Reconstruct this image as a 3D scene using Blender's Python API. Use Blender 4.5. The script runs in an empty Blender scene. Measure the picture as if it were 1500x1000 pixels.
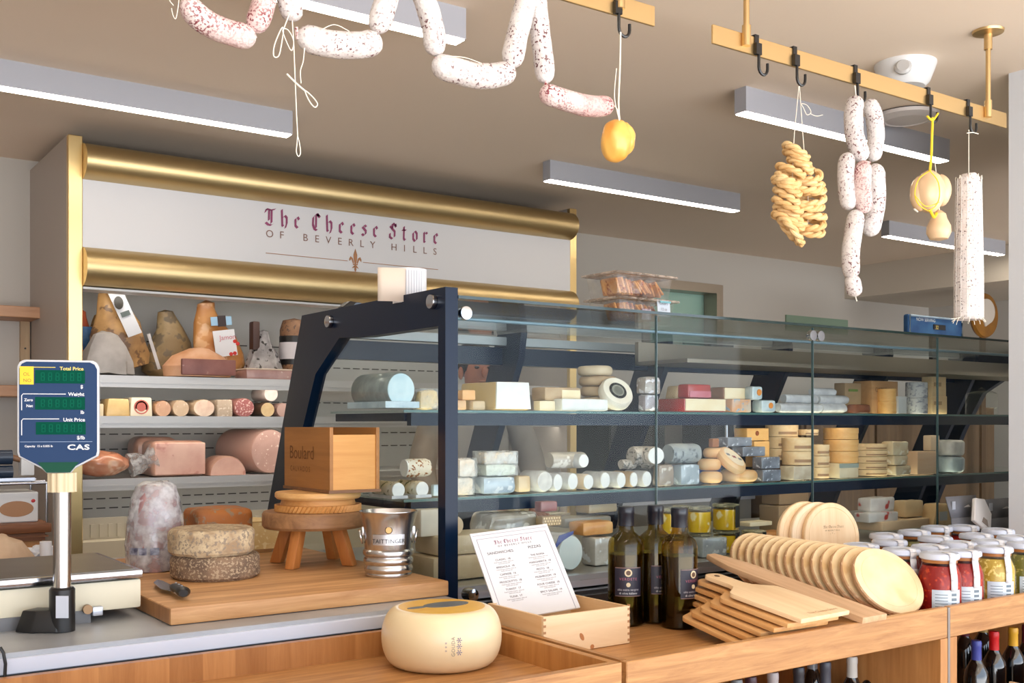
import bpy, bmesh, math, random
from mathutils import Vector, Matrix, Euler, noise
R = math.radians
rnd = random.Random(7)
SC = bpy.context.scene
COL = SC.collection
# ---- camera geometry: X runs along the counter, Y into the shop, heights are given relative to the eye
H = 1.40; FPX = 1559.0; HOR = 620.0; CX = 750.0
SA, CA = 0.8184, 0.5748

def at(px, py, X=None, Y=None, Z=None):
    r = (px - CX) / FPX; d = (HOR - py) / FPX
    kx = SA * r + CA; ky = SA - CA * r
    if X is not None: t = X / kx
    elif Y is not None: t = Y / ky
    else: t = Z / d
    return Vector((kx * t, ky * t, d * t + H))
def tof(p): return CA * p[0] + SA * p[1]
def pxof(p): return CX + FPX * (SA * p[0] - CA * p[1]) / tof(p)

# ---------------------------------------------------------------- mesh builder
class MB:
    def __init__(s): s.bm = bmesh.new()
    def face(s, vs):
        try: s.bm.faces.new(vs)
        except ValueError: pass
    def quad(s, *ps): s.face([s.bm.verts.new(p) for p in ps])
    def box(s, lo, hi, M=None):
        M = M or Matrix()
        v = [s.bm.verts.new(M @ Vector((x, y, z))) for z in (lo[2], hi[2]) for y in (lo[1], hi[1]) for x in (lo[0], hi[0])]
        for f in ((0, 2, 3, 1), (4, 5, 7, 6), (0, 1, 5, 4), (2, 6, 7, 3), (0, 4, 6, 2), (1, 3, 7, 5)): s.face([v[i] for i in f])
        return s
    def prism(s, poly, z0, z1, M=None, top=None):
        M = M or Matrix(); n = len(poly); top = top or poly
        a = [s.bm.verts.new(M @ Vector((p[0], p[1], z0))) for p in poly]
        b = [s.bm.verts.new(M @ Vector((p[0], p[1], z1))) for p in top]
        s.face(a[::-1]); s.face(b)
        for i in range(n): s.face([a[i], a[(i + 1) % n], b[(i + 1) % n], b[i]])
        return s
    def lathe(s, prof, M=None, seg=32, wob=0.0, ws=8.0, a0=0.0, a1=None):
        M = M or Matrix(); rings = []
        full = a1 is None
        n = seg if full else seg + 1
        for (r, z) in prof:
            if r < 1e-6: rings.append([s.bm.verts.new(M @ Vector((0, 0, z)))]); continue
            ring = []
            for i in range(n):
                a = 2 * math.pi * i / seg if full else a0 + (a1 - a0) * i / seg
                k = 1 + (wob * noise.noise(Vector((math.cos(a) * ws * .2, math.sin(a) * ws * .2, z * ws))) if wob else 0)
                ring.append(s.bm.verts.new(M @ Vector((r * k * math.cos(a), r * k * math.sin(a), z))))
            rings.append(ring)
        for A, B in zip(rings, rings[1:]):
            m = n if full else n - 1
            if len(A) == 1 and len(B) == 1: continue
            for i in range(m):
                j = (i + 1) % n
                if len(A) == 1: s.face([A[0], B[j], B[i]])
                elif len(B) == 1: s.face([A[i], A[j], B[0]])
                else: s.face([A[i], A[j], B[j], B[i]])
        if full:
            if len(rings[0]) > 1: s.face(rings[0][::-1])
            if len(rings[-1]) > 1: s.face(rings[-1])
        else:
            s.face([q[0] for q in rings][::-1]); s.face([q[-1] for q in rings])
        return s
    def tube(s, pts, rad, seg=8, closed=False, cap=True, flat=None):
        pts = [Vector(p) for p in pts]; n = len(pts)
        rads = rad if isinstance(rad, (list, tuple)) else [rad] * n
        rings = []; up = None
        for i in range(n):
            if closed: t = (pts[(i + 1) % n] - pts[i - 1])
            else: t = pts[min(i + 1, n - 1)] - pts[max(i - 1, 0)]
            t.normalize()
            if up is None:
                up = Vector((0, 0, 1)) if abs(t.z) < .9 else Vector((1, 0, 0))
            up = (up - t * up.dot(t)); up.normalize(); sd = t.cross(up)
            fl = flat or 1.0
            rings.append([s.bm.verts.new(pts[i] + (up * math.cos(2 * math.pi * k / seg) * fl + sd * math.sin(2 * math.pi * k / seg)) * rads[i]) for k in range(seg)])
        m = n if closed else n - 1
        for i in range(m):
            A, B = rings[i], rings[(i + 1) % n]
            for k in range(seg): s.face([A[k], A[(k + 1) % seg], B[(k + 1) % seg], B[k]])
        if not closed and cap: s.face(rings[0][::-1]); s.face(rings[-1])
        return s
    def rod(s, a, b, r, seg=12): return s.tube([a, b], r, seg)
    def ball(s, c, rx, ry=None, rz=None, sub=3, amp=0.0, fr=6.0, M=None, seed=0):
        ry = ry or rx; rz = rz or rx; M = M or Matrix()
        r = bmesh.ops.create_icosphere(s.bm, subdivisions=sub, radius=1)
        for v in r['verts']:
            k = 1 + (amp * noise.noise(v.co * fr + Vector((seed * 3.1, seed, 0))) if amp else 0)
            v.co = M @ (Vector(c) + Vector((v.co.x * rx * k, v.co.y * ry * k, v.co.z * rz * k)))
        return s
    def bevel(s, w, seg=2):
        bmesh.ops.remove_doubles(s.bm, verts=s.bm.verts[:], dist=1e-6)
        bmesh.ops.bevel(s.bm, geom=s.bm.edges[:], offset=w, segments=seg, affect='EDGES', profile=.6, clamp_overlap=True)
        return s
    def rough(s, amp, fr, seed=0.0, cuts=0):
        if cuts: bmesh.ops.subdivide_edges(s.bm, edges=s.bm.edges[:], cuts=cuts, use_grid_fill=True)
        s.bm.normal_update()
        for v in s.bm.verts:
            v.co += v.normal * amp * noise.noise(v.co * fr + Vector((seed, seed * 2, 0)))
        return s
    def xf(s, M):
        bmesh.ops.transform(s.bm, matrix=M, verts=s.bm.verts[:]); return s
    def build(s, name, m, parent=None, loc=None, rz=0.0, ang=35):
        me = bpy.data.meshes.new(name)
        bmesh.ops.recalc_face_normals(s.bm, faces=s.bm.faces[:])
        s.bm.to_mesh(me); s.bm.free()
        me.materials.append(m)
        me.shade_smooth()
        try: me.set_sharp_from_angle(angle=R(ang))
        except Exception: pass
        o = bpy.data.objects.new(name, me); COL.objects.link(o)
        if parent is not None: o.parent = parent
        if loc is not None: o.location = loc
        if rz: o.rotation_euler = (0, 0, rz)
        return o

def T(x=0, y=0, z=0): return Matrix.Translation((x, y, z))
def RX(a): return Matrix.Rotation(a, 4, 'X')
def RY(a): return Matrix.Rotation(a, 4, 'Y')
def RZ(a): return Matrix.Rotation(a, 4, 'Z')
def tag(o, label, cat, group=None, kind=None):
    o['label'] = label; o['category'] = cat
    if group: o['group'] = group
    if kind: o['kind'] = kind
    return o
def thing(name, label, cat, loc=(0, 0, 0), rz=0.0, group=None):
    o = bpy.data.objects.new(name, None); COL.objects.link(o)
    o.empty_display_size = .05
    o.location = loc; o.rotation_euler = (0, 0, rz)
    return tag(o, label, cat, group)
def struct(name, mb, m, **k):
    o = mb.build(name, m, **k); o['kind'] = 'structure'; return o
def dup(root, loc, label, rz=None, group=None):
    c = root.copy(); COL.objects.link(c); c.location = loc; c['label'] = label
    if rz is not None: c.rotation_euler = (0, 0, rz)
    if group: c['group'] = group
    for ch in list(root.children):
        d = ch.copy(); COL.objects.link(d); d.parent = c
        for g in list(ch.children):
            e = g.copy(); COL.objects.link(e); e.parent = d
    return c

# ---------------------------------------------------------------- materials
MATS = {}
def _new(name):
    m = bpy.data.materials.new(name); m.use_nodes = True
    nt = m.node_tree; b = nt.nodes['Principled BSDF']
    return m, nt, b
def s2l(c):
    return tuple(((v / 255) / 12.92 if v / 255 <= .04045 else ((v / 255 + .055) / 1.055) ** 2.4) for v in c[:3]) + (1,)
def mat(name, col, rough=.5, metal=0.0, col2=None, vs=20.0, lo=.35, hi=.65, bump=0.0, bs=60.0, coat=0.0, spec=.5, stretch=None, detail=4.0, sub=0.0, emit=None, es=0.0):
    if name in MATS: return MATS[name]
    m, nt, b = _new(name)
    c1 = s2l(col)
    b.inputs['Base Color'].default_value = c1
    b.inputs['Roughness'].default_value = rough
    b.inputs['Metallic'].default_value = metal
    b.inputs['Specular IOR Level'].default_value = spec
    b.inputs['Coat Weight'].default_value = coat
    b.inputs['Coat Roughness'].default_value = .12
    if sub:
        b.inputs['Subsurface Weight'].default_value = sub; b.inputs['Subsurface Radius'].default_value = (.012, .008, .005); b.inputs['Subsurface Scale'].default_value = .5
    if emit:
        b.inputs['Emission Color'].default_value = s2l(emit); b.inputs['Emission Strength'].default_value = es
    tc = nt.nodes.new('ShaderNodeTexCoord')
    vec = tc.outputs['Object']
    if stretch:
        mp = nt.nodes.new('ShaderNodeMapping'); mp.inputs['Scale'].default_value = stretch
        nt.links.new(vec, mp.inputs['Vector']); vec = mp.outputs['Vector']
    if col2:
        n = nt.nodes.new('ShaderNodeTexNoise'); n.inputs['Scale'].default_value = vs; n.inputs['Detail'].default_value = detail
        nt.links.new(vec, n.inputs['Vector'])
        cr = nt.nodes.new('ShaderNodeValToRGB')
        cr.color_ramp.elements[0].position = lo; cr.color_ramp.elements[0].color = c1
        cr.color_ramp.elements[1].position = hi; cr.color_ramp.elements[1].color = s2l(col2)
        nt.links.new(n.outputs['Fac'], cr.inputs['Fac']); nt.links.new(cr.outputs['Color'], b.inputs['Base Color'])
    if bump:
        n2 = nt.nodes.new('ShaderNodeTexNoise'); n2.inputs['Scale'].default_value = bs; n2.inputs['Detail'].default_value = 3
        nt.links.new(vec, n2.inputs['Vector'])
        bp = nt.nodes.new('ShaderNodeBump'); bp.inputs['Strength'].default_value = bump; bp.inputs['Distance'].default_value = .004
        nt.links.new(n2.outputs['Fac'], bp.inputs['Height']); nt.links.new(bp.outputs['Normal'], b.inputs['Normal'])
    MATS[name] = m; return m
def wood(name, c1, c2, axis='x', sc=14.0, rough=.45, stave=0.0, c3=None):
    if name in MATS: return MATS[name]
    m, nt, b = _new(name); b.inputs['Roughness'].default_value = rough
    tc = nt.nodes.new('ShaderNodeTexCoord'); mp = nt.nodes.new('ShaderNodeMapping')
    k = {'x': (.07, 1, 1), 'y': (1, .07, 1), 'z': (1, 1, .07)}[axis]
    mp.inputs['Scale'].default_value = tuple(q * sc for q in k)
    nt.links.new(tc.outputs['Object'], mp.inputs['Vector'])
    n = nt.nodes.new('ShaderNodeTexNoise'); n.inputs['Scale'].default_value = 2.2; n.inputs['Detail'].default_value = 8; n.inputs['Roughness'].default_value = .65; n.inputs['Distortion'].default_value = .6
    nt.links.new(mp.outputs['Vector'], n.inputs['Vector'])
    cr = nt.nodes.new('ShaderNodeValToRGB')
    cr.color_ramp.elements[0].position = .32; cr.color_ramp.elements[0].color = s2l(c1)
    cr.color_ramp.elements[1].position = .68; cr.color_ramp.elements[1].color = s2l(c2)
    nt.links.new(n.outputs['Fac'], cr.inputs['Fac']); out = cr.outputs['Color']
    if stave:   # glued staves: each strip a slightly different shade
        sp = nt.nodes.new('ShaderNodeSeparateXYZ'); nt.links.new(tc.outputs['Object'], sp.inputs['Vector'])
        ma = nt.nodes.new('ShaderNodeMath'); ma.operation = 'MULTIPLY'; ma.inputs[1].default_value = 1 / stave
        nt.links.new(sp.outputs['Y' if axis == 'x' else 'X'], ma.inputs[0])
        fl = nt.nodes.new('ShaderNodeMath'); fl.operation = 'FLOOR'; nt.links.new(ma.outputs[0], fl.inputs[0])
        wn = nt.nodes.new('ShaderNodeTexWhiteNoise'); wn.noise_dimensions = '1D'; nt.links.new(fl.outputs[0], wn.inputs['W'])
        mx = nt.nodes.new('ShaderNodeMix'); mx.data_type = 'RGBA'; mx.blend_type = 'MULTIPLY'
        hs = nt.nodes.new('ShaderNodeValToRGB'); hs.color_ramp.elements[0].color = (.74, .68, .60, 1); hs.color_ramp.elements[1].color = (1, 1, 1, 1)
        nt.links.new(wn.outputs['Value'], hs.inputs['Fac'])
        mx.inputs[0].default_value = 1; nt.links.new(out, mx.inputs[6]); nt.links.new(hs.outputs['Color'], mx.inputs[7]); out = mx.outputs[2]
    nt.links.new(out, b.inputs['Base Color'])
    bp = nt.nodes.new('ShaderNodeBump'); bp.inputs['Strength'].default_value = .12; bp.inputs['Distance'].default_value = .002
    nt.links.new(n.outputs['Fac'], bp.inputs['Height']); nt.links.new(bp.outputs['Normal'], b.inputs['Normal'])
    MATS[name] = m; return m
def spots(name, base, base2, spot, vs=60.0, size=.35, rough=.6, bump=.2, coat=0.0, ns=14.0, mask=None, stretch=None):
    """mottled ground with speckles of another colour; mask thins the speckles out in patches"""
    if name in MATS: return MATS[name]
    m, nt, b = _new(name); b.inputs['Roughness'].default_value = rough; b.inputs['Coat Weight'].default_value = coat; b.inputs['Coat Roughness'].default_value = .15
    tc = nt.nodes.new('ShaderNodeTexCoord'); v = tc.outputs['Object']
    if stretch:
        mp = nt.nodes.new('ShaderNodeMapping'); mp.inputs['Scale'].default_value = stretch
        nt.links.new(v, mp.inputs['Vector']); v = mp.outputs['Vector']
    n = nt.nodes.new('ShaderNodeTexNoise'); n.inputs['Scale'].default_value = ns; n.inputs['Detail'].default_value = 5
    nt.links.new(v, n.inputs['Vector'])
    cr = nt.nodes.new('ShaderNodeValToRGB'); cr.color_ramp.elements[0].position = .38; cr.color_ramp.elements[0].color = s2l(base); cr.color_ramp.elements[1].position = .62; cr.color_ramp.elements[1].color = s2l(base2)
    nt.links.new(n.outputs['Fac'], cr.inputs['Fac'])
    n2 = nt.nodes.new('ShaderNodeTexNoise'); n2.inputs['Scale'].default_value = vs; n2.inputs['Detail'].default_value = 2
    nt.links.new(v, n2.inputs['Vector'])
    c2 = nt.nodes.new('ShaderNodeValToRGB'); c2.color_ramp.elements[0].position = 1 - size - .03; c2.color_ramp.elements[0].color = (0, 0, 0, 1); c2.color_ramp.elements[1].position = 1 - size + .03; c2.color_ramp.elements[1].color = (1, 1, 1, 1)
    nt.links.new(n2.outputs['Fac'], c2.inputs['Fac']); fac = c2.outputs['Color']
    if mask:
        n3 = nt.nodes.new('ShaderNodeTexNoise'); n3.inputs['Scale'].default_value = mask
        nt.links.new(v, n3.inputs['Vector'])
        c3 = nt.nodes.new('ShaderNodeValToRGB'); c3.color_ramp.elements[0].position = .42; c3.color_ramp.elements[0].color = (.25, .25, .25, 1); c3.color_ramp.elements[1].position = .6
        nt.links.new(n3.outputs['Fac'], c3.inputs['Fac'])
        mm = nt.nodes.new('ShaderNodeMath'); mm.operation = 'MULTIPLY'; nt.links.new(fac, mm.inputs[0]); nt.links.new(c3.outputs['Color'], mm.inputs[1]); fac = mm.outputs[0]
    mx = nt.nodes.new('ShaderNodeMix'); mx.data_type = 'RGBA'
    nt.links.new(fac, mx.inputs[0]); nt.links.new(cr.outputs['Color'], mx.inputs[6]); mx.inputs[7].default_value = s2l(spot)
    nt.links.new(mx.outputs[2], b.inputs['Base Color'])
    if bump:
        bp = nt.nodes.new('ShaderNodeBump'); bp.inputs['Strength'].default_value = bump; bp.inputs['Distance'].default_value = .004
        nt.links.new(n2.outputs['Fac'], bp.inputs['Height']); nt.links.new(bp.outputs['Normal'], b.inputs['Normal'])
    MATS[name] = m; return m
def pane(name, tint=(.93, .97, .96), ior=1.45, gl=(1, 1, 1), rough=0.0, cloud=0.0, cloudcol=(230, 232, 235), f0=.03):
    """thin clear sheet: see-through with a Fresnel reflection; cloud adds a milky film (cling film)"""
    if name in MATS: return MATS[name]
    m, nt, b = _new(name); nt.nodes.remove(b)
    out = nt.nodes['Material Output']
    tr = nt.nodes.new('ShaderNodeBsdfTransparent'); tr.inputs['Color'].default_value = tint + (1,)
    g = nt.nodes.new('ShaderNodeBsdfGlossy'); g.inputs['Roughness'].default_value = rough; g.inputs['Color'].default_value = gl + (1,)
    lw = nt.nodes.new('ShaderNodeLayerWeight'); lw.inputs['Blend'].default_value = .5
    pw = nt.nodes.new('ShaderNodeMath'); pw.operation = 'POWER'; pw.inputs[1].default_value = 5; nt.links.new(lw.outputs['Facing'], pw.inputs[0])
    fr = nt.nodes.new('ShaderNodeMath'); fr.operation = 'MULTIPLY_ADD'; fr.inputs[1].default_value = .8; fr.inputs[2].default_value = f0; nt.links.new(pw.outputs[0], fr.inputs[0])
    mx = nt.nodes.new('ShaderNodeMixShader'); nt.links.new(fr.outputs[0], mx.inputs['Fac'])
    nt.links.new(tr.outputs[0], mx.inputs[1]); nt.links.new(g.outputs[0], mx.inputs[2]); sh = mx.outputs[0]
    if cloud:
        df = nt.nodes.new('ShaderNodeBsdfDiffuse'); df.inputs['Color'].default_value = s2l(cloudcol)
        n = nt.nodes.new('ShaderNodeTexNoise'); n.inputs['Scale'].default_value = 30; n.inputs['Detail'].default_value = 5
        tc = nt.nodes.new('ShaderNodeTexCoord'); nt.links.new(tc.outputs['Object'], n.inputs['Vector'])
        cr = nt.nodes.new('ShaderNodeValToRGB'); cr.color_ramp.elements[0].position = .4; cr.color_ramp.elements[1].position = .75
        cr.color_ramp.elements[0].color = (cloud * .3,) * 3 + (1,); cr.color_ramp.elements[1].color = (min(1, cloud * 1.6),) * 3 + (1,)
        nt.links.new(n.outputs['Fac'], cr.inputs['Fac'])
        m2 = nt.nodes.new('ShaderNodeMixShader'); nt.links.new(cr.outputs['Color'], m2.inputs['Fac'])
        nt.links.new(sh, m2.inputs[1]); nt.links.new(df.outputs[0], m2.inputs[2]); sh = m2.outputs[0]
    nt.links.new(sh, out.inputs['Surface'])
    MATS[name] = m; return m

# ---------------------------------------------------------------- lettering
def text_mesh(s, size, align='LEFT', sp=1.0, bold=0.0):
    cu = bpy.data.curves.new('lettering', 'FONT'); cu.body = s; cu.size = size; cu.align_x = align; cu.space_character = sp; cu.offset = bold * size
    cu.resolution_u = 3
    o = bpy.data.objects.new('lettering', cu); COL.objects.link(o)
    dg = bpy.context.evaluated_depsgraph_get()
    me = bpy.data.meshes.new_from_object(o.evaluated_get(dg))
    bpy.data.objects.remove(o); bpy.data.curves.remove(cu)
    return me
def write(parent, items, m, M=None, name='lettering', bold=0.0):
    """items: (text, x, y, size, align, spacing) laid out on one plane, made into one mesh"""
    bm = bmesh.new(); M = M or Matrix()
    for it in items:
        s, x, y, size, al, sp = (tuple(it) + ('LEFT', 1.0))[:6] if len(it) < 6 else it
        me = text_mesh(s, size, al, sp, bold)
        me.transform(Matrix.Translation((x, y, 0)))
        bm.from_mesh(me); bpy.data.meshes.remove(me)
    mb = MB(); mb.bm.free(); mb.bm = bm
    mb.xf(M)
    return mb.build(name, m, parent)
BL = {
 'T': (.8, [[(-.06, 1.08), (.06, 1.4), (.42, 1.33), (.88, 1.46)], [(.54, 1.36), (.52, .22), (.34, .04)], [(.3, 1.3), (.28, .42)], [(-.02, .2), (.22, .02), (.5, .0), (.72, .16)]]),
 'C': (.78, [[(.72, 1.32), (.45, 1.5), (.14, 1.15), (.1, .5), (.25, .1), (.48, 0), (.75, .22)], [(.42, 1.38), (.4, .22)], [(.55, 1.5), (.78, 1.2)]]),
 'S': (.76, [[(.75, 1.25), (.45, 1.5), (.14, 1.18), (.62, .72), (.6, .22), (.35, 0), (.06, .18)], [(.4, 1.42), (.38, 1.0)], [(.1, .5), (.1, .15)], [(.7, 1.45), (.75, 1.15)]]),
 'h': (.62, [[(.08, 1.5), (.12, .12), (.2, .02)], [(.12, .72), (.36, 1), (.54, .82), (.54, .3), (.4, -.12)]]),
 'e': (.56, [[(.14, .82), (.14, .2), (.34, .02), (.5, .16)], [(.14, .82), (.34, 1), (.48, .78), (.18, .5)]]),
 's': (.56, [[(.5, .85), (.33, 1), (.12, .8), (.46, .46), (.44, .16), (.25, .0), (.06, .16)]]),
 't': (.52, [[(.25, 1.3), (.22, .16), (.36, .0), (.48, .12)], [(.06, .96), (.46, .96)]]),
 'o': (.6, [[(.12, .8), (.12, .22), (.32, .0), (.52, .2), (.52, .78), (.32, 1), (.12, .8)]]),
 'r': (.52, [[(.12, 1), (.12, .08), (.22, .02)], [(.12, .76), (.32, 1), (.46, .86)]]),
}
def blackletter(mb, s, x, y, xh, gap=.3, space=.45, nib=.1, M=None):
    M = M or Matrix(); w = Vector((math.cos(R(40)), math.sin(R(40)))) * nib
    for ch in s:
        if ch == ' ': x += space * xh; continue
        wd, strokes = BL[ch]
        for st in strokes:
            for p, q in zip(st, st[1:]):
                p, q = Vector(p), Vector(q)
                P = [p - w, p + w, q + w, q - w]
                mb.quad(*[M @ Vector((x + k.x * xh, y + k.y * xh, 0)) for k in P])
        x += (wd + gap) * xh
    return x
def bl_width(s, gap=.3, space=.45):
    return sum(space if c == ' ' else BL[c][0] + gap for c in s) - gap
UPRIGHT = RX(R(90))      # text plane -> vertical, facing -Y
# ---------------------------------------------------------------- palette
wall_p = mat('wall_paint', (196, 190, 182), .7, bump=.05, bs=200)
ceil_p = mat('ceiling_paint', (243, 224, 203), .75, bump=.04, bs=150)
pier_p = mat('pier_paint', (218, 221, 226), .6)
floor_m = mat('floor_concrete', (206, 196, 184), .5, col2=(190, 180, 168), vs=3)
oak = wood('oak_counter', (158, 106, 58), (204, 152, 96), 'x', 24, .42, stave=.0)
oak_y = wood('oak_counter_cross', (154, 102, 56), (200, 148, 92), 'y', 24, .42)
oak_z = wood('oak_upright', (176, 118, 64), (205, 148, 90), 'z', 14, .42, stave=.075)
butcher = wood('butcher_block', (184, 132, 82), (226, 178, 126), 'x', 20, .5, stave=.045)
pine = wood('pine', (230, 196, 152), (243, 216, 178), 'x', 10, .55)
beech = wood('beech', (212, 164, 114), (234, 194, 146), 'y', 12, .5)
steel = mat('brushed_steel', (190, 194, 204), .34, .85, bump=.06, bs=300, stretch=(.05, 1, 1))
steel_lt = mat('counter_steel', (196, 203, 218), .4, .55)
chrome = mat('chrome', (176, 178, 184), .14, 1.0)
black_st = mat('black_painted_steel', (20, 21, 24), .3, spec=.6)
sky_tint_st = mat('case_frame_black_sky_tint', (2, 24, 50), .28, spec=.25)  # black paint; the blue of the reflected sky is put into its colour
gold = mat('brushed_brass', (204, 180, 134), .42, 1.0, bump=.04, bs=250, stretch=(.03, 1, 1))
gold_lt = mat('satin_brass', (216, 184, 132), .4, 1.0)
white_pl = mat('white_enamel', (226, 226, 226), .4)
panel_w = mat('sign_panel_white', (214, 212, 214), .45)
lightbody = mat('light_housing', (168, 169, 177), .5)
diffuser = mat('light_diffuser', (255, 250, 240), .5, emit=(255, 244, 226), es=14.0)
led = mat('led_strip', (255, 250, 240), .5, emit=(255, 246, 232), es=6.0)
led_w = mat('led_strip_warm', (255, 246, 230), .5, emit=(255, 232, 200), es=6.0)
glass = pane('clear_glass', (.94, .97, .965), 1.5, f0=.006)
glass_edge = mat('glass_edge_green', (14, 42, 40), .15, spec=.7)
jar_glass = pane('jar_glass', (.97, .98, .97), 1.45, f0=.012)
film = pane('cling_film', (.95, .95, .95), 1.5, rough=.12, cloud=.28)
film2 = pane('cling_film_thick', (.92, .92, .92), 1.5, rough=.15, cloud=.5)
box_clear = pane('clear_plastic_box', (.95, .94, .92), 1.5, rough=.06, cloud=.12)
paper = mat('paper_white', (226, 226, 230), .7)
ink = mat('ink_dark', (70, 66, 72), .6)
ink_grey = mat('ink_grey', (120, 118, 124), .6)
plum = mat('plum_lettering', (140, 56, 98), .5)
brownlet = mat('brown_lettering', (132, 96, 84), .5)
bronze = mat('bronze_lettering', (164, 112, 72), .45)
black_pl = mat('black_plastic', (20, 20, 22), .35)
twine = mat('white_twine', (236, 228, 212), .8)
beige_pl = mat('beige_plastic', (222, 214, 190), .45)

ZC = H + 1.35
XL, XR, YB, YF = -3.2, 8.9, 5.9, -2.6
# ---------------------------------------------------------------- shell
struct('floor', MB().box((XL, YF, -.1), (XR, YB, 0)), floor_m)
struct('ceiling', MB().box((XL, YF, ZC), (XR, YB + .2, ZC + .1)), ceil_p)
# back wall with the pass-through opening
w0 = at(985, 416, Y=YB); w1 = at(1052, 424, Y=YB)
wx0, wx1, wz1, wz0 = 5.35, w1.x, w1.z, H + .55
b = MB()
b.box((XL, YB, 0), (wx0, YB + .15, ZC)); b.box((wx1, YB, 0), (XR, YB + .15, ZC))
b.box((wx0, YB, wz1), (wx1, YB + .15, ZC)); b.box((wx0, YB, 0), (wx1, YB + .15, wz0))
struct('wall_back', b, wall_p)
struct('wall_left', MB().box((XL - .15, YF, 0), (XL, YB, ZC)), wall_p)
struct('wall_right', MB().box((XR, YF, 0), (XR + .15, YB, ZC)), wall_p)
struct('trim_1', MB().box((7.67, 2.9, H + 1.08), (XR, YB, ZC)), mat('bulkhead_paint', (214, 204, 190), .7))
struct('wall_pier', MB().box((3.93, 1.55, 0), (5.6, 2.26, ZC)), pier_p)
# pass-through window: steel frame, back panel coloured as the greenish light inside
f = .035
b = MB(); b.box((wx0 - f, YB - .02, wz1 - f), (wx1 + f, YB + .12, wz1 + f)); b.box((wx1 - f, YB - .02, wz0), (wx1 + f, YB + .12, wz1 - f)); b.box((wx0 - f, YB - .02, wz0), (wx0 + f, YB + .12, wz1 - f)); b.box((wx0 - f, YB - .02, wz0 - f), (wx1 + f, YB + .12, wz0))
win = struct('window_1', b, mat('window_steel', (168, 156, 142), .35, .7))
MB().box((wx0, YB + .125, wz0), (wx1, YB + .135, wz1)).build('pane', mat('inner_light_green', (168, 206, 190), .3), win)
q0 = at(1150, 461, Y=YB); q1 = at(1240, 474, Y=YB)
b = MB(); b.box((q0.x, YB - .015, q1.z - .1), (q1.x, YB, q0.z))
wall_strip = struct('green_wall_strip', b, mat('green_panel', (136, 160, 140), .4))  # flat green strip laid on the wall face, no opening behind it

# ---------------------------------------------------------------- ceiling lights
def ceiling_light(x, y, label, L=1.40):
    t = thing('linear_ceiling_light', label, 'ceiling light', (x, y, ZC), group='linear ceiling lights')
    MB().box((0, 0, -.1), (L, .062, 0)).build('housing', lightbody, t)
    MB().box((.004, .004, -.104), (L - .004, .058, -.1)).build('diffuser', diffuser, t)
    return t
ceiling_light(3.212, 2.945, 'linear ceiling light behind the braided pretzel string and the white salamis')
ceiling_light(.468, 2.92, 'linear ceiling light above the draped salami garland')
ceiling_light(.468, 4.31, 'long linear ceiling light over the lettered cabinet')
ceiling_light(3.29, 4.345, 'linear ceiling light between the yellow hanging cheese and the braided pretzel string')
ceiling_light(6.12, 4.35, 'farthest linear ceiling light, seen past the big netted salami')
ceiling_light(.468, 1.2, 'linear ceiling light over the customer side of the shop')  # this and the next two are out of view, added for more light
ceiling_light(3.9, .9, 'linear ceiling light over the customer side near the pier')
ceiling_light(.468, -.9, 'linear ceiling light nearest the shop front')

# ceiling speaker dome and smoke detector
p = at(1326, 94, Z=1.35)
t = thing('security_camera', 'white dome security camera on the ceiling behind the brass rail', 'camera', p)
MB().lathe([(.112, 0), (.112, -.006), (.104, -.03), (.088, -.07), (.07, -.088), (0, -.09)], seg=40).build('dome_housing', white_pl, t)
MB().lathe([(.028, 0), (.03, .012), (.022, .02), (0, .02)], T(-.085, -.05, -.045) @ RZ(R(215)) @ RY(R(75)), seg=20).build('lens', mat('lens_grey', (190, 188, 186), .2), t)
p = at(1328, 166, Z=1.35)
t = thing('smoke_detector', 'round flat white ceiling detector beyond the dome camera', 'detector', p)
MB().lathe([(.135, -.008), (.132, -.022), (.09, -.034), (.085, -.03), (0, -.036)], seg=44).build('cover', mat('detector_white', (208, 200, 196), .5), t)
MB().lathe([(.118, 0), (.118, -.009), (0, -.009)], seg=44).build('mounting_ring', mat('dark_gap', (40, 38, 36), .6), t)

# ---------------------------------------------------------------- brass rails
YR = 2.066
def rail(x0, x1, rods, name, label):
    t = thing(name, label, 'rail', (x0, YR, H + 1.09), group=None)
    MB().box((0, -.004, -.052), (x1 - x0, .004, 0)).bevel(.0012, 1).build('bar', gold_lt, t)
    for x in rods:
        x -= x0
        MB().lathe([(.0085, -.035), (.0085, .26)], T(x, -.011, 0), seg=16).build('rod', gold_lt, t)
        MB().lathe([(0, -.037), (.0125, -.037), (.0125, .02), (0, .02)], T(x, -.011, 0), seg=18).build('clamp_sleeve', gold_lt, t)
        MB().lathe([(0, .195), (.0135, .195), (.0135, .247), (.05, .252), (.052, .26), (0, .26)], T(x, -.011, 0), seg=32).build('ceiling_rose', gold_lt, t)
    return t
xa, xb = at(1043, 40, Y=YR).x, at(1473, 164, Y=YR).x
rail(xa, xb, (at(1089, 60, Y=YR).x, at(1443, 100, Y=YR).x), 'hanging_rail', 'brass ceiling rail holding the pretzels and hung salamis')
xc = at(958, 30, Y=YR).x
rail(xc - 1.44, xc, (xc - 1.32, at(904, 10, Y=YR).x), 'hanging_rail', 'brass ceiling rail from which the yellow cheese hangs')
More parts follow.
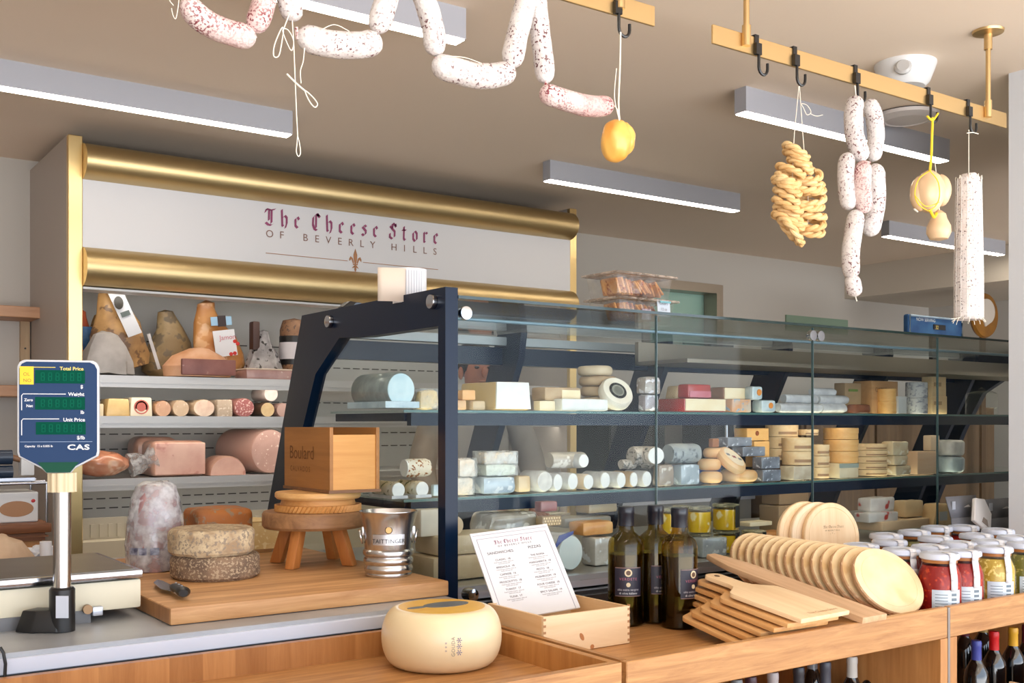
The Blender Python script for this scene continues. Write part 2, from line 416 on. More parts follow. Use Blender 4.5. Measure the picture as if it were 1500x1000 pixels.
def hook(px, label, long=.0):
    x = at(px, 90, Y=YR).x
    t = thing('rail_hook', label, 'hook', (x, YR, H + 1.09), group='black hooks on the brass rails')
    MB().box((-.008, -.0075, -.03), (.008, -.0045, .006)).box((-.008, -.0045, .003), (.008, .0085, .006)).box((-.008, .0055, -.045), (.008, .0085, .003)).box((-.011, -.016, -.052), (.011, -.0045, -.02)).build('clip', black_st, t)
    pts = [(0.002, -.012, -.04), (0.002, -.012, -.085 - long)] + [(.02 - .018 * math.cos(a), -.012, -.085 - long - .02 * math.sin(a)) for a in [k * math.pi / 8 for k in range(1, 9)]] + [(.038, -.012, -.07 - long)]
    MB().tube(pts, .0042, 8).build('hook_wire', black_st, t)
    return Vector((x + .02, YR - .012, H + 1.09 - .105 - long))
hk_e = hook(1106, 'bare black hook beside the brass drop rod')
hk_t = hook(1162, 'black hook carrying the braided pretzel string')
hk_s = hook(1251, 'black hook carrying the bunch of white salamis')
hk_p = hook(1358, 'black hook carrying the yellow-roped cheeses')
hk_f = hook(1416, 'black hook carrying the big netted salami')
hk_y = hook(901, 'black hook carrying the smoked yellow cheese')

# ---------------------------------------------------------------- shelf on the back wall, by the cabinet
e = at(62, 450, Y=5.66)
for z, xx, nm in ((e.z, e.x, 'upper wooden wall shelf beside the tall cabinet'), (at(20, 564, Y=5.66).z, at(46, 564, Y=5.66).x, 'lower wooden wall shelf behind the scale display')):
    t = thing('wall_shelf', nm, 'shelf', (xx - 2.2, 5.9, z))
    MB().box((0, -.24, -.055), (2.2, 0, 0)).bevel(.003, 1).build('board', wood('shelf_oak', (176, 128, 92), (200, 152, 116), 'x', 12), t)
e2 = at(38, 465, Y=5.85)
t = thing('shelf_upright', 'narrow wooden upright under the wall shelf', 'shelf upright', (e2.x, 5.9, at(38, 530, Y=5.85).z - .45))
MB().box((-.022, -.03, 0), (.022, 0, e.z - .055 - (at(38, 530, Y=5.85).z - .45))).build('upright', wood('upright_wood', (176, 146, 110), (198, 168, 130), 'z', 12), t)
for zz in (.52, .72): MB().lathe([(0, 0), (.005, 0), (.005, .003), (0, .003)], T(0, -.03, zz) @ RX(R(90)), seg=10).build('screw', black_pl, t)

# ---------------------------------------------------------------- back work counter and things seen through the case
t = thing('work_counter', 'low steel work counter along the back wall behind the display case', 'counter', (4.3, 5.27, 0))
MB().box((0, 0, 0), (1.5, .58, .86)).build('base_cabinet', mat('grey_laminate', (120, 116, 110), .5), t)
MB().box((-.02, -.02, .86), (1.52, .6, .9)).build('worktop', steel, t)
t = thing('meat_slicer', 'dark kitchen machine on the back counter, seen through the case', 'slicer', (4.75, 5.5, .9))
MB().box((-.25, -.2, .02), (.25, .2, .62)).bevel(.03, 3).build('body', mat('dark_machine', (38, 44, 44), .4), t)
MB().box((-.16, -.215, .36), (.16, -.2, .56)).build('screen', mat('machine_panel', (24, 30, 32), .2), t)
MB().box((-.2, -.22, .1), (.2, -.2, .13)).build('handle', steel, t)
t = thing('plastic_tub', 'blue tub of wrapped goods on the back counter', 'tub', (5.30, 5.48, .9))
MB().prism([(-.25, -.15), (.25, -.15), (.25, .15), (-.25, .15)], 0, .2, None, [(-.28, -.18), (.28, -.18), (.28, .18), (-.28, .18)]).build('tub', mat('blue_plastic', (26, 66, 140), .35), t)
t = thing('tall_dispenser', 'tall dark dispenser at the end of the back counter', 'dispenser', (5.7, 5.6, .9))
MB().box((-.12, -.15, 0), (.12, .15, .7)).bevel(.015, 2).build('body', black_pl, t)
MB().rod((0, -.18, .3), (0, -.18, .5), .02).build('spout', chrome, t)
# take-a-number sign and round plaque past the right end of the case
s0 = at(1331, 459, Y=4.6); s1 = at(1410, 491, Y=4.6)
w, h = s1.x - s0.x, s0.z - s1.z + .03
t = thing('queue_sign', 'blue now-serving number display with pale rim beyond the case', 'sign', (s0.x, 4.6, s0.z - h))
MB().box((0, 0, 0), (w, .05, h)).bevel(.02, 3).build('panel', mat('sign_blue', (24, 62, 112), .3, col2=(52, 96, 140), vs=6), t)
b = MB(); g = .012
b.tube([(g, -.004, g), (w - g, -.004, g), (w - g, -.004, h - g), (g, -.004, h - g)], .008, 8, closed=True); b.build('rim', mat('sign_rim', (150, 170, 186), .3), t)
write(t, [('NOW SERVING', w * .13, h * .7, h * .22)], mat('sign_white', (206, 214, 220), .5), T(0, -.003, 0) @ UPRIGHT)
MB().box((w * .44, -.006, h * .36), (w * .66, -.001, h * .6)).build('number_window', mat('sign_window', (40, 40, 42), .3), t)
write(t, [('32', w * .47, h * .38, h * .24)], mat('sign_digit', (226, 200, 120), .5), T(0, -.0075, 0) @ UPRIGHT)
MB().box((w / 2 - .03, .01, -(s0.z - h - 0)), (w / 2 + .03, .04, 0)).build('post', black_st, t)
q = at(1441, 462, Y=4.75)
t = thing('round_plaque', 'round brown plaque with a white curved emblem beyond the case', 'plaque', (q.x, 4.75, q.z))
rr = .17
MB().lathe([(0, -.02), (rr, -.02), (rr + .01, 0), (rr, .02), (0, .02)], RX(R(90)), seg=48).build('disc', mat('plaque_brown', (112, 72, 24), .4, col2=(150, 100, 30), vs=5), t)
MB().prism([(.0 + .11 * math.cos(a), .03 + .1 * math.sin(a)) for a in [k * math.pi / 14 for k in range(-4, 16)]] + [(-.06, -.02), (-.02, -.09)], .02, .03, RX(R(90))).build('emblem', mat('plaque_white', (200, 190, 178), .5), t)
MB().box((-.03, .0, -q.z), (.03, .02, -.15)).build('stand', wood('plaque_stand', (84, 62, 42), (104, 80, 56), 'z'), t)
t = thing('side_cabinet', 'dark wooden cabinet past the end of the display case', 'cabinet', (5.9, 4.9, 0))
MB().box((0, 0, 0), (2.4, .5, H + .13)).build('carcass', wood('side_wood', (96, 74, 54), (124, 98, 72), 'z', 10), t)
for k in range(3): MB().box((.03 + k * .79, -.02, .1), (.79 + k * .79, 0, H + .05)).build('door', wood('side_wood', 0, 0), t)
# ---------------------------------------------------------------- tall open refrigerated cabinet with lettered header
YC = 5.07
cx0 = at(99, 197, Y=YC).x; cx1 = at(843, 312, Y=YC).x
ztop = H + 1.30
W = cx1 - cx0
cab = thing('refrigerated_cabinet', 'tall open refrigerated cabinet with white lettered header and brass trim', 'cabinet', (cx0, YC, 0))
sidep = .075
cabside = mat('cabinet_side', (178, 168, 160), .5)
for x in (0, W - .05):
    MB().box((x, .02, 0), (x + .05, .83, ztop)).build('side_panel', cabside, cab)
    MB().box((x - .001, -.012, 0), (x + (.062 if x == 0 else .05), .02, ztop)).bevel(.003, 1).build('brass_edge', mat('bright_brass', (236, 208, 150), .3, 1.0), cab)
    if x == 0: xi0 = .062
xi1 = W - .05
MB().box((.05, .78, 0), (xi1, .83, ztop)).build('back_panel', mat('cabinet_liner', (196, 194, 190), .4), cab)
MB().box((.05, .1, H + 1.0), (xi1, .78, ztop - .03)).build('top_housing', mat('dark_top', (50, 48, 48), .6), cab)
zs = lambda y, x=113: at(x, y, Y=YC).z
def half_tube(z0, z1, name):
    r = (z1 - z0) / 2; zc = (z0 + z1) / 2; b = MB()
    prof = [(-.06 - .10 * math.sin(a) + .06, zc + r * math.cos(a)) for a in [k * math.pi / 16 for k in range(17)]] + [(.1, z0), (.1, z1)]
    M = Matrix(((0, 0, 1, 0), (1, 0, 0, 0), (0, 1, 0, 0), (0, 0, 0, 1)))
    b.prism(prof, xi0, xi1 + .0, M); return b.build(name, gold, cab)
zt0, zt1 = zs(262), zs(209)
zb0, zb1 = zs(419), zs(361)
half_tube(zt0, zt1, 'upper_brass_roll'); half_tube(zb0, zb1, 'lower_brass_roll')
MB().box((xi0, -.01, zb1 - .02), (xi1, .06, zt0 + .02)).build('header_panel', panel_w, cab)
MB().box((xi0, -.02, zb0 - .012), (xi1, .1, zb0 - .002)).build('light_strip', white_pl, cab)
hdr = [c for c in cab.children if c.name.startswith('header_panel')][0]
# header lettering on the panel
lx0 = at(388, 340, Y=YC).x - cx0; lx1 = at(640, 360, Y=YC).x - cx0
zh = lambda px, py: at(px, py, Y=YC - .011).z
xh = (lx1 - lx0) / bl_width('The Cheese Store', .62, .55)
zbase = (zh(388, 329) + zh(640, 357)) / 2
b = MB(); blackletter(b, 'The Cheese Store', lx0, zbase, xh, .62, .55, .125, M=T(0, -.0125, 0) @ UPRIGHT)
b.build('shop_name_lettering', plum, hdr)
z2 = (zh(390, 347) + zh(638, 373)) / 2
me = text_mesh('OF BEVERLY HILLS', 1.0, 'LEFT', 1.0); wid = max(v.co.x for v in me.vertices); bpy.data.meshes.remove(me)
sz = (zh(390, 336) - zh(390, 347)) / .72
# spread the capitals over the same width
n = len('OF BEVERLY HILLS'); step = (lx1 - lx0 - .04) / (n - 1)
write(hdr, [(c, lx0 + .02 + i * step, z2, sz, 'CENTER', 1.0) for i, c in enumerate('OF BEVERLY HILLS') if c != ' '], brownlet, T(0, -.0125, 0) @ UPRIGHT, 'town_lettering')
z3 = (zh(390, 370) + zh(640, 395)) / 2; xm = at(519, 382, Y=YC).x - cx0
b = MB(); 
for a0, a1 in ((lx0, xm - .045), (xm + .045, lx1)): b.box((a0, -.0128, z3 - .0015), (a1, -.011, z3 + .0015))
def leaf(pts): b.prism([(xm + x, z3 + z) for x, z in pts], 0, .0015, T(0, -.011, 0) @ UPRIGHT)
leaf([(0, .068), (.011, .035), (.009, .008), (.004, -.012), (-.004, -.012), (-.009, .008), (-.011, .035)])
for s in (1, -1):
    leaf([(s * x, z) for x, z in ((.008, -.006), (.016, .018), (.028, .026), (.036, .012), (.034, .0), (.029, .006), (.023, .012), (.018, .0), (.013, -.012))])
    leaf([(s * x, z) for x, z in ((.003, -.018), (.012, -.026), (.02, -.036), (.012, -.034), (.004, -.03))])
leaf([(-.014, -.012), (.014, -.012), (.014, -.018), (-.014, -.018)]); leaf([(-.004, -.018), (.004, -.018), (.006, -.042), (0, -.058), (-.006, -.042)])
b.build('fleur_de_lis', bronze, hdr)
MB().box((xi0, .14, zb0 + .02), (xi1, .17, zb0 + .035)).build('led_tube', led, cab)
# shelves, slotted back
YS = 5.16
lev = [at(200, 552, Y=YS).z, at(200, 611, Y=YS).z, at(200, 702, Y=YS).z]
for z in lev:
    s = MB().box((xi0, YS - YC + .01, -.02 + z), (xi1, .78, z)).build('shelf', mat('shelf_white', (204, 202, 200), .4), cab)
    MB().box((xi0 + .02, YS - YC + .016, z - .036), (xi1 - .02, YS - YC + .036, z - .024)).build('led_tube', led, s)
    MB().box((xi0, YS - YC, z - .05), (xi1, YS - YC + .012, z + .006)).box((xi0, YS - YC - .006, z - .03), (xi1, YS - YC, z - .022)).build('price_rail', mat('rail_alu', (206, 204, 204), .35, .3), s)
bk = [c for c in cab.children if c.name.startswith('back_panel')][0]
for z in (H + .44, H + .33, H + .12, H - .06, H - .14, H - .40, H - .45):
    b = MB()
    for k in range(44): b.box((.12 + k * .065, .776, z), (.165 + k * .065, .781, z + .006))
    b.build('air_slots', mat('slot_dark', (70, 68, 66), .6), bk)
MB().box((xi0, .1, 0), (xi1, .78, H - .60)).build('base_well', mat('base_grey', (190, 184, 176), .4), cab)
MB().box((xi0, -.01, H - .66), (xi1, .1, H - .54)).box((xi0, -.02, 0), (xi1, .06, H - .7)).build('front_bumper', mat('bumper_cream', (222, 212, 188), .4), cab)
b = MB()
for k in range(70): b.box((.12 + k * .04, .09, H - .53), (.14 + k * .04, .1, H - .47))
b.box((xi0, .1, H - .6), (xi1, .11, H - .44)); b.build('air_grille', mat('grille_cream', (206, 198, 180), .4), cab)

# ---------------------------------------------------------------- contents of the cabinet
ham_c = spots('ham_cured', (166, 124, 78), (204, 158, 100), (126, 92, 62), vs=22, size=.42, rough=.45, bump=.3, ns=9, coat=.3)
ham_g = spots('ham_grey_rind', (150, 122, 82), (184, 156, 112), (126, 108, 84), vs=16, size=.42, rough=.5, bump=.3, ns=8)
ham_o = spots('ham_orange', (190, 120, 60), (208, 146, 84), (222, 170, 120), vs=16, size=.4, rough=.4, bump=.15, ns=7, coat=.4)
ham_r = spots('ham_red_orange', (206, 98, 48), (186, 84, 60), (226, 150, 110), vs=16, size=.36, rough=.4, bump=.15, ns=9, coat=.4)
meat_cut = spots('meat_cut_face', (134, 84, 78), (158, 104, 96), (200, 160, 146), vs=30, size=.28, rough=.4, bump=.1, ns=8)
fat = mat('ham_fat', (230, 178, 140), .45, col2=(214, 150, 104), vs=10)
ham_pink = spots('cooked_ham', (226, 184, 166), (214, 164, 148), (196, 138, 124), vs=18, size=.32, rough=.35, bump=.08, ns=10, coat=.3)
ham_skin = mat('ham_skin', (206, 164, 144), .3, col2=(176, 132, 114), vs=14, coat=.4)
mort = spots('mortadella_face', (200, 160, 148), (208, 170, 158), (238, 218, 206), vs=60, size=.33, rough=.4, bump=.0)
salcut = spots('salami_face', (150, 84, 84), (168, 100, 98), (222, 190, 180), vs=90, size=.42, rough=.45, bump=.05)
def ham(px, py0, py1, wpx, lean, m, label, Y=5.32, thick=.62, seed=0, nm='cured_ham'):
    b0 = at(px, py1, Y=Y); k = tof(b0) / FPX; hgt = (py1 - py0) * k; w = wpx * k * .5
    z0 = lev[0] + .01 + abs(math.sin(lean)) * w * .72
    t = thing(nm, label, 'ham', (b0.x, Y, z0))
    prof = [(0, 0), (w * .72, .012), (w * .98, hgt * .12), (w * 1.0, hgt * .28), (w * .82, hgt * .5), (w * .52, hgt * .72), (w * .36, hgt * .88), (w * .3, hgt * .96), (0, hgt)]
    b = MB(); b.lathe(prof, RY(lean) @ Matrix.Diagonal((1, thick, 1, 1)), seg=28, wob=.18, ws=6)
    for v in b.bm.verts:
        f_ = v.co.z / hgt; v.co.x += w * (.22 * math.sin(f_ * 3.0 + seed) - .1 * f_) * (1 - abs(2 * f_ - 1) * .5); v.co.y += w * .1 * math.sin(f_ * 5 + seed * 2)
    b.rough(.012, 11, seed); b.rough(.004, 34, seed + 3)
    b.build('ham_body', m, t)
    return t, hgt, w
# tucked-in things, from the brass edge along the shelf
t, h, w = ham(137, 425, 520, 50, .12, ham_c, 'shadowed cured ham leg against the cabinet brass edge', Y=5.68, seed=1)
t, h, w = ham(128, 452, 550, 44, -.05, ham_r, 'orange ham with blue label at the brass edge of the cabinet', Y=5.5, seed=2)
MB().box((-.05, -w * .64, .12), (.085, -w * .6, .24)).build('blue_label', mat('label_blue', (44, 92, 150), .5, col2=(80, 124, 170), vs=30), t)
o = at(155, 550, Y=5.24)
t = thing('wax_paper_parcel', 'crumpled translucent paper parcel in front of the orange ham', 'parcel', (o.x, 5.24, lev[0] + .014))
MB().lathe([(0, 0), (.12, 0), (.115, .06), (.085, .13), (.05, .185), (.02, .2), (0, .2)], Matrix.Diagonal((1, .55, 1, 1)), seg=20, wob=.35, ws=14).rough(.012, 22, 3).build('paper', mat('wax_paper', (196, 188, 182), .5, col2=(172, 164, 158), vs=12, bump=.3, bs=30), t)
t, h, w = ham(196, 428, 552, 84, -.32, ham_c, 'long cured ham leaning over with a white and black label', Y=5.40, seed=4)
MB().box((-.035, -.002, -.12), (.035, .002, .12)).xf(T(-.07, -w * .66, h * .66) @ RY(-.4) @ RX(-.12)).build('hang_label', paper, t)
MB().lathe([(0, 0), (.022, 0), (.022, .002), (0, .002)], T(-.1, -w * .66 - .008, h * .76) @ RX(R(78)) @ Matrix.Diagonal((1, 1.5, 1, 1)), seg=18).build('label_emblem', black_pl, t)
MB().box((-.022, -.002, -.012), (.022, .0, .012)).xf(T(-.068, -w * .66 - .008, h * .64) @ RY(-.4) @ RX(-.12)).build('label_band', mat('label_grey', (90, 100, 98), .5), t)
MB().box((-.008, -.002, -.09), (.008, .001, .09)).xf(T(.075, -w * .55, h * .22) @ RY(-.3)).build('seal_strip', mat('seal_strip', (206, 200, 198), .5), t)
t, h, w = ham(250, 435, 535, 76, -.1, ham_g, 'grey-rinded ham standing upright in the middle of the shelf', Y=5.58, seed=6)
t, h, w = ham(322, 440, 552, 80, -.12, ham_o, 'smooth orange ham with a white label printed with red fruit', Y=5.46, seed=8, thick=.5)
lb = MB().box((-.06, -.003, -.075), (.055, .002, .06)).xf(T(-.005, -w * .66, h * .45) @ RY(-.15)).build('printed_label', paper, t)
MB().box((-.055, -.004, 0), (.055, .002, .045)).xf(T(-.02, -w * .56, h * .66) @ RY(-.1)).build('blue_label_top', mat('label_sky', (150, 186, 214), .5), lb)
MB().box((-.02, -.006, -.006), (.024, .0, .05)).xf(T(-.02, -w * .56, h * .66) @ RY(-.1)).build('black_label_band', mat('label_black_red', (40, 22, 24), .5), lb)
for dx, dz in ((.03, -.055), (.05, -.05), (.065, .0), (.05, .012)): MB().ball((-.005 + dx, -w * .66 - .003, h * .43 + dz), .011, .002, .01, sub=2).build('red_fruit', mat('fruit_red', (204, 44, 36), .4), lb)
write(lb, [('Jamon', -.03, .01, .035)], mat('label_pink', (206, 120, 130), .5), T(-.005, -w * .66 - .0045, h * .45) @ RY(-.15) @ UPRIGHT, 'label_lettering')
o = at(292, 552, Y=5.24); k = tof(o) / FPX
t = thing('cut_ham', 'ham with a flat dark cut face lying before the orange ham', 'ham', (o.x, 5.24, lev[0] + .011))
MB().lathe([(0, 0), (.17, 0), (.175, .05), (.13, .1), (.05, .14), (0, .15)], Matrix.Diagonal((1, .5, 1, 1)), seg=28, wob=.12).rough(.006, 16, 2).build('ham_body', fat, t)
MB().box((-.12, -.106, .006), (.15, -.08, .084)).bevel(.006, 2).build('cut_face', meat_cut, t)
o = at(402, 552, Y=5.22)
t = thing('cured_slab', 'wrapped slab of cured meat lying under the speckled pouch', 'cured meat', (o.x, 5.22, lev[0] + .004))
MB().box((-.17, -.05, 0), (.2, .12, .05)).bevel(.01, 2).rough(.004, 30, 1).build('slab', spots('slab_meat', (176, 132, 126), (196, 154, 146), (230, 206, 196), vs=24, size=.3, coat=.4, rough=.3), t)
MB().box((-.172, -.052, .048), (.202, .122, .056)).bevel(.003, 1).build('fat_layer', mat('slab_fat', (226, 204, 184), .4), t)
o = at(386, 540, Y=5.36)
t = thing('speckled_pouch', 'silvery vacuum pouch with dark speckles behind the slab', 'pouch', (o.x, 5.36, lev[0] + .005))
MB().lathe([(0, 0), (.105, 0), (.1, .06), (.07, .15), (.035, .22), (.03, .26), (0, .27)], Matrix.Diagonal((1, .55, 1, 1)), seg=24, wob=.3, ws=16).rough(.008, 30, 3).build('pouch', spots('pouch_silver', (168, 164, 164), (130, 126, 128), (44, 40, 42), vs=34, size=.4, coat=.7, rough=.25, bump=.5), t)
MB().box((-.07, -.03, .16), (-.03, .03, .31)).bevel(.01, 2).build('dark_stub', mat('dark_meat', (70, 46, 40), .5), t)
o = at(431, 540, Y=5.4)
t = thing('wrapped_salume', 'stout dark cured roll with a white paper band at the case end', 'salami', (o.x, 5.4, lev[0] + .005))
MB().lathe([(0, 0), (.07, 0), (.078, .03), (.078, .28), (.06, .33), (0, .345)], seg=28).rough(.004, 20, 2).build('roll', spots('salume_brown', (150, 112, 80), (122, 86, 62), (84, 60, 50), vs=60, size=.4), t)
MB().lathe([(.0805, .12), (.081, .13), (.081, .2), (.0805, .21)], seg=28).build('white_band', mat('band_white', (214, 208, 212), .5), t)
MB().lathe([(.0795, .09), (.08, .095), (.08, .24), (.0795, .245)], seg=28).build('black_band', black_pl, t)
MB().lathe([(0, 0), (.045, .01), (.04, .26), (0, .29)], T(.1, .03, .05), seg=20).build('red_stub', mat('red_meat', (150, 62, 38), .5), t)
# middle shelf: row of cut salumi and cheeses
def row_log(px, py0, py1, label, m_end, m_side, Y=5.26, L=.2, sq=1.0, up=0.0, nm='cut_salami', cat='salami', flat=False):
    o = at(px, (py0 + py1) / 2, Y=Y); k = tof(o) / FPX; r = (py1 - py0) * k / 2
    t = thing(nm, label, cat, (o.x, Y, lev[1] + .003 + up))
    M = T(0, 0, r) @ RX(R(-90)) @ Matrix.Diagonal((sq, 1, 1, 1))
    MB().lathe([(0, 0), (r * .94, 0), (r, .008), (r, L - .02), (r * .7, L), (0, L)], M, seg=26).build('log', m_side, t)
    MB().lathe([(0, -.001), (r * .93, -.001), (r * .93, .002), (0, .002)], M, seg=26).build('cut_face', m_end, t)
    return t
cream = mat('cheese_cream', (236, 220, 186), .5, col2=(224, 204, 166), vs=10, sub=.0)
pale_tan = spots('cured_pale', (206, 180, 150), (190, 160, 130), (226, 208, 184), vs=40, size=.35, coat=.3, rough=.35)
tan = spots('cured_tan', (206, 160, 124), (188, 140, 108), (232, 206, 176), vs=36, size=.35, coat=.4, rough=.3)
z1 = lev[1] + .003
def row_box(x0, x1, y0, label, m, Y=5.26, D=.16, nm='cheese_wedge', cat='cheese', up=0.0, taper=0.0, py1=611):
    a = at(x0, y0, Y=Y); c = at(x1, py1, Y=Y); h = a.z - c.z
    t = thing(nm, label, cat, (a.x, Y, z1 + up))
    w = c.x - a.x
    MB().prism([(0, 0), (w, 0), (w, D), (0, D)], 0, h, None, [(taper * w, taper * .05), (w * (1 - taper * .3), taper * .05), (w * (1 - taper * .3), D), (taper * w, D)]).bevel(min(.012, h * .12), 2).rough(.002, 30, x0).build('block', m, t)
    return t, w, h
row_box(146, 152, 592, 'pale cheese end peeping out behind the scale display', cream, taper=0)
row_box(155, 191, 584, 'yellow cheese block on the middle shelf beside the stamped cheese', mat('cheese_yellow', (222, 190, 130), .45, col2=(206, 172, 112), vs=12, coat=.3), taper=.12)
t, w, h = row_box(190, 224, 582, 'ivory cheese block stamped with a round red seal', mat('cheese_ivory', (226, 216, 192), .4, coat=.4), taper=.08)
for r0, r1 in ((.035, .029), (.022, .0)): MB().lathe([(r0, 0), (r0, .002), (r1, .002), (r1, 0)] if r1 else [(0, 0), (r0, 0), (r0, .002), (0, .002)], T(w * .5, .002, h * .5) @ RX(R(90)), seg=24).build('red_seal', mat('seal_red', (190, 100, 88), .5), t)
row_log(239, 587, 611, 'tan cured loin end between the stamped cheese and the grey roll', tan, tan, nm='cured_loin')
row_log(265, 586, 611, 'grey-beige cured roll wrapped in film, in the cabinet row', pale_tan, pale_tan, nm='cured_roll')
row_log(299, 585, 611, 'pale marbled coppa end in crinkled film', spots('coppa', (226, 206, 186), (206, 170, 150), (160, 110, 94), vs=30, size=.33, coat=.4), pale_tan, nm='coppa', sq=1.25)
row_box(318, 341, 585, 'grey speckled pate block in the cabinet row', spots('pate', (190, 172, 152), (176, 156, 136), (214, 200, 184), vs=60, size=.4), nm='pate_block', cat='pate')
row_log(358, 584, 612, 'large round salami with dark pink cut face', salcut, mat('salami_skin', (176, 120, 112), .4), nm='cut_salami', sq=1.12)
row_log(392, 590, 612, 'small pale-ended dried sausage in a dark wrapper', spots('salami_pale', (216, 192, 148), (196, 164, 120), (120, 90, 60), vs=40, size=.3), mat('dark_skin', (92, 70, 56), .4), nm='dried_sausage', cat='sausage')
row_log(415, 591, 612, 'pinkish sausage end beside the black case leg', mat('pink_end', (186, 154, 144), .4), mat('pink_skin', (176, 140, 130), .4), nm='sausage_end', cat='sausage')
row_log(397, 571, 593, 'silvery wrapped roll lying on top of the small sausages', spots('film_roll', (222, 208, 200), (196, 176, 168), (170, 130, 122), vs=30, size=.3, coat=.6), mat('film_skin', (214, 200, 192), .3, coat=.5), up=.082, nm='film_wrapped_roll', cat='salami')
# lower shelf: cooked hams and mortadella
z2s = lev[2] + .003
def low(px, Y): return at(px, 703, Y=Y).x
t = thing('smoked_turkey', 'rosy smoked breast in clear film at the low shelf end near the scale', 'ham', (low(149, 5.3), 5.3, z2s + .008))
MB().ball((0, 0, .062), .125, .09, .062, amp=.12, fr=2.2, sub=4).build('meat', spots('smoked_meat', (198, 128, 96), (216, 156, 124), (232, 190, 160), vs=14, size=.38, coat=.7, rough=.2, bump=.05), t)
MB().lathe([(.06, 0), (.05, .05), (.03, .08), (.07, .12)], T(.13, 0, .05) @ RY(R(75)), seg=16, wob=.5, ws=20).build('film_tail', film2, t)
t = thing('cooked_ham', 'rounded cooked ham behind the big square-cut ham', 'ham', (low(226, 5.6), 5.6, z2s + .004))
MB().box((-.12, -.1, 0), (.1, .12, .19)).bevel(.06, 4).rough(.006, 12, 3).build('meat', ham_skin, t)
t = thing('cooked_ham', 'big pink ham with a broad squared cut face', 'ham', (low(262, 5.28), 5.28, z2s))
MB().box((-.14, -.03, 0), (.13, .17, .178)).bevel(.04, 4).build('skin', ham_skin, t)
MB().box((-.128, -.036, .01), (.122, -.028, .168)).bevel(.0039, 1).build('cut_face', ham_pink, t)
t = thing('cooked_ham', 'half-round pink ham before the speckled mortadella', 'ham', (low(334, 5.26), 5.26, z2s))
MB().lathe([(0, 0), (.092, 0), (.098, .01), (.098, .17), (0, .18)], T(0, 0, 0) @ RX(R(-90)), seg=24, a0=math.pi, a1=2 * math.pi).build('skin', ham_skin, t)
MB().lathe([(0, -.004), (.091, -.004), (.091, .002), (0, .002)], RX(R(-90)), seg=24, a0=math.pi, a1=2 * math.pi).build('cut_face', ham_pink, t)
t = thing('mortadella', 'very large mortadella with white-flecked face beside the black case leg', 'mortadella', (low(396, 5.3), 5.3, z2s))
M = T(0, 0, .117) @ RZ(R(10)) @ RX(R(-90))
MB().lathe([(0, 0), (.113, 0), (.116, .01), (.116, .36), (0, .38)], M, seg=40).build('casing', mat('mort_casing', (196, 158, 144), .3, coat=.5), t)
MB().lathe([(0, -.002), (.111, -.002), (.111, .002), (0, .002)], M, seg=40).build('cut_face', mort, t)
t = thing('mortadella', 'smaller mortadella end showing behind the half-round ham', 'mortadella', (low(362, 5.69), 5.69, z2s))
M = T(-.03, 0, .1) @ RX(R(-90))
MB().lathe([(0, 0), (.095, 0), (.098, .01), (.098, .1), (0, .11)], M, seg=32).build('casing', MATS['mort_casing'], t)
MB().lathe([(0, -.002), (.094, -.002), (.094, .002), (0, .002)], M, seg=32).build('cut_face', mort, t)
# ---------------------------------------------------------------- glass display case
YG = 2.60                       # front glass plane
XE = 1.602                      # end frame plane
ZT = H + .388; ZB = H - .51
XEND = 5.75
case = thing('display_case', 'long glass-fronted cheese case in a dark steel frame', 'display case', (XE, YG, 0))
D = lambda p: Vector((p.x - XE, p.y - YG, p.z))
def endY(px, py): return at(px, py, X=XE)
def frame_poly():
    """outline of an end/mullion plate in (Y, Z)"""
    return [(YG - .02, ZB), (YG - .02, ZT), (3.566, ZT), (3.89, H - .342), (3.97, H - .53), (3.78, H - .53), (3.70, H - .342), (3.574, H - .042), (3.451, H + .173), (3.262, H + .288), (3.083, H + .279), (YG + .02, H + .279), (YG + .02, ZB)]
def plate(x, th, name, m, poly=None):
    P = [(y - YG, z) for y, z in (poly or frame_poly())]
    M = Matrix(((0, 0, 1, x), (1, 0, 0, 0), (0, 1, 0, 0), (0, 0, 0, 1)))
    return MB().prism(P, -th / 2, th / 2, M).build(name, m, case)
plate(0, .042, 'end_frame', sky_tint_st)
plate(XEND - XE, .042, 'end_frame', sky_tint_st)
seams = [at(p, 600, Y=YG).x for p in (961, 1190, 1373)]
step = seams[1] - seams[0]
legpoly = [(3.40, ZT - .03), (3.566, ZT - .03), (3.89, H - .342), (3.97, H - .53), (3.80, H - .53), (3.72, H - .342), (3.42, H + .25)]
for i in range(5): plate(seams[0] + .04 + i * step - XE, .03, 'rear_leg', sky_tint_st, legpoly)
# beams along the case
LL = XEND - XE
MB().box((0, .93, H + .235), (LL, .975, H + .305)).build('rear_beam', sky_tint_st, case)
MB().box((0, .90, H + .312), (LL, .94, H + .345)).build('top_rail', mat('top_rail_grey', (150, 156, 162), .45, .4), case)
MB().rod((.02, .06, H + .309), (LL, .06, H + .309), .0055, 10).build('glass_rail', mat('rail_blue_grey', (112, 136, 152), .5, .5), case)
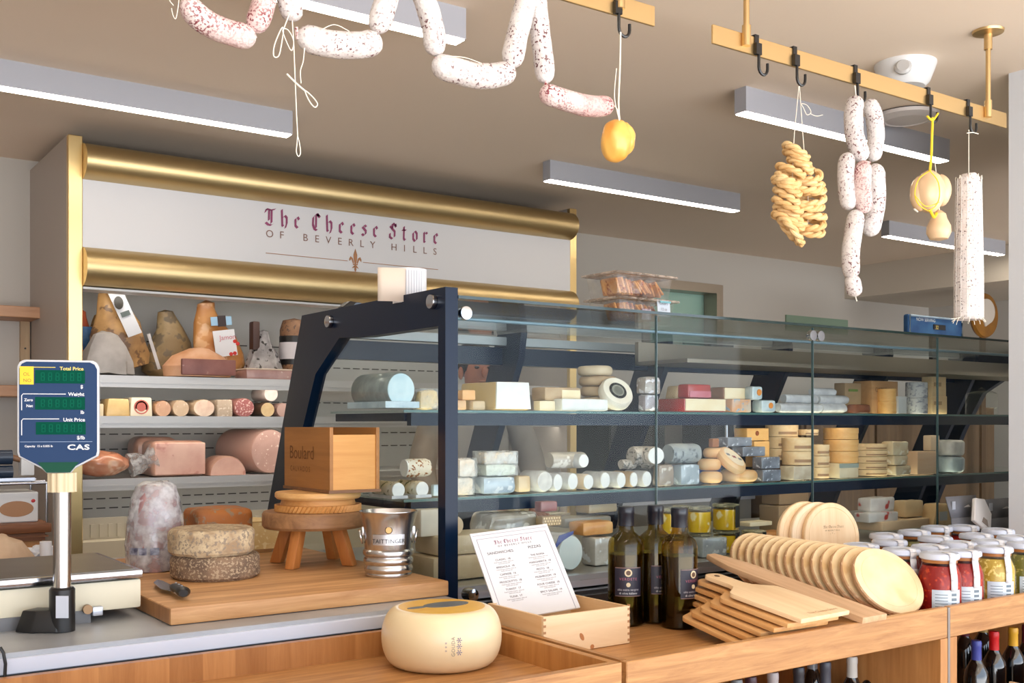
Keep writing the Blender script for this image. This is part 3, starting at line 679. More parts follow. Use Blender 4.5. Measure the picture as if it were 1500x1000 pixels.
# top glass, front glass panels, end glass
tg = MB().box((.022, -.02, ZT - .030), (LL - .022, .97, ZT - .022)).build('top_glass', glass, case)
MB().box((.021, -.023, ZT - .0305), (LL, -.0195, ZT - .0215)).build('polished_edge', glass_edge, tg)
xs = [XE + .021] + seams + [seams[-1] + step, seams[-1] + 2 * step, XEND - .02]
for a, b_ in zip(xs, xs[1:]):
    g = MB().box((a - XE + .002, -.004, ZB + .02), (b_ - XE - .002, .004, ZT - .032)).build('front_glass', glass, case)
    if a > XE + .1: MB().box((a - XE - .0015, -.0045, ZB + .02), (a - XE + .0015, .0045, ZT - .032)).build('pane_edge', mat('pane_edge_grey', (70, 92, 94), .2), g)
eg = [(YG + .02, H - .50), (YG + .02, H + .279), (3.262, H + .288), (3.451, H + .173), (3.574, H - .042), (3.70, H - .342), (3.78, H - .50)]
M = Matrix(((0, 0, 1, 0), (1, 0, 0, 0), (0, 1, 0, 0), (0, 0, 0, 1)))
MB().prism([(y - YG, z) for y, z in eg], -.004, .004, M).build('end_glass', glass, case)
# clamps and standoff buttons
for (px, py) in ((636, 442), (485, 471)):
    q = D(at(px, py, X=XE - .021))
    MB().lathe([(0, 0), (.021, 0), (.022, .004), (.02, .016), (0, .018)], T(q.x, q.y, q.z) @ RY(R(-90)), seg=24).build('standoff_button', chrome, case)
def clamp(x, z):
    MB().lathe([(0, 0), (.019, 0), (.021, .005), (.019, .02), (0, .022)], T(x, -.004, z) @ RX(R(90)), seg=22).build('glass_clamp', chrome, case)
q = D(at(677, 459, Y=YG)); clamp(q.x, q.z)
for s in (-.022, .022): clamp(seams[1] - XE + s, H + .325)
# shelves: dark rail with a glass plate on it
YSH = 2.967
ZU, ZL = H + .043, H - .243
for z, nm, y0 in ((ZU, 'upper_shelf_glass', YSH), (ZL, 'lower_shelf_glass', YSH)):
    s = MB().box((.06, y0 - YG, z - .008), (LL - .04, 3.50 - YG + (.1 if z < H else 0), z)).build(nm, pane('shelf_glass', (.86, .92, .9), 1.5), case)
    MB().box((.06, y0 - YG - .003, z - .008), (LL - .04, y0 - YG, z + .0005)).build('shelf_edge', mat('shelf_edge_green', (66, 104, 104), .2), s)
    MB().box((.09, y0 - YG + .004, z - .05), (LL - .06, y0 - YG + .03, z - .009)).build('shelf_rail', sky_tint_st, s)
    MB().box((.12, y0 - YG + .034, z - .024), (LL - .1, y0 - YG + .046, z - .018)).build('led_strip', led_w, s)
    for i in range(6):
        x = max(.08, seams[0] - XE - step + i * step)
        MB().box((x, y0 - YG + .03, z - .036), (x + .025, 3.5 - YG + (.1 if z < H else 0), z - .009)).build('shelf_bracket', sky_tint_st, s)
# stainless light canopy under the top
MB().box((1.3, .36, H + .235), (LL - .05, .66, H + .25)).box((1.3, .64, H + .235), (LL - .05, .66, H + .33)).build('light_canopy', mat('canopy_steel', (150, 140, 128), .35, .75), case)
# deck and plinth
ZD = H - .49
MB().box((.0, .10, ZD - .03), (LL, 1.2, ZD)).build('deck', mat('deck_steel', (178, 176, 172), .35, .6), case)
MB().box((.02, .07, ZD - .035), (LL, .10, ZD + .004)).build('deck_lip', steel, case)
MB().box((0, .0, ZD - .075), (LL, .06, ZD - .05)).box((0, .03, 0.02), (LL, 1.2, ZD - .04)).build('plinth', black_st, case)
MB().tube([(.0, .05, ZD + .02), (.0, .3, ZD - .005), (.0, .9, ZD - .02)], .012, 8).build('side_rod', black_st, case)
q = D(at(683, 869, Y=YG + .03)); MB().lathe([(0, 0), (.018, 0), (.02, .01), (.018, .04), (0, .045)], T(q.x, q.y, q.z) @ RX(R(90)), seg=20).build('levelling_knob', chrome, case)

# ---------------------------------------------------------------- contents: helpers
LEV = {'u': (ZU + .003, YSH + .03), 'l': (ZL + .003, YSH + .03), 'd': (ZD + .003, 2.78)}
def place(lv, px, up, back):
    z0, y0 = LEV[lv]; y = y0 + back
    x = at(px, 600, Y=y).x; t = CA * x + SA * y
    return x, y, z0 + up * t / FPX, t / FPX
def fit(x0, x1, y0, k):
    """width of a box of depth k*width whose sides fall on columns x0 and x1, front at y0"""
    xr = at(x1, 600, Y=y0).x; lo, hi = .001, 2.0
    for _ in range(40):
        w = (lo + hi) / 2
        if pxof((xr - w, y0 + k * w)) > x0: lo = w
        else: hi = w
    return xr - w, w
rj = random.Random(11)
def cbox(nm, cat, label, lv, x0, x1, h, up, m, k=.7, back=0.0, bev=.008, face=None, face_m=None, amp=.0012, taper=0.0, group=None, side=None, wrap=None, band=None):
    z0, y0 = LEV[lv]; y0 += back
    x, w = fit(x0, x1, y0, k); d = w * k
    kk = (CA * (x + w) + SA * y0) / FPX; hh = h * kk; zz = z0 + up * kk
    t = thing(nm, label, cat, (x, y0, zz), R(rj.uniform(-2.5, 2.5)), group=group)
    b = MB().prism([(0, 0), (w, 0), (w, d), (0, d)], 0, hh, None, [(taper * w, 0), (w * (1 - taper), 0), (w * (1 - taper), d), (taper * w, d)])
    if bev: b.bevel(min(bev, hh * .3), 2)
    if amp: b.rough(amp, 40, x0 * .37, 2)
    b.build('block', m, t)
    if face: MB().prism([(w * .03, -.0015), (w * .97, -.0015), (w * .97, .003), (w * .03, .003)], hh * .05, hh * .95, None, [(w * (.03 + taper), -.0015), (w * (.97 - taper), -.0015), (w * (.97 - taper), .003), (w * (.03 + taper), .003)]).build('cut_face', face, t)
    if wrap: MB().prism([(-.004, -.004), (w + .004, -.004), (w + .004, d + .004), (-.004, d + .004)], -.0005, hh + .004, None).bevel(.003, 1).rough(.0025, 60, x0, 3).build('wrapping', wrap, t)
    if band: MB().box((w * band[0], -.0035, hh * band[1]), (w * band[2], -.002, hh * band[3])).build('label', band[4], t)
    return t, w, d, hh
def drum(nm, cat, label, lv, x0, x1, h, up, m, back=0.0, top=None, round_=.35, group=None, amp=.0, lab=None, tilt=None):
    z0, y0 = LEV[lv]; px = (x0 + x1) / 2
    x = at(px, 600, Y=y0 + back).x; k = (CA * x + SA * (y0 + back)) / FPX
    r = (x1 - x0) * k / 2; y = y0 + back + r
    x = at(px, 600, Y=y).x; k = (CA * x + SA * y) / FPX; r = (x1 - x0) * k / 2
    hh = h * k
    t = thing(nm, label, cat, (x, y, z0 + up * k), group=group)
    q = min(round_ * hh, r * .5); pr = [(0, 0), (r - q, 0)] + [(r - q + q * math.sin(a), q - q * math.cos(a)) for a in (.4, .8, 1.2, 1.57)] + [(r - q + q * math.cos(a), hh - q + q * math.sin(a)) for a in (0, .4, .8, 1.2, 1.57)] + [(0, hh)]
    b = MB().lathe(pr, seg=30)
    if amp: b.rough(amp, 40, x0 * .31)
    b.build('wheel', m, t)
    if top: MB().lathe([(0, hh - .001), (r - q, hh - .001), (r - q, hh + .0015), (0, hh + .0015)], seg=26).build('top_label', top, t)
    if lab: MB().lathe([(r + .0008, hh * lab[0]), (r + .0012, hh * lab[0]), (r + .0012, hh * lab[1]), (r + .0008, hh * lab[1])], RZ(R(-130)), seg=14, a0=R(lab[2]), a1=R(lab[3])).build('label', lab[4], t)
    return t, r, hh
def log(nm, cat, label, lv, x0, x1, h, up, m, end=None, back=0.0, L=.16, ang=0.0, group=None, amp=0.0, sq=1.0, wrap=None, tray=None):
    """horizontal roll, its round end toward the shop; x0..x1 are the end's columns"""
    x, y, z, k = place(lv, (x0 + x1) / 2, up, back)
    r = h * k / 2; s = (x1 - x0) / h
    t = thing(nm, label, cat, (x, y, z), group=group)
    M = T(0, 0, r) @ RZ(ang) @ RX(R(-90)) @ Matrix.Diagonal((s, 1, 1, 1))
    b = MB().lathe([(0, .001), (r * .9, .001), (r, .01), (r, L - .012), (r * .85, L), (0, L)], M, seg=26)
    if amp: b.rough(amp, 50, x0)
    b.build('roll', m, t)
    if end: MB().lathe([(0, -.001), (r * .9, -.001), (r * .92, .004), (0, .004)], M, seg=26).build('end_face', end, t)
    if tray: MB().box((-r * s * 1.15, -.01, -.0005), (r * s * 1.15, L, r * .35)).build('tray', tray, t)
    return t, r
def across(nm, cat, label, lv, x0, x1, h, up, m, end, back=0.0, group=None, amp=0.0, endside=-1, tilt=0.0, r_end=None):
    """roll lying along the shelf (axis along the case), left end visible"""
    z0, y0 = LEV[lv]
    xa, xb = at(x0, 600, Y=y0 + back + .04).x, at(x1, 600, Y=y0 + back).x
    k = (CA * xb + SA * (y0 + back)) / FPX; r = h * k / 2
    t = thing(nm, label, cat, (xa, y0 + back + r, z0 + up * k), group=group)
    L = xb - xa
    M = T(0, 0, r) @ RY(R(90) - tilt)
    b = MB().lathe([(0, 0), (r * .9, 0), (r, .012), (r, L - .012), (r * .85, L), (0, L)], M, seg=24)
    if amp: b.rough(amp, 50, x0)
    b.build('roll', m, t)
    if end:
        MB().lathe([(0, -.0015), (r * .92, -.0015), (r * .93, .004), (0, .004)], M, seg=24).build('end_face', end, t)
    return t, r, L
# ---------------------------------------------------------------- cheeses in the case
white_ch = mat('cheese_white', (236, 236, 234), .5, col2=(224, 224, 224), vs=30, bump=.15, bs=60)
cream_ch = mat('cheese_pale', (240, 226, 196), .5, col2=(232, 212, 176), vs=14)
butter_ch = mat('cheese_butter', (240, 214, 160), .45, col2=(228, 192, 130), vs=12)
orange_ch = mat('cheese_orange', (226, 166, 104), .5, col2=(240, 194, 140), vs=14)
rind_beige = mat('rind_beige', (196, 170, 138), .6, col2=(172, 144, 114), vs=16, bump=.2)
rind_grey = spots('rind_grey', (150, 146, 140), (122, 120, 116), (196, 192, 186), vs=50, size=.38, bump=.3)
rind_blue = spots('rind_blue_grey', (132, 142, 148), (158, 164, 168), (96, 104, 112), vs=40, size=.4, bump=.3, coat=.4)
rind_white = mat('rind_bloomy', (236, 230, 218), .65, col2=(222, 212, 196), vs=22, bump=.2)
wrap_w = mat('wrap_white', (220, 221, 224), .32, col2=(184, 184, 190), vs=18, bump=.5, bs=40, coat=.4)
wrap_blue = mat('wrap_pale_blue', (196, 214, 226), .3, col2=(168, 188, 204), vs=20, bump=.5, bs=50, coat=.4)
foil_dark = spots('foil_dark', (96, 100, 112), (140, 146, 160), (206, 212, 224), vs=60, size=.36, rough=.3, bump=.4, coat=.5)
red_wax = mat('red_wax', (180, 50, 50), .3, col2=(156, 62, 58), vs=10, coat=.5)
pink_wr = mat('pink_wrap', (206, 130, 148), .35, col2=(186, 96, 110), vs=16, coat=.4)
spruce = wood('spruce_box', (236, 198, 146), (246, 218, 176), 'x', 16, .6)
spruce_o = wood('spruce_box_amber', (232, 168, 94), (244, 196, 128), 'x', 14, .55)
paper_l = mat('paper_lettered', (214, 216, 222), .6, col2=(150, 156, 176), vs=70, lo=.5, hi=.62, stretch=(.3, 1, 1))
herb = spots('herb_crust', (236, 232, 222), (226, 216, 198), (150, 90, 40), vs=70, size=.42, bump=.5)
herb2 = spots('leaf_crust', (230, 226, 212), (210, 190, 150), (110, 104, 56), vs=50, size=.42, bump=.5)
ash = spots('ash_rind', (196, 186, 176), (150, 144, 138), (84, 82, 80), vs=70, size=.42, bump=.4)
choc = mat('brown_cheese', (140, 82, 54), .4, col2=(118, 66, 44), vs=12)
card = mat('brown_card', (166, 138, 106), .6, col2=(146, 118, 88), vs=8)
# ---- upper shelf
log('wrapped_cheese_log', 'cheese', 'big pale blue-ended wrapped cheese roll at the open end of the upper shelf', 'u', 563, 612, 53, 2, mat('wrap_grey_blue', (128, 138, 140), .3, col2=(150, 160, 162), vs=30, bump=.3, bs=60, coat=.4), mat('roll_end', (176, 206, 220), .35, col2=(206, 226, 234), vs=14, coat=.4), back=.0, L=.26, tray=wrap_blue, ang=0)
cbox('wrapped_cheese', 'cheese', 'yellow cheese hunk in white film beside the pale blue roll', 'u', 606, 644, 29, 0, butter_ch, .6, .0, .02, amp=.006, wrap=film)
cbox('cheese_brick', 'cheese', 'small orange-brown brick atop two others beside the case post', 'u', 670, 697, 15, 14, orange_ch, .6, .02, .006)
cbox('cheese_brick', 'cheese', 'little tan brick under the orange-brown one, hard by the post', 'u', 664, 684, 14, 0, mat('brick_tan', (224, 184, 142), .5, col2=(206, 160, 118), vs=20), .6, .015, .006)
cbox('cheese_brick', 'cheese', 'little beige brick under the orange-brown one, nearer the white-faced block', 'u', 686, 711, 13, 0, mat('brick_beige', (216, 190, 156), .5, col2=(196, 168, 134), vs=20), .6, .0, .006)
t, w, d, h = cbox('blue_vein_block', 'cheese', 'large cheese block with a tall white cut face and tan rind', 'u', 672, 778, 41, 0, mat('rind_amber', (196, 168, 126), .5, col2=(214, 180, 120), vs=9), 1.5, .02, .012, face=None, taper=.05)
MB().prism([(.004, -.003), (w * .98, -.003), (w * .98, .004), (.004, .004)], .004, h * .985, None, [(w * .05, -.003), (w * .92, -.003), (w * .92, .004), (w * .05, .004)]).build('cut_face', white_ch, t)
t, w, d, h = cbox('half_cheese', 'cheese', 'brown-rinded half cheese showing a cream face, behind the white slab', 'u', 778, 852, 20, 14, rind_beige, .5, .05, .01)
MB().box((w * .45, -.003, h * .1), (w * .95, .003, h * .8)).build('cut_face', cream_ch, t)
cbox('cheese_wedge', 'cheese', 'small cream wedge between the white-faced block and the white slab', 'u', 781, 813, 14, 0, cream_ch, .6, .01, .004)
cbox('cheese_slab', 'cheese', 'long low white cheese slab before the stacked grey wheels', 'u', 810, 891, 17, 0, white_ch, .25, .0, .006)
for i, (a, b_, u, h, lb) in enumerate(((852, 903, 2, 19, 'bottom grey-beige wheel of the tall stack, mostly behind the white slab'), (850, 904, 22, 14, 'second wheel from below in the tall grey-beige stack'), (848, 904, 37, 14, 'third wheel up in the tall grey-beige stack'), (846, 897, 52, 14, 'topmost wheel of the tall grey-beige stack'))):
    drum('tomme_wheel', 'cheese', lb, 'u', a, b_, h, u, rind_beige if i in (1, 2) else mat('rind_pale', (212, 194, 168), .6, col2=(192, 172, 144), vs=16, bump=.2), .06, round_=.4, group='stacked grey-beige wheels', amp=.002)
x, y, z, k = place('u', 913, 0, -.02)
t = thing('labelled_wheel', 'white round cheese tipped up to show its black oval label', 'cheese', (x, y, z))
rr = 26 * k; M = T(0, .045, rr * .97) @ RX(R(56)) @ RY(R(-8))
MB().lathe([(0, -.022), (rr * .9, -.022), (rr, -.012), (rr, .012), (rr * .9, .022), (0, .022)], M, seg=34).build('wheel', rind_white, t)
MB().lathe([(0, .0222), (rr * .54, .0222), (rr * .54, .0235), (0, .0235)], M, seg=26).build('black_label', black_pl, t)
MB().lathe([(rr * .32, .0236), (rr * .32, .0242), (rr * .38, .0242), (rr * .38, .0236)], M, seg=22).build('label_ring', mat('label_grey2', (150, 150, 140), .5), t)
bag = spots('bagged_mix', (176, 168, 164), (150, 136, 128), (220, 216, 224), vs=50, size=.42, rough=.3, coat=.6, bump=.4)
cbox('bagged_cheese', 'cheese', 'film-wrapped bundle on top, beside the black-labelled wheel', 'u', 930, 970, 26, 25, bag, .6, .05, .015, amp=.004, taper=.08)
cbox('bagged_cheese', 'cheese', 'film-wrapped bundle underneath, beside the black-labelled wheel', 'u', 934, 966, 24, 0, spots('bagged_mix2', (140, 132, 140), (164, 158, 170), (214, 216, 228), vs=44, size=.4, rough=.3, coat=.6, bump=.4), .6, .03, .012, amp=.004)
cbox('wrapped_wedge', 'cheese', 'beige film-wrapped wedge leaning behind the red waxed piece', 'u', 972, 1022, 22, 16, mat('wedge_beige', (176, 152, 118), .5, col2=(190, 166, 130), vs=12), .5, .07, .01, taper=.12)
cbox('waxed_cheese', 'cheese', 'red-waxed cheese piece in pink film on top of the cream block', 'u', 992, 1041, 20, 20, red_wax, .5, .01, .008, band=(.05, .05, .97, .5, pink_wr))
t, w, d, h = cbox('waxed_cheese', 'cheese', 'long cream-faced cheese with red wax rind at the first glass seam', 'u', 962, 1061, 19, 0, red_wax, .7, .0, .008)
MB().box((.006, -.003, .004), (w - .004, .003, h - .002)).build('cut_face', cream_ch, t)
cbox('cheese_cone', 'cheese', 'brown and cream half-wrapped cheese beside the red waxed piece', 'u', 1038, 1096, 18, 18, mat('cone_brown', (150, 110, 86), .5, col2=(176, 130, 100), vs=12), .6, .04, .01, face=cream_ch)
pk = mat('pack_white_blue', (214, 222, 226), .4, col2=(176, 196, 206), vs=26, coat=.3)
lg = mat('pack_orange', (226, 140, 60), .4)
for a, b_, u, h, lb in ((1090, 1118, 18, 20, 'pale packet with an orange dot perched on the packets'), (1100, 1136, 0, 18, 'pale packet with an orange dot lying on the shelf')):
    t, w, d, hh = cbox('cheese_packet', 'packet', lb, 'u', a, b_, h, u, pk, .7, .0, .012)
    MB().lathe([(0, 0), (hh * .24, 0), (hh * .24, .0025), (0, .0025)], T(w * .62, 0, hh * .55) @ RX(R(90)), seg=18).build('orange_dot', lg, t)
cbox('cheese_packet', 'packet', 'patterned orange and silver packet below the cream half-wrapped cheese', 'u', 1057, 1102, 19, 0, spots('pack_pattern', (220, 150, 92), (206, 190, 176), (150, 170, 190), vs=50, size=.4, coat=.4), .5, .01, .006)
for i, (a, b_, u, h, bk, lb) in enumerate(((1134, 1206, 0, 14, .0, 'white film roll lying lowest, next to the orange-dot packets'), (1196, 1242, 0, 14, .02, 'white film roll lying lowest, past the second glass seam'), (1142, 1200, 13, 14, .03, 'white film roll in the middle of the pile, near the packets'), (1192, 1244, 13, 13, .03, 'white film roll in the middle of the pile, reaching past the seam'), (1182, 1226, 25, 11, .05, 'white film roll crowning the pile'))):
    across('film_wrapped_roll', 'cheese', lb, 'u', a, b_, h, u, wrap_w, None, bk, group='white film-wrapped rolls', amp=.004)
t, w, d, h = cbox('brown_cheese', 'cheese', 'flat dark red-brown cheese lying before the lettered wooden box', 'u', 1240, 1277, 13, 0, choc, .5, -.02, .012)
cbox('cheese_carton', 'box', 'tan carton with a green strip behind the white film rolls', 'u', 1222, 1262, 44, 0, card, .5, .09, .003, band=(.2, .72, .75, .8, mat('green_strip', (96, 120, 50), .5)))
t, w, d, h = cbox('wooden_cheese_box', 'box', 'broad lettered wooden cheese box behind the red-brown cheese', 'u', 1250, 1316, 47, 0, wood('box_brown', (176, 130, 88), (198, 152, 108), 'x', 10), .5, .06, .004)
write(t, [('CARLS', w * .12, h * .66, h * .2)], mat('burnt_letter', (120, 82, 52), .6), T(0, -.001, 0) @ UPRIGHT)
for a, b_, u, lb in ((1283, 1313, 0, 'lower pale round wooden box before the lettered box'), (1284, 1312, 18, 'upper pale round wooden box before the lettered box')):
    drum('round_cheese_box', 'box', lb, 'u', a, b_, 18, u, spruce_o, .0, round_=.04, group='pale round boxes on the upper shelf')
cbox('white_carton', 'box', 'little white carton beside the printed tubs', 'u', 1306, 1328, 25, 0, mat('carton_white', (214, 216, 218), .5), .6, -.01, .003)
for u, lb in ((0, 'lower white tub printed with grey lines'), (23, 'upper white tub printed with grey lines')):
    drum('printed_tub', 'tub', lb, 'u', 1327, 1358, 23, u, paper_l, .0, round_=.06, group='printed white tubs')
for i, (a, b_, u, h, m_, lb) in enumerate(((1350, 1386, 0, 26, spruce, 'lowest pale wooden box of the last stack on the upper shelf'), (1350, 1386, 26, 28, spruce, 'topmost pale wooden box of the last stack on the upper shelf'))):
    cbox('wooden_cheese_box', 'box', lb, 'u', a, b_, h, u, m_, .5, .02, .003, band=(.1, .5, .6, .7, mat('faint_print', (186, 150, 112), .6)), group='last wooden boxes on the upper shelf')
# cake stand of glass past the last seam
x, y, z, k = place('u', 1438, 0, .12)
t = thing('glass_cloche', 'clear stacked glass jar past the last seam of the case', 'glass jar', (x, y, z))
MB().lathe([(.075, 0), (.08, .006), (.078, .03), (.082, .036), (.078, .042), (.078, .066), (.082, .072), (.078, .078), (.076, .108), (.05, .12), (.012, .123), (.016, .132), (0, .141)], seg=36).build('glass_body', jar_glass, t)
# ---- lower shelf
wh_end = mat('goat_white', (240, 240, 238), .5, col2=(226, 226, 228), vs=30)
log('goat_log', 'cheese', 'herb-crusted goat log lowest in the trio, nearest the wooden box', 'l', 572, 595, 24, 0, herb2, wh_end, .0, .15, tray=wrap_w, amp=.002)
log('goat_log', 'cheese', 'herb-crusted goat log lowest in the trio, nearest the case post', 'l', 607, 630, 24, 0, herb2, wh_end, .0, .15, tray=wrap_w, amp=.002)
across('goat_log', 'cheese', 'herb-crusted goat log lying crosswise on top of the trio', 'l', 590, 634, 27, 28, herb, wh_end, .03, amp=.003)
cbox('cheese_piece', 'cheese', 'pale blue wrapped piece between the goat logs and the case post', 'l', 630, 650, 17, 0, wrap_blue, .6, .02, .006)
soft = mat('soft_white', (238, 232, 224), .45, col2=(246, 206, 160), vs=14, coat=.5)
soft2 = mat('soft_peach', (240, 210, 170), .45, col2=(228, 222, 214), vs=12, coat=.5)
cbox('soft_cheese', 'cheese', 'white and peach soft cheese stacked upper, against the post', 'l', 664, 697, 26, 26, soft, .6, .02, .012, amp=.003, wrap=film)
cbox('soft_cheese', 'cheese', 'white and peach soft cheese stacked lower, against the post', 'l', 660, 693, 25, 0, soft2, .6, .02, .012, amp=.003, wrap=film)
cbox('soft_cheese', 'cheese', 'big film-wrapped brie wedge on the stack beside the post', 'l', 692, 756, 17, 42, soft2, .6, .03, .012, amp=.004, wrap=film2)
cbox('soft_cheese', 'cheese', 'pale green-white brie wedge in the middle of the stack beside the post', 'l', 694, 757, 17, 25, mat('soft_greenish', (226, 230, 214), .45, coat=.5), .6, .025, .012, amp=.004, wrap=film)
cbox('soft_cheese', 'cheese', 'marbled blue-white wrapped wedge lowest in the stack beside the post', 'l', 690, 755, 24, 0, spots('blue_wrap', (198, 212, 224), (170, 186, 202), (232, 238, 244), vs=30, size=.4, coat=.6, rough=.25), .6, .0, .012, amp=.004)
cbox('cheese_piece', 'cheese', 'beige wrapped piece between the brie stack and the paper-topped round', 'l', 752, 778, 24, 0, mat('piece_beige', (222, 196, 156), .5, col2=(206, 176, 136), vs=14, coat=.5), .6, .02, .01)
log('paper_round', 'cheese', 'round cheese in white paper with a stamped disc, low beside the beige piece', 'l', 783, 813, 31, 0, wrap_w, mat('stamped_paper', (232, 228, 222), .5, col2=(206, 202, 198), vs=40), -.01, .12, amp=.003)
for i, (a, b_, h, m_, lb) in enumerate(((808, 826, 26, wrap_w, 'small white roll right beside the stamped round'), (829, 849, 26, wrap_w, 'second small white roll past the stamped round'), (852, 872, 23, soft2, 'small tan-sided roll under the film log'), (877, 896, 25, wrap_w, 'small white roll with a plain end, midway to the seam'), (901, 919, 24, wrap_w, 'small white roll, second before the seam'), (921, 936, 23, rind_beige, 'small beige roll, one before the seam'), (938, 957, 24, wrap_w, 'small white roll just before the glass seam'))):
    log('small_roll', 'cheese', lb, 'l', a, b_, h, 0, m_, wh_end, .0 + (i % 2) * .01, .12, group='small rolls on the lower shelf', amp=.002, sq=1)
across('wrapped_log', 'cheese', 'film-wrapped log lying crosswise above the small rolls', 'l', 802, 862, 24, 30, spots('log_film', (196, 186, 174), (170, 160, 150), (226, 220, 214), vs=26, size=.4, coat=.6, rough=.3), None, .06, amp=.003)
log('wrapped_log', 'cheese', 'white-ended short log beside the crosswise film log', 'l', 845, 865, 21, 31, wrap_w, wh_end, .03, .08)
for i, (a, b_, lb) in enumerate(((904, 934, 'greyish rolled cheese lying on the small rolls'), (936, 964, 'pale greyish rolled cheese at the seam, on the small rolls'))):
    across('grey_roll', 'cheese', lb, 'l', a, b_, 15, 25, ash, None, .05, amp=.002)
across('speckled_log', 'cheese', 'speckled ash log with a bright white end by the glass seam', 'l', 924, 960, 27, 31, ash, None, .02, amp=.003)
log('speckled_log', 'cheese', 'white round end of an ash log right at the glass seam', 'l', 944, 978, 27, 32, ash, wh_end, -.01, .1)
across('blue_grey_log', 'cheese', 'blue-grey mottled log on top, just past the glass seam', 'l', 978, 1030, 29, 31, rind_blue, None, .0, amp=.003)
cbox('blue_grey_log', 'cheese', 'brown-grey mottled block below the blue-grey log', 'l', 955, 988, 31, 0, spots('rind_mott', (170, 152, 136), (146, 132, 122), (206, 196, 186), vs=40, size=.4, coat=.5), .5, .0, .012, amp=.003)
cbox('blue_grey_log', 'cheese', 'pale blue wrapped block below the blue-grey log', 'l', 984, 1026, 30, 0, spots('rind_blue2', (150, 164, 176), (178, 190, 202), (216, 226, 236), vs=34, size=.4, coat=.6, rough=.25), .5, .0, .012, amp=.003)
ow = mat('washed_rind', (238, 198, 148), .5, col2=(226, 170, 112), vs=14, coat=.2)
for i, (a, b_, u, h, bk, lb) in enumerate(((1024, 1058, 0, 17, .01, 'peach washed-rind wheel lowest, beside the pale blue block'), (1054, 1109, 0, 17, .0, 'peach washed-rind wheel lying under the tipped one'), (1022, 1056, 18, 17, .03, 'peach washed-rind wheel second up, beside the blue-grey log'), (1030, 1062, 35, 15, .06, 'peach washed-rind wheel highest, behind the tipped one'))):
    drum('washed_rind_wheel', 'cheese', lb, 'l', a, b_, h, u, ow, bk, round_=.45, group='peach washed-rind wheels')
x, y, z, k = place('l', 1084, 14, .0)
t = thing('washed_rind_wheel', 'peach wheel tipped up showing a printed label', 'cheese', (x, y, z), group='peach washed-rind wheels')
rr = 25 * k; M = T(0, .05, rr * .72) @ RX(R(42)) @ RY(R(12))
MB().lathe([(0, -.02), (rr * .86, -.02), (rr, -.006), (rr, .008), (rr * .86, .02), (0, .02)], M, seg=34).build('wheel', ow, t)
MB().lathe([(0, .0202), (rr * .74, .0202), (rr * .74, .0212), (0, .0212)], M, seg=26).build('label', mat('label_cream', (240, 222, 196), .5), t)
for dx, dy, c in ((0, 0, (150, 50, 50)), (-.5, .12, (110, 110, 120)), (.5, -.1, (120, 118, 124))): MB().box((dx * rr - rr * .16, dy * rr - rr * .09, .0212), (dx * rr + rr * .16, dy * rr + rr * .09, .0218)).xf(M).build('label_print', mat('print_%d' % c[0], c, .5), t)
for i, (a, b_, u, h, bk, lb) in enumerate(((1104, 1144, 0, 17, .0, 'dark foil block lowest, between the peach wheels and the round boxes'), (1102, 1143, 18, 17, .01, 'dark foil block second up, between the peach wheels and the round boxes'), (1072, 1121, 36, 14, .05, 'dark foil block third up, behind the tipped wheel'), (1050, 1101, 51, 13, .07, 'dark foil block on the very top of its stack'))):
    cbox('foil_block', 'cheese', lb, 'l', a, b_, h, u, foil_dark, .45, bk, .004, group='dark foil-wrapped blocks', amp=.001)
cbox('foil_block', 'cheese', 'amber end of a foil block beside the topmost one', 'l', 1038, 1054, 13, 51, mat('amber_end', (150, 96, 60), .5), .6, .08, .004)
t, w, d, h = cbox('wooden_cheese_box', 'box', 'amber wooden cheese box with a knot, upper one', 'l', 1076, 1128, 18, 57, spruce_o, .5, .1, .003)
MB().lathe([(0, 0), (h * .2, 0), (h * .2, .002), (0, .002)], T(w * .45, 0, h * .6) @ RX(R(90)), seg=14).build('knot', mat('knot', (150, 74, 34), .6), t)
t, w, d, h = cbox('wooden_cheese_box', 'box', 'amber wooden cheese box with a knot, under the other', 'l', 1092, 1128, 37, 19, spruce_o, .5, .1, .003)
MB().lathe([(0, 0), (h * .08, 0), (h * .08, .002), (0, .002)], T(w * .6, 0, h * .6) @ RX(R(90)), seg=14).build('knot', MATS['knot'], t)
def boxstack(a, b_, n, u0, h, bk, lbs, m_=None, grp='round wooden cheese boxes', pr=True):
    for i in range(n):
        t, r, hh = drum('round_cheese_box', 'box', lbs[i], 'l', a, b_, h - .6, u0 + i * h, m_ or spruce, bk, round_=.03, group=grp)
        MB().lathe([(r + .0015, hh * .55), (r + .002, hh * .55), (r + .002, hh), (r * .2, hh + .001), (0, hh + .001)], seg=30).build('lid', m_ or spruce, t)
        if pr: MB().lathe([(r + .0024, hh * .2), (r + .0027, hh * .2), (r + .0027, hh * .42), (r + .0024, hh * .42)], RZ(R(-150)), seg=10, a0=0, a1=R(75)).build('burnt_print', mat('faint_print2', (170, 130, 96), .6), t)
boxstack(1122, 1168, 3, 27, 17, .09, ['round wooden box lowest of three behind the amber knotted boxes', 'round wooden box midway of three behind the amber knotted boxes', 'round wooden box topmost of three behind the amber knotted boxes'])
boxstack(1146, 1190, 2, 21, 20, .0, ['round wooden box, lower of the pair before the second glass seam', 'round wooden box, upper of the pair before the second glass seam'])
boxstack(1168, 1198, 1, 62, 9, .07, ['thin wooden box crowning the stack at the second glass seam'])
cbox('paper_parcel', 'parcel', 'flat whitish papered cheese under the pair of round boxes', 'l', 1142, 1192, 20, 0, mat('papered', (222, 210, 190), .5, col2=(200, 180, 154), vs=22, bump=.3), .6, .0, .006, amp=.002)
boxstack(1186, 1214, 3, 0, 16.5, .02, ['slim round box lowest, directly past the second glass seam', 'slim round box midway, directly past the second glass seam', 'slim round box on top, directly past the second glass seam'])
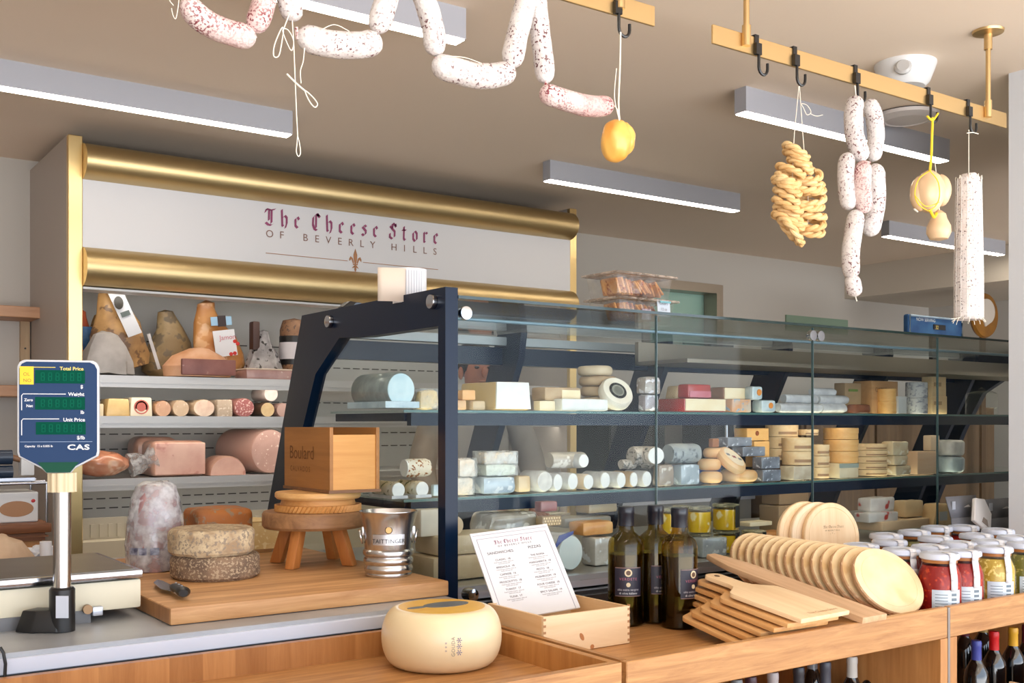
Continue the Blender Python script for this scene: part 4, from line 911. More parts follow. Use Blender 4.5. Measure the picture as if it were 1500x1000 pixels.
boxstack(1207, 1256, 3, 21, 17, .0, ['amber round box lowest of the tall pile past the seam', 'amber round box midway of the tall pile past the seam', 'amber round box topmost of the tall pile past the seam'], spruce_o, 'amber round boxes', False)
t, w, d, h = cbox('blue_topped_cheese', 'cheese', 'cream cheese block with bluish top under the amber round boxes', 'l', 1209, 1257, 21, 0, cream_ch, .6, -.01, .004)
MB().box((0, -.0015, h * .7), (w, .002, h * .99)).build('blue_top', mat('blue_rind', (160, 170, 160), .6), t)
boxstack(1246, 1298, 5, 0, 9.3, .02, ['flat lettered box, lowest of five', 'flat lettered box, second of five from below', 'flat lettered box, third of five from below', 'flat lettered box, fourth of five from below', 'flat lettered box, highest of five'], None, 'flat lettered round boxes')
for i, (a, b_, u, h, lb) in enumerate(((1294, 1334, 0, 14, 'papered cheese lowest, between the flat boxes and the peach box'), (1294, 1330, 15, 14, 'papered cheese second, between the flat boxes and the peach box'), (1290, 1330, 29, 20, 'loosely papered cheese on top, between the flat boxes and the peach box'))):
    cbox('papered_cheese', 'cheese', lb, 'l', a, b_, h, u, spots('papered2', (226, 214, 186), (206, 178, 140), (240, 232, 216), vs=30, size=.38, coat=.3), .6, .0, .01, amp=.004, group='papered cheeses')
cbox('peach_box', 'box', 'wide peach wooden box at the third glass seam', 'l', 1322, 1374, 33, 0, wood('peach_wood', (226, 184, 146), (238, 204, 170), 'x', 10), .5, .0, .003)
cbox('peach_box', 'box', 'narrow pale box standing on the peach box', 'l', 1352, 1376, 22, 33, mat('pale_peach', (226, 204, 178), .6), .6, .04, .004)
for u, m_, lb in ((0, wrap_blue, 'bluish-white wrapped round, lower of the pair past the third seam'), (24, wrap_w, 'white crinkled wrapped round, upper of the pair past the third seam')):
    drum('wrapped_round', 'cheese', lb, 'l', 1372, 1411, 23, u, m_, .0, round_=.2, amp=.004, group='wrapped rounds past the third seam')
# ---- bottom deck of the case
slabm = mat('slab_cream', (206, 188, 158), .55, col2=(188, 166, 134), vs=10)
cbox('cheese_slab', 'cheese', 'wide cream cheese slab lowest on the deck behind the menu', 'd', 596, 752, 34, 0, slabm, .55, .02, .01)
cbox('cheese_slab', 'cheese', 'wide pale cheese slab second up behind the menu', 'd', 606, 748, 28, 35, mat('slab_pale', (214, 198, 170), .55, col2=(196, 178, 148), vs=10), .55, .03, .012)
cbox('cheese_block', 'cheese', 'upright whitish block on the slabs, behind the steel bucket', 'd', 606, 652, 40, 64, mat('slab_white', (222, 214, 200), .5, col2=(206, 196, 180), vs=10), .5, .06, .008)
log('cheese_round_end', 'cheese', 'round beige cheese end on the slabs right by the case post', 'd', 652, 682, 30, 64, rind_beige, mat('end_beige', (210, 186, 152), .5), .04, .12)
cbox('bagged_greens', 'cheese', 'large greyish film-wrapped heap behind the top of the menu', 'd', 684, 800, 30, 50, spots('film_heap', (176, 172, 166), (150, 146, 142), (206, 204, 202), vs=20, size=.36, coat=.7, rough=.25, bump=.5), .5, .12, .02, amp=.01, taper=.1)
cbox('cured_meat', 'cured meat', 'dark red wrapped piece above the top corner of the menu', 'd', 782, 816, 15, 78, mat('dark_red_meat', (132, 66, 66), .4, col2=(160, 92, 90), vs=14, coat=.5), .6, .14, .006)
t, w, d, h = cbox('chip_packet', 'packet', 'packet with a gold lattice pattern above the top corner of the menu', 'd', 784, 822, 14, 62, mat('gold_pack', (160, 128, 84), .4, coat=.5), .5, .07, .004)
b = MB()
for i in range(7):
    for j in range(3): b.box((w * (.05 + .13 * i + (j % 2) * .06), -.0025, h * (.1 + .3 * j)), (w * (.12 + .13 * i + (j % 2) * .06), -.0005, h * (.3 + .3 * j)))
b.build('lattice', mat('lattice_cream', (236, 206, 160), .4), t)
t, r = log('round_cheese', 'cheese', 'big round cheese with bluish-white face and blue label beside the menu', 'd', 812, 860, 54, 0, wrap_w, mat('face_bluewhite', (206, 222, 226), .4, col2=(222, 230, 232), vs=8, coat=.4), -.02, .16)
MB().prism([(-.055, .0), (-.03, .05), (.03, .062), (.028, .052), (-.02, .03)], -.001, .002, T(-.02, -.002, r + .01) @ UPRIGHT).build('blue_label', mat('label_blue2', (70, 84, 150), .5), t)
cbox('wrapped_slab', 'cheese', 'grey-white film-wrapped slabs between the round cheese and the bottles', 'd', 852, 902, 40, 0, spots('film_slab', (206, 202, 196), (180, 174, 166), (226, 230, 234), vs=26, size=.4, coat=.7, rough=.25, bump=.4), .8, .03, .008, amp=.003)
t, w, d, h = cbox('orange_cheese', 'cheese', 'loaf-like cheese with orange-brown crust on the film-wrapped slabs', 'd', 832, 900, 20, 42, mat('crust_orange', (204, 132, 62), .4, col2=(236, 190, 130), vs=7, coat=.3), .6, .06, .02, amp=.003)
cbox('cheese_block', 'cheese', 'beige film-wrapped block higher up, left of the bottle necks', 'd', 842, 906, 15, 63, mat('block_beige', (184, 162, 128), .5, col2=(166, 144, 112), vs=10, coat=.4), .6, .22, .01, amp=.003)
cbox('cheese_block', 'cheese', 'broad grey wrapped block under the beige one', 'd', 800, 896, 14, 46, mat('block_grey', (150, 144, 134), .4, col2=(132, 128, 120), vs=10, coat=.5), .5, .2, .01, amp=.004)
# jars of cheese in yellow oil
oil = spots('oil_cheese', (226, 186, 40), (214, 164, 22), (240, 226, 176), vs=22, size=.42, rough=.2, bump=.0, coat=.6, ns=18)
def oil_jar(x0, x1, h, up, label, back=0.0, tagm=None):
    x, y, z, k = place('d', (x0 + x1) / 2, up, back + .05)
    r = (x1 - x0) * k / 2; hh = h * k
    t = thing('oil_jar', label, 'jar', (x, y, z), group='jars of cheese in yellow oil')
    MB().lathe([(0, .003), (r * .93, .003), (r * .93, hh * .8), (0, hh * .8)], seg=28).build('contents', oil, t)
    MB().lathe([(r * .96, 0), (r, .006), (r, hh * .84), (r * .9, hh * .9), (r * .9, hh * .94)], seg=28).build('glass', jar_glass, t)
    MB().lathe([(0, hh * .9), (r * .98, hh * .9), (r, hh * .92), (r, hh * .975), (r * .96, hh), (0, hh)], seg=28).build('lid', pane('lid_glass', (.86, .84, .7), 1.5, rough=.1, cloud=.5, cloudcol=(196, 190, 160)), t)
    if tagm: MB().lathe([(r + .0008, hh * .12), (r + .0012, hh * .12), (r + .0012, hh * .95), (r + .0008, hh * .95)], RZ(R(-90)), seg=8, a0=R(-4), a1=R(34)).build('black_tag', mat('tag_black', (26, 28, 26), .5), t)
    return t
for a, b_, h, u, bk, tg, lb in ((1006, 1042, 32, 0, .0, 0, 'oil jar, lower row, behind the nearest bottle neck'), (1044, 1083, 32, 0, .0, 1, 'oil jar, lower row, under the black-tagged jar'), (1086, 1122, 26, 2, .0, 1, 'squat oil jar at the open end of the lower row'), (968, 1003, 32, 0, .0, 0, 'oil jar, lower row, between two bottle necks'), (962, 1000, 38, 33, .03, 0, 'oil jar, upper row, between two bottle necks'), (1006, 1042, 38, 33, .0, 0, 'oil jar, upper row, next to the nearest bottle neck'), (1043, 1083, 38, 33, .0, 1, 'oil jar in the upper row with a black paper tag'), (985, 1012, 30, 34, .16, 0, 'oil jar, upper row, set back behind its neighbours')):
    oil_jar(a, b_, h, u, lb, bk, tg)
cbox('wrapped_block', 'cheese', 'pale blue-grey film-wrapped block under the oil jars, behind the long plank', 'd', 1012, 1064, 28, 0, spots('film_blue', (176, 186, 194), (150, 160, 170), (212, 220, 228), vs=30, size=.4, coat=.7, rough=.25, bump=.4), .5, -.02, .008, amp=.003)
cbox('brown_carton', 'box', 'plain brown carton behind the round trivets', 'd', 1112, 1190, 44, 0, card, .5, .3, .006)
cbox('brown_carton', 'box', 'plain brown carton stacked on the other behind the round trivets', 'd', 1116, 1186, 26, 45, mat('card2', (150, 124, 96), .6, col2=(136, 110, 84), vs=8), .5, .31, .006)
cbox('orange_cheese', 'cheese', 'low orange cheese between the oil jars and the round trivets', 'd', 1104, 1150, 20, 0, mat('deep_orange', (206, 124, 56), .4, col2=(226, 160, 90), vs=10, coat=.4), .6, .1, .008)
cbox('round_bread', 'cheese', 'pale flat round over the squat oil jar', 'd', 1078, 1130, 6, 30, cream_ch, .6, .1, .003)
cbox('cured_meat', 'cured meat', 'small pinkish wrapped piece between jars and trivets', 'd', 1112, 1140, 14, 0, mat('pink_wrapped', (176, 140, 134), .35, col2=(200, 170, 160), vs=16, coat=.5), .5, -.03, .006)
t, w, d, h = cbox('serving_board', 'board', 'pale wooden board inside the case under the wrapped wedges', 'd', 1246, 1366, 13, 10, wood('pale_board', (226, 190, 152), (240, 212, 178), 'x', 10), .45, .0, .005)
rw = spots('red_white_wrap', (232, 226, 222), (216, 208, 204), (190, 70, 62), vs=14, size=.33, rough=.35, coat=.5)
cbox('wrapped_wedge', 'cheese', 'red and white wrapped wedge lying on top on the pale board', 'd', 1256, 1312, 20, 36, rw, .4, .06, .01, amp=.003)
cbox('wrapped_wedge', 'cheese', 'red and white wrapped wedge beneath the other on the pale board', 'd', 1250, 1314, 14, 23, rw, .4, .02, .008, amp=.003)
cbox('wrapped_wedge', 'cheese', 'straw-coloured wedge in the middle of the pale board', 'd', 1308, 1352, 24, 24, mat('straw_cheese', (232, 204, 162), .45, col2=(218, 186, 142), vs=14, coat=.4), .5, .05, .01, amp=.003)
t, w, d, h = cbox('cheese_wedge', 'cheese', 'leaning straw wedge with a grey sticker at the end of the pale board', 'd', 1346, 1394, 32, 10, mat('wedge_straw', (236, 204, 158), .45, col2=(222, 184, 134), vs=10, coat=.3), .5, .0, .01, taper=.2)
MB().box((w * .3, -.003, h * .25), (w * .7, -.001, h * .65)).build('sticker', mat('sticker_grey', (196, 196, 200), .5), t)

# ---------------------------------------------------------------- things on the glass top
q = at(600, 436, Y=2.86); k = tof(q) / FPX
t = thing('label_roll', 'roll of white till labels with a loose end, on the case top', 'label roll', (q.x, 2.86, ZT - .0205))
r = .052; hr = .105
MB().lathe([(.018, 0), (r, 0), (r, hr), (.018, hr), (.018, 0)], seg=40).build('roll', paper, t)
M_ = mat('label_print', (150, 150, 166), .6)
b = MB()
for i in range(9):
    a = R(-150 + i * 9); b.lathe([(r + .0004, .008 + .0 * i), (r + .0008, .008), (r + .0008, hr - .008), (r + .0004, hr - .008)], seg=1, a0=a, a1=a + R(1.2))
b.build('printing', M_, t)
b = MB(); pts = [(-.034 - .012 * i, -.039 + .00045 * i ** 2.05) for i in range(8)]
for (p0, p1) in zip(pts, pts[1:]): b.quad((p0[0], p0[1], 0), (p1[0], p1[1], 0), (p1[0], p1[1], hr - .004), (p0[0], p0[1], hr - .004))
bmesh.ops.remove_doubles(b.bm, verts=b.bm.verts[:], dist=1e-5)
o_ = b.build('loose_strip', mat('label_back', (222, 206, 190), .6), t); sm = o_.modifiers.new('thick', 'SOLIDIFY'); sm.thickness = .0015
q = at(516, 444, Y=3.3)
t = thing('tape_dispenser', 'small black and silver tape dispenser at the back of the case top', 'dispenser', (q.x, 3.3, ZT - .021))
MB().prism([(-.045, 0), (.045, 0), (.05, .02), (.035, .045), (-.02, .05), (-.045, .03)], -.022, .022, RX(R(90))).bevel(.006, 2).build('body', black_pl, t)
MB().lathe([(0, -.024), (.02, -.024), (.02, .024), (0, .024)], T(.012, 0, .026) @ RX(R(90)), seg=22).build('hub', mat('hub_blue_grey', (88, 104, 122), .3), t)
MB().box((-.05, -.02, 0), (-.0, .02, .014)).build('base_plate', steel, t)
# cracker boxes
crack = spots('crackers', (226, 170, 106), (206, 140, 78), (176, 96, 50), vs=50, size=.4, rough=.6, bump=.5)
def cracker_box(z, label, group, dx=0):
    q = at(925, 440, Y=2.98)
    t = thing('cracker_box', label, 'box', (q.x + dx, 2.98, z), R(2), group=group)
    P = [(-.13, -.075), (.13, -.075), (.13, .075), (-.13, .075)]
    MB().prism(P, 0, .080, None, [(-.14, -.085), (.14, -.085), (.14, .085), (-.14, .085)]).bevel(.008, 2).build('clear_tray', box_clear, t)
    MB().box((-.155, -.1, .080), (.155, .1, .088)).bevel(.003, 1).build('lid_rim', pane('plastic_rim', (.9, .88, .86), 1.5, rough=.1, cloud=.45, cloudcol=(226, 206, 190)), t)
    for i in range(17):
        c = MB().box((-.03, -.05, -.0035), (.03, .05, .0035)).bevel(.0025, 1)
        c.xf(T(-.105 + .013 * i, rnd.uniform(-.018, .018), .042) @ RZ(rnd.uniform(-.4, .4)) @ RY(R(52) if i > 6 else R(70)) @ RX(rnd.uniform(-.2, .2)))
        c.build('cracker', crack, t)
    return t
t = cracker_box(ZT - .0205, 'clear box of orange crackers with a white label, lower of the two', 'cracker boxes on the case top')
lb = MB().box((-.03, -.002, 0), (.035, .0, .062)).xf(T(.075, -.092, .026) @ RX(R(-6))).build('white_label', mat('label_bluewhite', (216, 224, 236), .5), t)
write(lb, [('CRISPS', .047, .045, .015), ('12 oz', .055, .024, .014)], ink_grey, T(0, -.0985, .024) @ UPRIGHT, 'label_lettering')
MB().box((.05, -.1, .076), (.105, -.098, .083)).build('label_band', mat('band_teal', (120, 180, 190), .5), lb)
MB().box((-.03, -.088, .01), (.015, -.084, .05)).build('printed_sticker', mat('sticker_mixed', (206, 190, 196), .5, col2=(120, 90, 110), vs=60), t)
cracker_box(ZT + .069, 'clear box of orange crackers stacked on the labelled one', 'cracker boxes on the case top', -.01)

# ---------------------------------------------------------------- shop assistant behind the case
def skin_mesh(pts, edges, levels=2, root=0):
    me = bpy.data.meshes.new('figure'); me.from_pydata([p[:3] for p in pts], edges, [])
    o = bpy.data.objects.new('figure', me); COL.objects.link(o)
    md = o.modifiers.new('skin', 'SKIN'); md.use_smooth_shade = True
    for v, p in zip(me.skin_vertices[0].data, pts):
        v.radius = (p[3], p[4] if len(p) > 4 else p[3])
    me.skin_vertices[0].data[root].use_root = True
    sb = o.modifiers.new('sub', 'SUBSURF'); sb.levels = levels; sb.render_levels = levels
    dg = bpy.context.evaluated_depsgraph_get()
    out = bpy.data.meshes.new_from_object(o.evaluated_get(dg))
    bpy.data.objects.remove(o); bpy.data.meshes.remove(me)
    bm = bmesh.new(); bm.from_mesh(out); bpy.data.meshes.remove(out)
    mb = MB(); mb.bm.free(); mb.bm = bm; return mb
q = at(697, 600, Y=4.3)
per = thing('person', 'person in a grey hooded sweater standing behind the display case', 'person', (q.x, 4.3, 0), R(-14))
skin = mat('skin', (188, 130, 106), .5, col2=(172, 112, 90), vs=30, sub=.0)
P = [(0, 0, .96, .13, .1), (0, 0, 1.14, .125, .095), (0, -.005, 1.34, .155, .1), (0, .0, 1.47, .075, .065), (0, -.01, 1.54, .052), (0, -.03, 1.62, .07, .085), (0, -.03, 1.70, .075, .095), (0, -.025, 1.765, .055, .07)]
Eg = [(i, i + 1) for i in range(7)]
def add(p, frm):
    P.append(p); Eg.append((frm, len(P) - 1)); return len(P) - 1
for s in (-1, 1):
    a = add((s * .19, 0, 1.45, .058), 2 if False else 3); a = add((s * .27, -.02, 1.2, .045), a); a = add((s * .26, -.16, 1.04, .036), a); a = add((s * .2, -.27, .985, .026, .032), a); h_ = add((s * .185, -.32, .98, .018, .036), a)
    for j, (dx, dl) in enumerate(((-.03, .06), (-.01, .075), (.01, .08), (.03, .065))):
        f_ = add((s * .185 + dx * s, -.345, .982, .0095), h_); f_ = add((s * .185 + dx * s, -.345 - dl * .5, .984, .009), f_); add((s * .185 + dx * s, -.345 - dl, .972, .0075), f_)
    f_ = add((s * .15, -.3, .975, .011), a); add((s * .135, -.345, .972, .009), f_)
    l = add((s * .1, 0, .86, .09), 0); l = add((s * .11, -.01, .5, .06), l); l = add((s * .11, .02, .1, .042), l); add((s * .115, -.13, .045, .038, .03), l)
b = skin_mesh(P, Eg)
b.ball((0, -.125, 1.64), .014, .02, .026, sub=2); 
for s in (-1, 1): b.ball((s * .083, -.02, 1.64), .012, .02, .032, sub=2)
b.ball((0, -.112, 1.6), .026, .01, .007, sub=2)
b.build('body', skin, per)
for s in (-1, 1): MB().ball((s * .032, -.108, 1.665), .013, .009, .008, sub=2).build('eye', mat('eye_dark', (60, 50, 46), .3), per)
MB().ball((0, 0, 1.705), .094, .112, .095, amp=.08, fr=5, sub=3).xf(T(0, .012, 0)).build('hair', mat('hair_dark', (44, 36, 34), .6, bump=.4, bs=120), per)
sw = mat('grey_sweater', (176, 168, 160), .85, col2=(158, 150, 143), vs=8, bump=.35, bs=26)
P = [(0, 0, .9, .17, .125), (0, 0, 1.1, .165, .12), (0, -.005, 1.32, .19, .125), (0, .005, 1.455, .1, .085), (0, .01, 1.5, .07, .065)]; Eg = [(0, 1), (1, 2), (2, 3), (3, 4)]
for s in (-1, 1):
    a = add((s * .2, 0, 1.445, .078), 3); a = add((s * .285, -.02, 1.2, .07), a); a = add((s * .27, -.16, 1.045, .056), a); add((s * .215, -.25, .99, .042), a)
b = skin_mesh(P, Eg); b.rough(.006, 12, 1).build('sweater', sw, per)
MB().lathe([(.08, 0), (.1, .02), (.1, .05), (.075, .06)], T(0, .02, 1.47), seg=20, wob=.2).build('hood', sw, per)
P = [(0, 0, .95, .15, .115)]; Eg = []
for s in (-1, 1):
    l = add((s * .1, 0, .82, .105), 0); l = add((s * .11, -.01, .5, .08), l); add((s * .11, .01, .1, .065), l)
skin_mesh(P, Eg).build('trousers', mat('dark_trousers', (52, 54, 62), .8), per)
for s in (-1, 1): MB().ball((s * .115, -.06, .045), .055, .15, .05, sub=2).build('shoe', black_pl, per)
# ---------------------------------------------------------------- steel service counter with the scale
ZSV = H - .475
YSF = 2.39
t = thing('service_counter', 'pale steel-topped service counter under the butcher block', 'counter', (-.62, YSF, 0))
LX = 1.534 + .62
MB().box((0, .03, ZSV - .03), (LX, 1.5, ZSV)).box((0, .012, ZSV - .012), (LX, .03, ZSV)).build('worktop', mat('counter_top_steel', (184, 188, 194), .4, .35, col2=(166, 170, 176), vs=4), t)
MB().box((0, 0, ZSV - .043), (LX, .03, ZSV - .010)).bevel(.002, 1).build('front_band', mat('counter_band', (206, 214, 230), .35, .2), t)
MB().box((0, .02, .0), (LX, 1.48, ZSV - .043)).build('body', mat('counter_body', (120, 112, 104), .5), t)
t = thing('power_cable', 'black cable drooping over the steel counter edge', 'cable', (0, 0, 0))
q = [at(0, 948, Y=2.38), at(5, 956, Y=2.375), at(8, 972, Y=2.375), at(7, 990, Y=2.375), at(4, 1010, Y=2.375)]
MB().tube(q, .0035, 8).build('cable', black_pl, t)
# butcher block
BX0, BX1, BY0, BY1 = .778, 1.543, 2.50, 3.52
ZBT = ZSV + .042
t = thing('butcher_block', 'thick pale butcher block board carrying the cheeses and the stool', 'cutting board', (BX0, BY0, ZSV + .001))
MB().box((0, 0, 0), (BX1 - BX0, BY1 - BY0, .041)).bevel(.005, 2).build('board', butcher, t)
MB().box((-.0008, .006, .003), (.0005, BY1 - BY0 - .006, .038)).build('end_grain', wood('end_grain', (150, 100, 60), (178, 128, 82), 'z', 30), t)
Zb = ZBT + .001
# ---- scale
SX1 = .757; SY0 = 2.66
sc = thing('counter_scale', 'beige shop scale with a pole-mounted blue price display', 'scale', (0, SY0, ZSV))
SX0 = -.25
MB().box((SX0, 0, .024), (SX1, .40, .095)).bevel(.008, 2).build('housing', beige_pl, sc)
MB().box((SX0 + .02, -.004, -.0), (SX1 - .12, .38, .03)).build('base_tray', mat('scale_base_grey', (110, 110, 112), .45, .3), sc)
MB().box((SX0 - .005, -.012, .098), (SX1 + .0, .41, .118)).bevel(.004, 2).build('platter_rim', chrome, sc)
MB().box((SX0 + .01, .002, .1175), (SX1 - .015, .4, .1195)).build('platter', mat('platter_steel', (128, 122, 114), .38, .7, col2=(112, 106, 98), vs=5), sc)
for x in (.35, .6): MB().lathe([(0, 0), (.018, 0), (.02, .01), (.018, .022), (0, .022)], T(x, .05, .001), seg=16).build('foot', black_pl, sc)
q = at(128, 892, Y=SY0 - .01); MB().lathe([(0, 0), (.011, 0), (.011, .012), (0, .012)], T(q.x, -.005, q.z - ZSV) @ RX(R(90)), seg=16).build('adjusting_knob', mat('knob_brass', (150, 120, 90), .4, .8), sc)
q = at(142, 895, Y=SY0 - .01); MB().box((q.x - .012, -.02, q.z - ZSV - .01), (q.x + .012, 0, q.z - ZSV + .012)).bevel(.004, 2).build('bracket', steel, sc)
p0 = at(91, 915, Y=SY0 - .075); yaw = R(-35.08)
px_, py_ = p0.x, p0.y - SY0
k = tof(p0) / FPX
MB().lathe([(0, .0), (.028, 0), (.028, .095), (.024, .1), (0, .1)], T(px_, py_, 0.001), seg=24).build('pole_socket', black_pl, sc)
MB().prism([(-.1, -.02), (-.06, -.032), (.0, -.03), (.02, -.012), (.02, .03), (-.08, .035)], .001, .05, T(px_, py_, 0) @ RZ(yaw), [(-.085, -.014), (-.05, -.022), (0, -.02), (.012, -.008), (.012, .025), (-.07, .028)]).bevel(.004, 2).build('pole_foot', black_pl, sc)
MB().box((-.002, -.0295, .035), (.026, -.027, .085)).xf(T(px_, py_, 0) @ RZ(yaw)).build('torn_label', mat('torn_label', (206, 212, 224), .5), sc)
zc0 = at(91, 720, Y=SY0 - .075).z - ZSV; zc1 = at(91, 692, Y=SY0 - .075).z - ZSV
MB().lathe([(0, .09), (.0195, .09), (.0195, zc0 + .01), (0, zc0 + .01)], T(px_, py_, 0), seg=28).build('pole', mat('pole_chrome', (196, 192, 190), .18, 1.0), sc)
b = MB()
prof = []
for i in range(48):
    a = 2 * math.pi * i / 48; prof.append(((.0305 + (.0014 if i % 4 < 2 else -.0012)) * math.cos(a), (.0305 + (.0014 if i % 4 < 2 else -.0012)) * math.sin(a)))
b.prism(prof, zc0, zc1, T(px_, py_, 0)).build('collar', mat('collar_beige', (224, 206, 170), .5), sc)
# display head, turned to the customer
zt = at(91, 528, Y=SY0 - .075).z - ZSV; w = 55 * k
zd = lambda y: (692 - y) * k + zc1      # picture row -> height on the head
xd = lambda x: (x - 88) * k
DM = T(px_, py_, 0) @ RZ(yaw) @ T(-.004, 0, 0)
head = [(xd(71), zd(692)), (xd(105), zd(692)), (xd(109), zd(686)), (xd(142), zd(668)), (xd(143.5), zd(662)), (xd(143.5), zd(538)), (xd(140), zd(531)), (xd(134), zd(528)), (xd(42), zd(528)), (xd(36), zd(531)), (xd(32.5), zd(538)), (xd(32.5), zd(662)), (xd(34), zd(668)), (xd(66), zd(686))]
ST = DM @ RZ(R(15)) @ RX(R(90))
hd = MB().prism(head, +.014, .028, ST).bevel(.004, 2).build('display_head', mat('display_rim', (206, 208, 212), .35), sc)
def inset(poly, d):
    cx = sum(p[0] for p in poly) / len(poly); cz = sum(p[1] for p in poly) / len(poly)
    return [(p[0] - math.copysign(min(d, abs(p[0] - cx) * .5), p[0] - cx), p[1] - math.copysign(d if p[1] > cz else d * .4, p[1] - cz)) for p in poly]
MB().prism(inset(head, .005), .026, .0305, ST).build('face_plate', mat('display_blue', (44, 66, 102), .55, spec=.12), hd)
MB().prism([(xd(72), zd(691)), (xd(104), zd(691)), (xd(116), zd(676)), (xd(60), zd(676))], .0303, .0312, ST).build('green_base', mat('display_green', (22, 76, 58), .5, spec=.15), hd)
lcd = mat('lcd_green', (6, 76, 60), .6, spec=.05); seg_ = mat('lcd_segment', (12, 98, 76), .6, spec=.05)
for (xa, ya, xb, yb) in ((57, 543, 124, 562), (57, 582, 124, 600), (58, 618, 125, 636)):
    w_ = MB().box((xd(xa), zd(yb), .0304), (xd(xb), zd(ya), .0314)).xf(ST).build('lcd_window', lcd, hd)
    b = MB(); n = 6; ww = (xd(xb) - xd(xa)) / (n + .8); hh = zd(ya) - zd(yb); th = hh * .07
    for i in range(n):
        x0 = xd(xa) + ww * (i + .75); x1 = x0 + ww * .55; z0 = zd(yb) + hh * .18; z1 = zd(yb) + hh * .82; zm = (z0 + z1) / 2
        for (a, c, d_, e) in ((x0, z0, x1, z0 + th), (x0, z1 - th, x1, z1), (x0, zm - th / 2, x1, zm + th / 2), (x0, z0, x0 + th, z1), (x1 - th, z0, x1, z1)): b.box((a, c, .0312), (d_, e, .0317))
    b.xf(ST).build('digit_segments', seg_, w_)
SF = lambda px: px * k / .72
TT = ST @ T(0, 0, .0312)
write(hd, [('Total Price', xd(122), zd(543), SF(5.2), 'RIGHT', 1.0)], mat('let_yellow', (236, 216, 110), .5), TT, 'total_price_lettering', .02)
write(hd, [('$', xd(121.5), zd(569), SF(5), 'RIGHT', 1), ('Weight', xd(123), zd(580), SF(5.2), 'RIGHT', 1), ('lb', xd(123), zd(606), SF(5), 'RIGHT', 1), ('Unit Price', xd(124), zd(617), SF(5.2), 'RIGHT', 1), ('$/lb', xd(124), zd(643), SF(5.2), 'RIGHT', 1), ('Zero', xd(54), zd(588), SF(4), 'RIGHT', 1), ('Net', xd(54), zd(596.5), SF(4), 'RIGHT', 1), ('Capacity  15 x 0.005 lb', xd(43), zd(654), SF(2.9), 'LEFT', 1)], mat('let_white', (230, 232, 236), .5), TT, 'display_lettering', .02)
b = MB(); blm = [('CAS', xd(100), zd(658), SF(7.6), 'LEFT', 1.08)]
o_ = write(hd, blm, mat('let_white', 0), TT @ T(xd(100), 0, 0) @ Matrix.Diagonal((1.5, 1, 1, 1)) @ T(-xd(100), 0, 0), 'maker_lettering', .03)
def line(pts, r, m, nm): MB().tube([(xd(x), zd(y), .0308) for x, y in pts], r, 6).xf(ST).build(nm, m, hd)
line([(55, 539), (84, 539)], .0009, mat('let_yellow', 0), 'yellow_rule')
line([(39, 601), (39, 580), (41, 577.5), (98, 577.5)], .0011, mat('let_white', 0), 'white_rule'); line([(39, 637), (39, 616), (41, 613.5), (89, 613.5)], .0011, mat('let_white', 0), 'white_rule'); line([(37, 646.5), (134, 646.5)], .0007, mat('rule_pale', (150, 170, 200), .5), 'lower_rule')
st = MB().box((xd(36.5), zd(564), .0306), (xd(55), zd(538), .0316)).xf(ST).build('yellow_sticker', mat('sticker_yellow', (244, 200, 30), .5), hd)
write(st, [('OL', xd(41), zd(551.5), SF(5)), ('NO', xd(41), zd(560.5), SF(5))], mat('sticker_ink', (150, 110, 20), .5), ST @ T(0, 0, .032), 'sticker_lettering')

# ---- on the board
q = at(228, 834, Z=ZBT - H)
t = thing('wrapped_ham', 'tall film-wrapped ham standing on end by the scale', 'ham', (q.x, q.y, Zb))
k2 = tof(q) / FPX; hh = 126 * k2; r = 37 * k2
b = MB().lathe([(0, 0), (r * 1.02, 0), (r * 1.05, .02), (r * 1.06, hh * .28), (r * .98, hh * .55), (r * .86, hh * .82), (r * .72, hh * .95), (r * .45, hh), (0, hh)], Matrix.Diagonal((1, .9, 1, 1)), seg=32, wob=.1, ws=12)
b.rough(.004, 30, 2).build('meat', spots('wrapped_meat', (178, 140, 140), (152, 112, 114), (214, 206, 212), vs=20, size=.4, rough=.2, coat=.8, bump=.5), t)
MB().lathe([(r * 1.08, .002), (r * 1.11, .02), (r * 1.11, hh * .3), (r * 1.02, hh * .56), (r * .91, hh * .82), (r * .77, hh * .97), (r * .5, hh * 1.02), (0, hh * 1.025)], Matrix.Diagonal((1, .9, 1, 1)), seg=36, wob=.12, ws=30).rough(.004, 45, 5).build('film', film2, t)
MB().lathe([(r * 1.12, hh * .2), (r * 1.13, hh * .2), (r * 1.13, hh * .28), (r * 1.12, hh * .28)], Matrix.Diagonal((1, .9, 1, 1)), seg=10, a0=R(196), a1=R(262)).build('printed_band', mat('band_dark', (74, 76, 100), .4, col2=(170, 176, 196), vs=60), t)
MB().lathe([(0, 0), (.022, 0), (.022, .002), (0, .002)], T(r * .52, -r * .93, hh * .3) @ RZ(R(28)) @ RX(R(88)) @ Matrix.Diagonal((1, 1.2, 1, 1)), seg=22).build('round_sticker', mat('sticker_clear', (190, 196, 206), .3), t)
def rind_wheel(px, pyb, D, hgt, m, mt, label, z=0.0, loc=None):
    q = loc or at(px, pyb, Z=ZBT - H); k = tof(q) / FPX; r = D * k / 2; h = hgt * k
    t = thing('tomme_wheel', label, 'cheese', (q.x, q.y, Zb + z))
    b = MB().lathe([(0, 0), (r * .92, 0), (r * .99, h * .12), (r * 1.0, h * .3), (r * .985, h * .5), (r * 1.0, h * .7), (r * .985, h * .88), (r * .94, h * .97), (r * .9, h)], seg=64, wob=.02, ws=9)
    b.lathe([(r * .9, h), (r * .6, h * 1.005), (r * .3, h * 1.01), (0, h * 1.01)], seg=64)
    bmesh.ops.remove_doubles(b.bm, verts=b.bm.verts[:], dist=1e-5)
    b.rough(.002, 30, px)
    b.build('wheel', m, t); return t, h, r, q
rind1 = spots('rind_brown_speck', (146, 120, 96), (112, 92, 76), (180, 158, 130), vs=150, size=.44, rough=.8, bump=.6, ns=16)
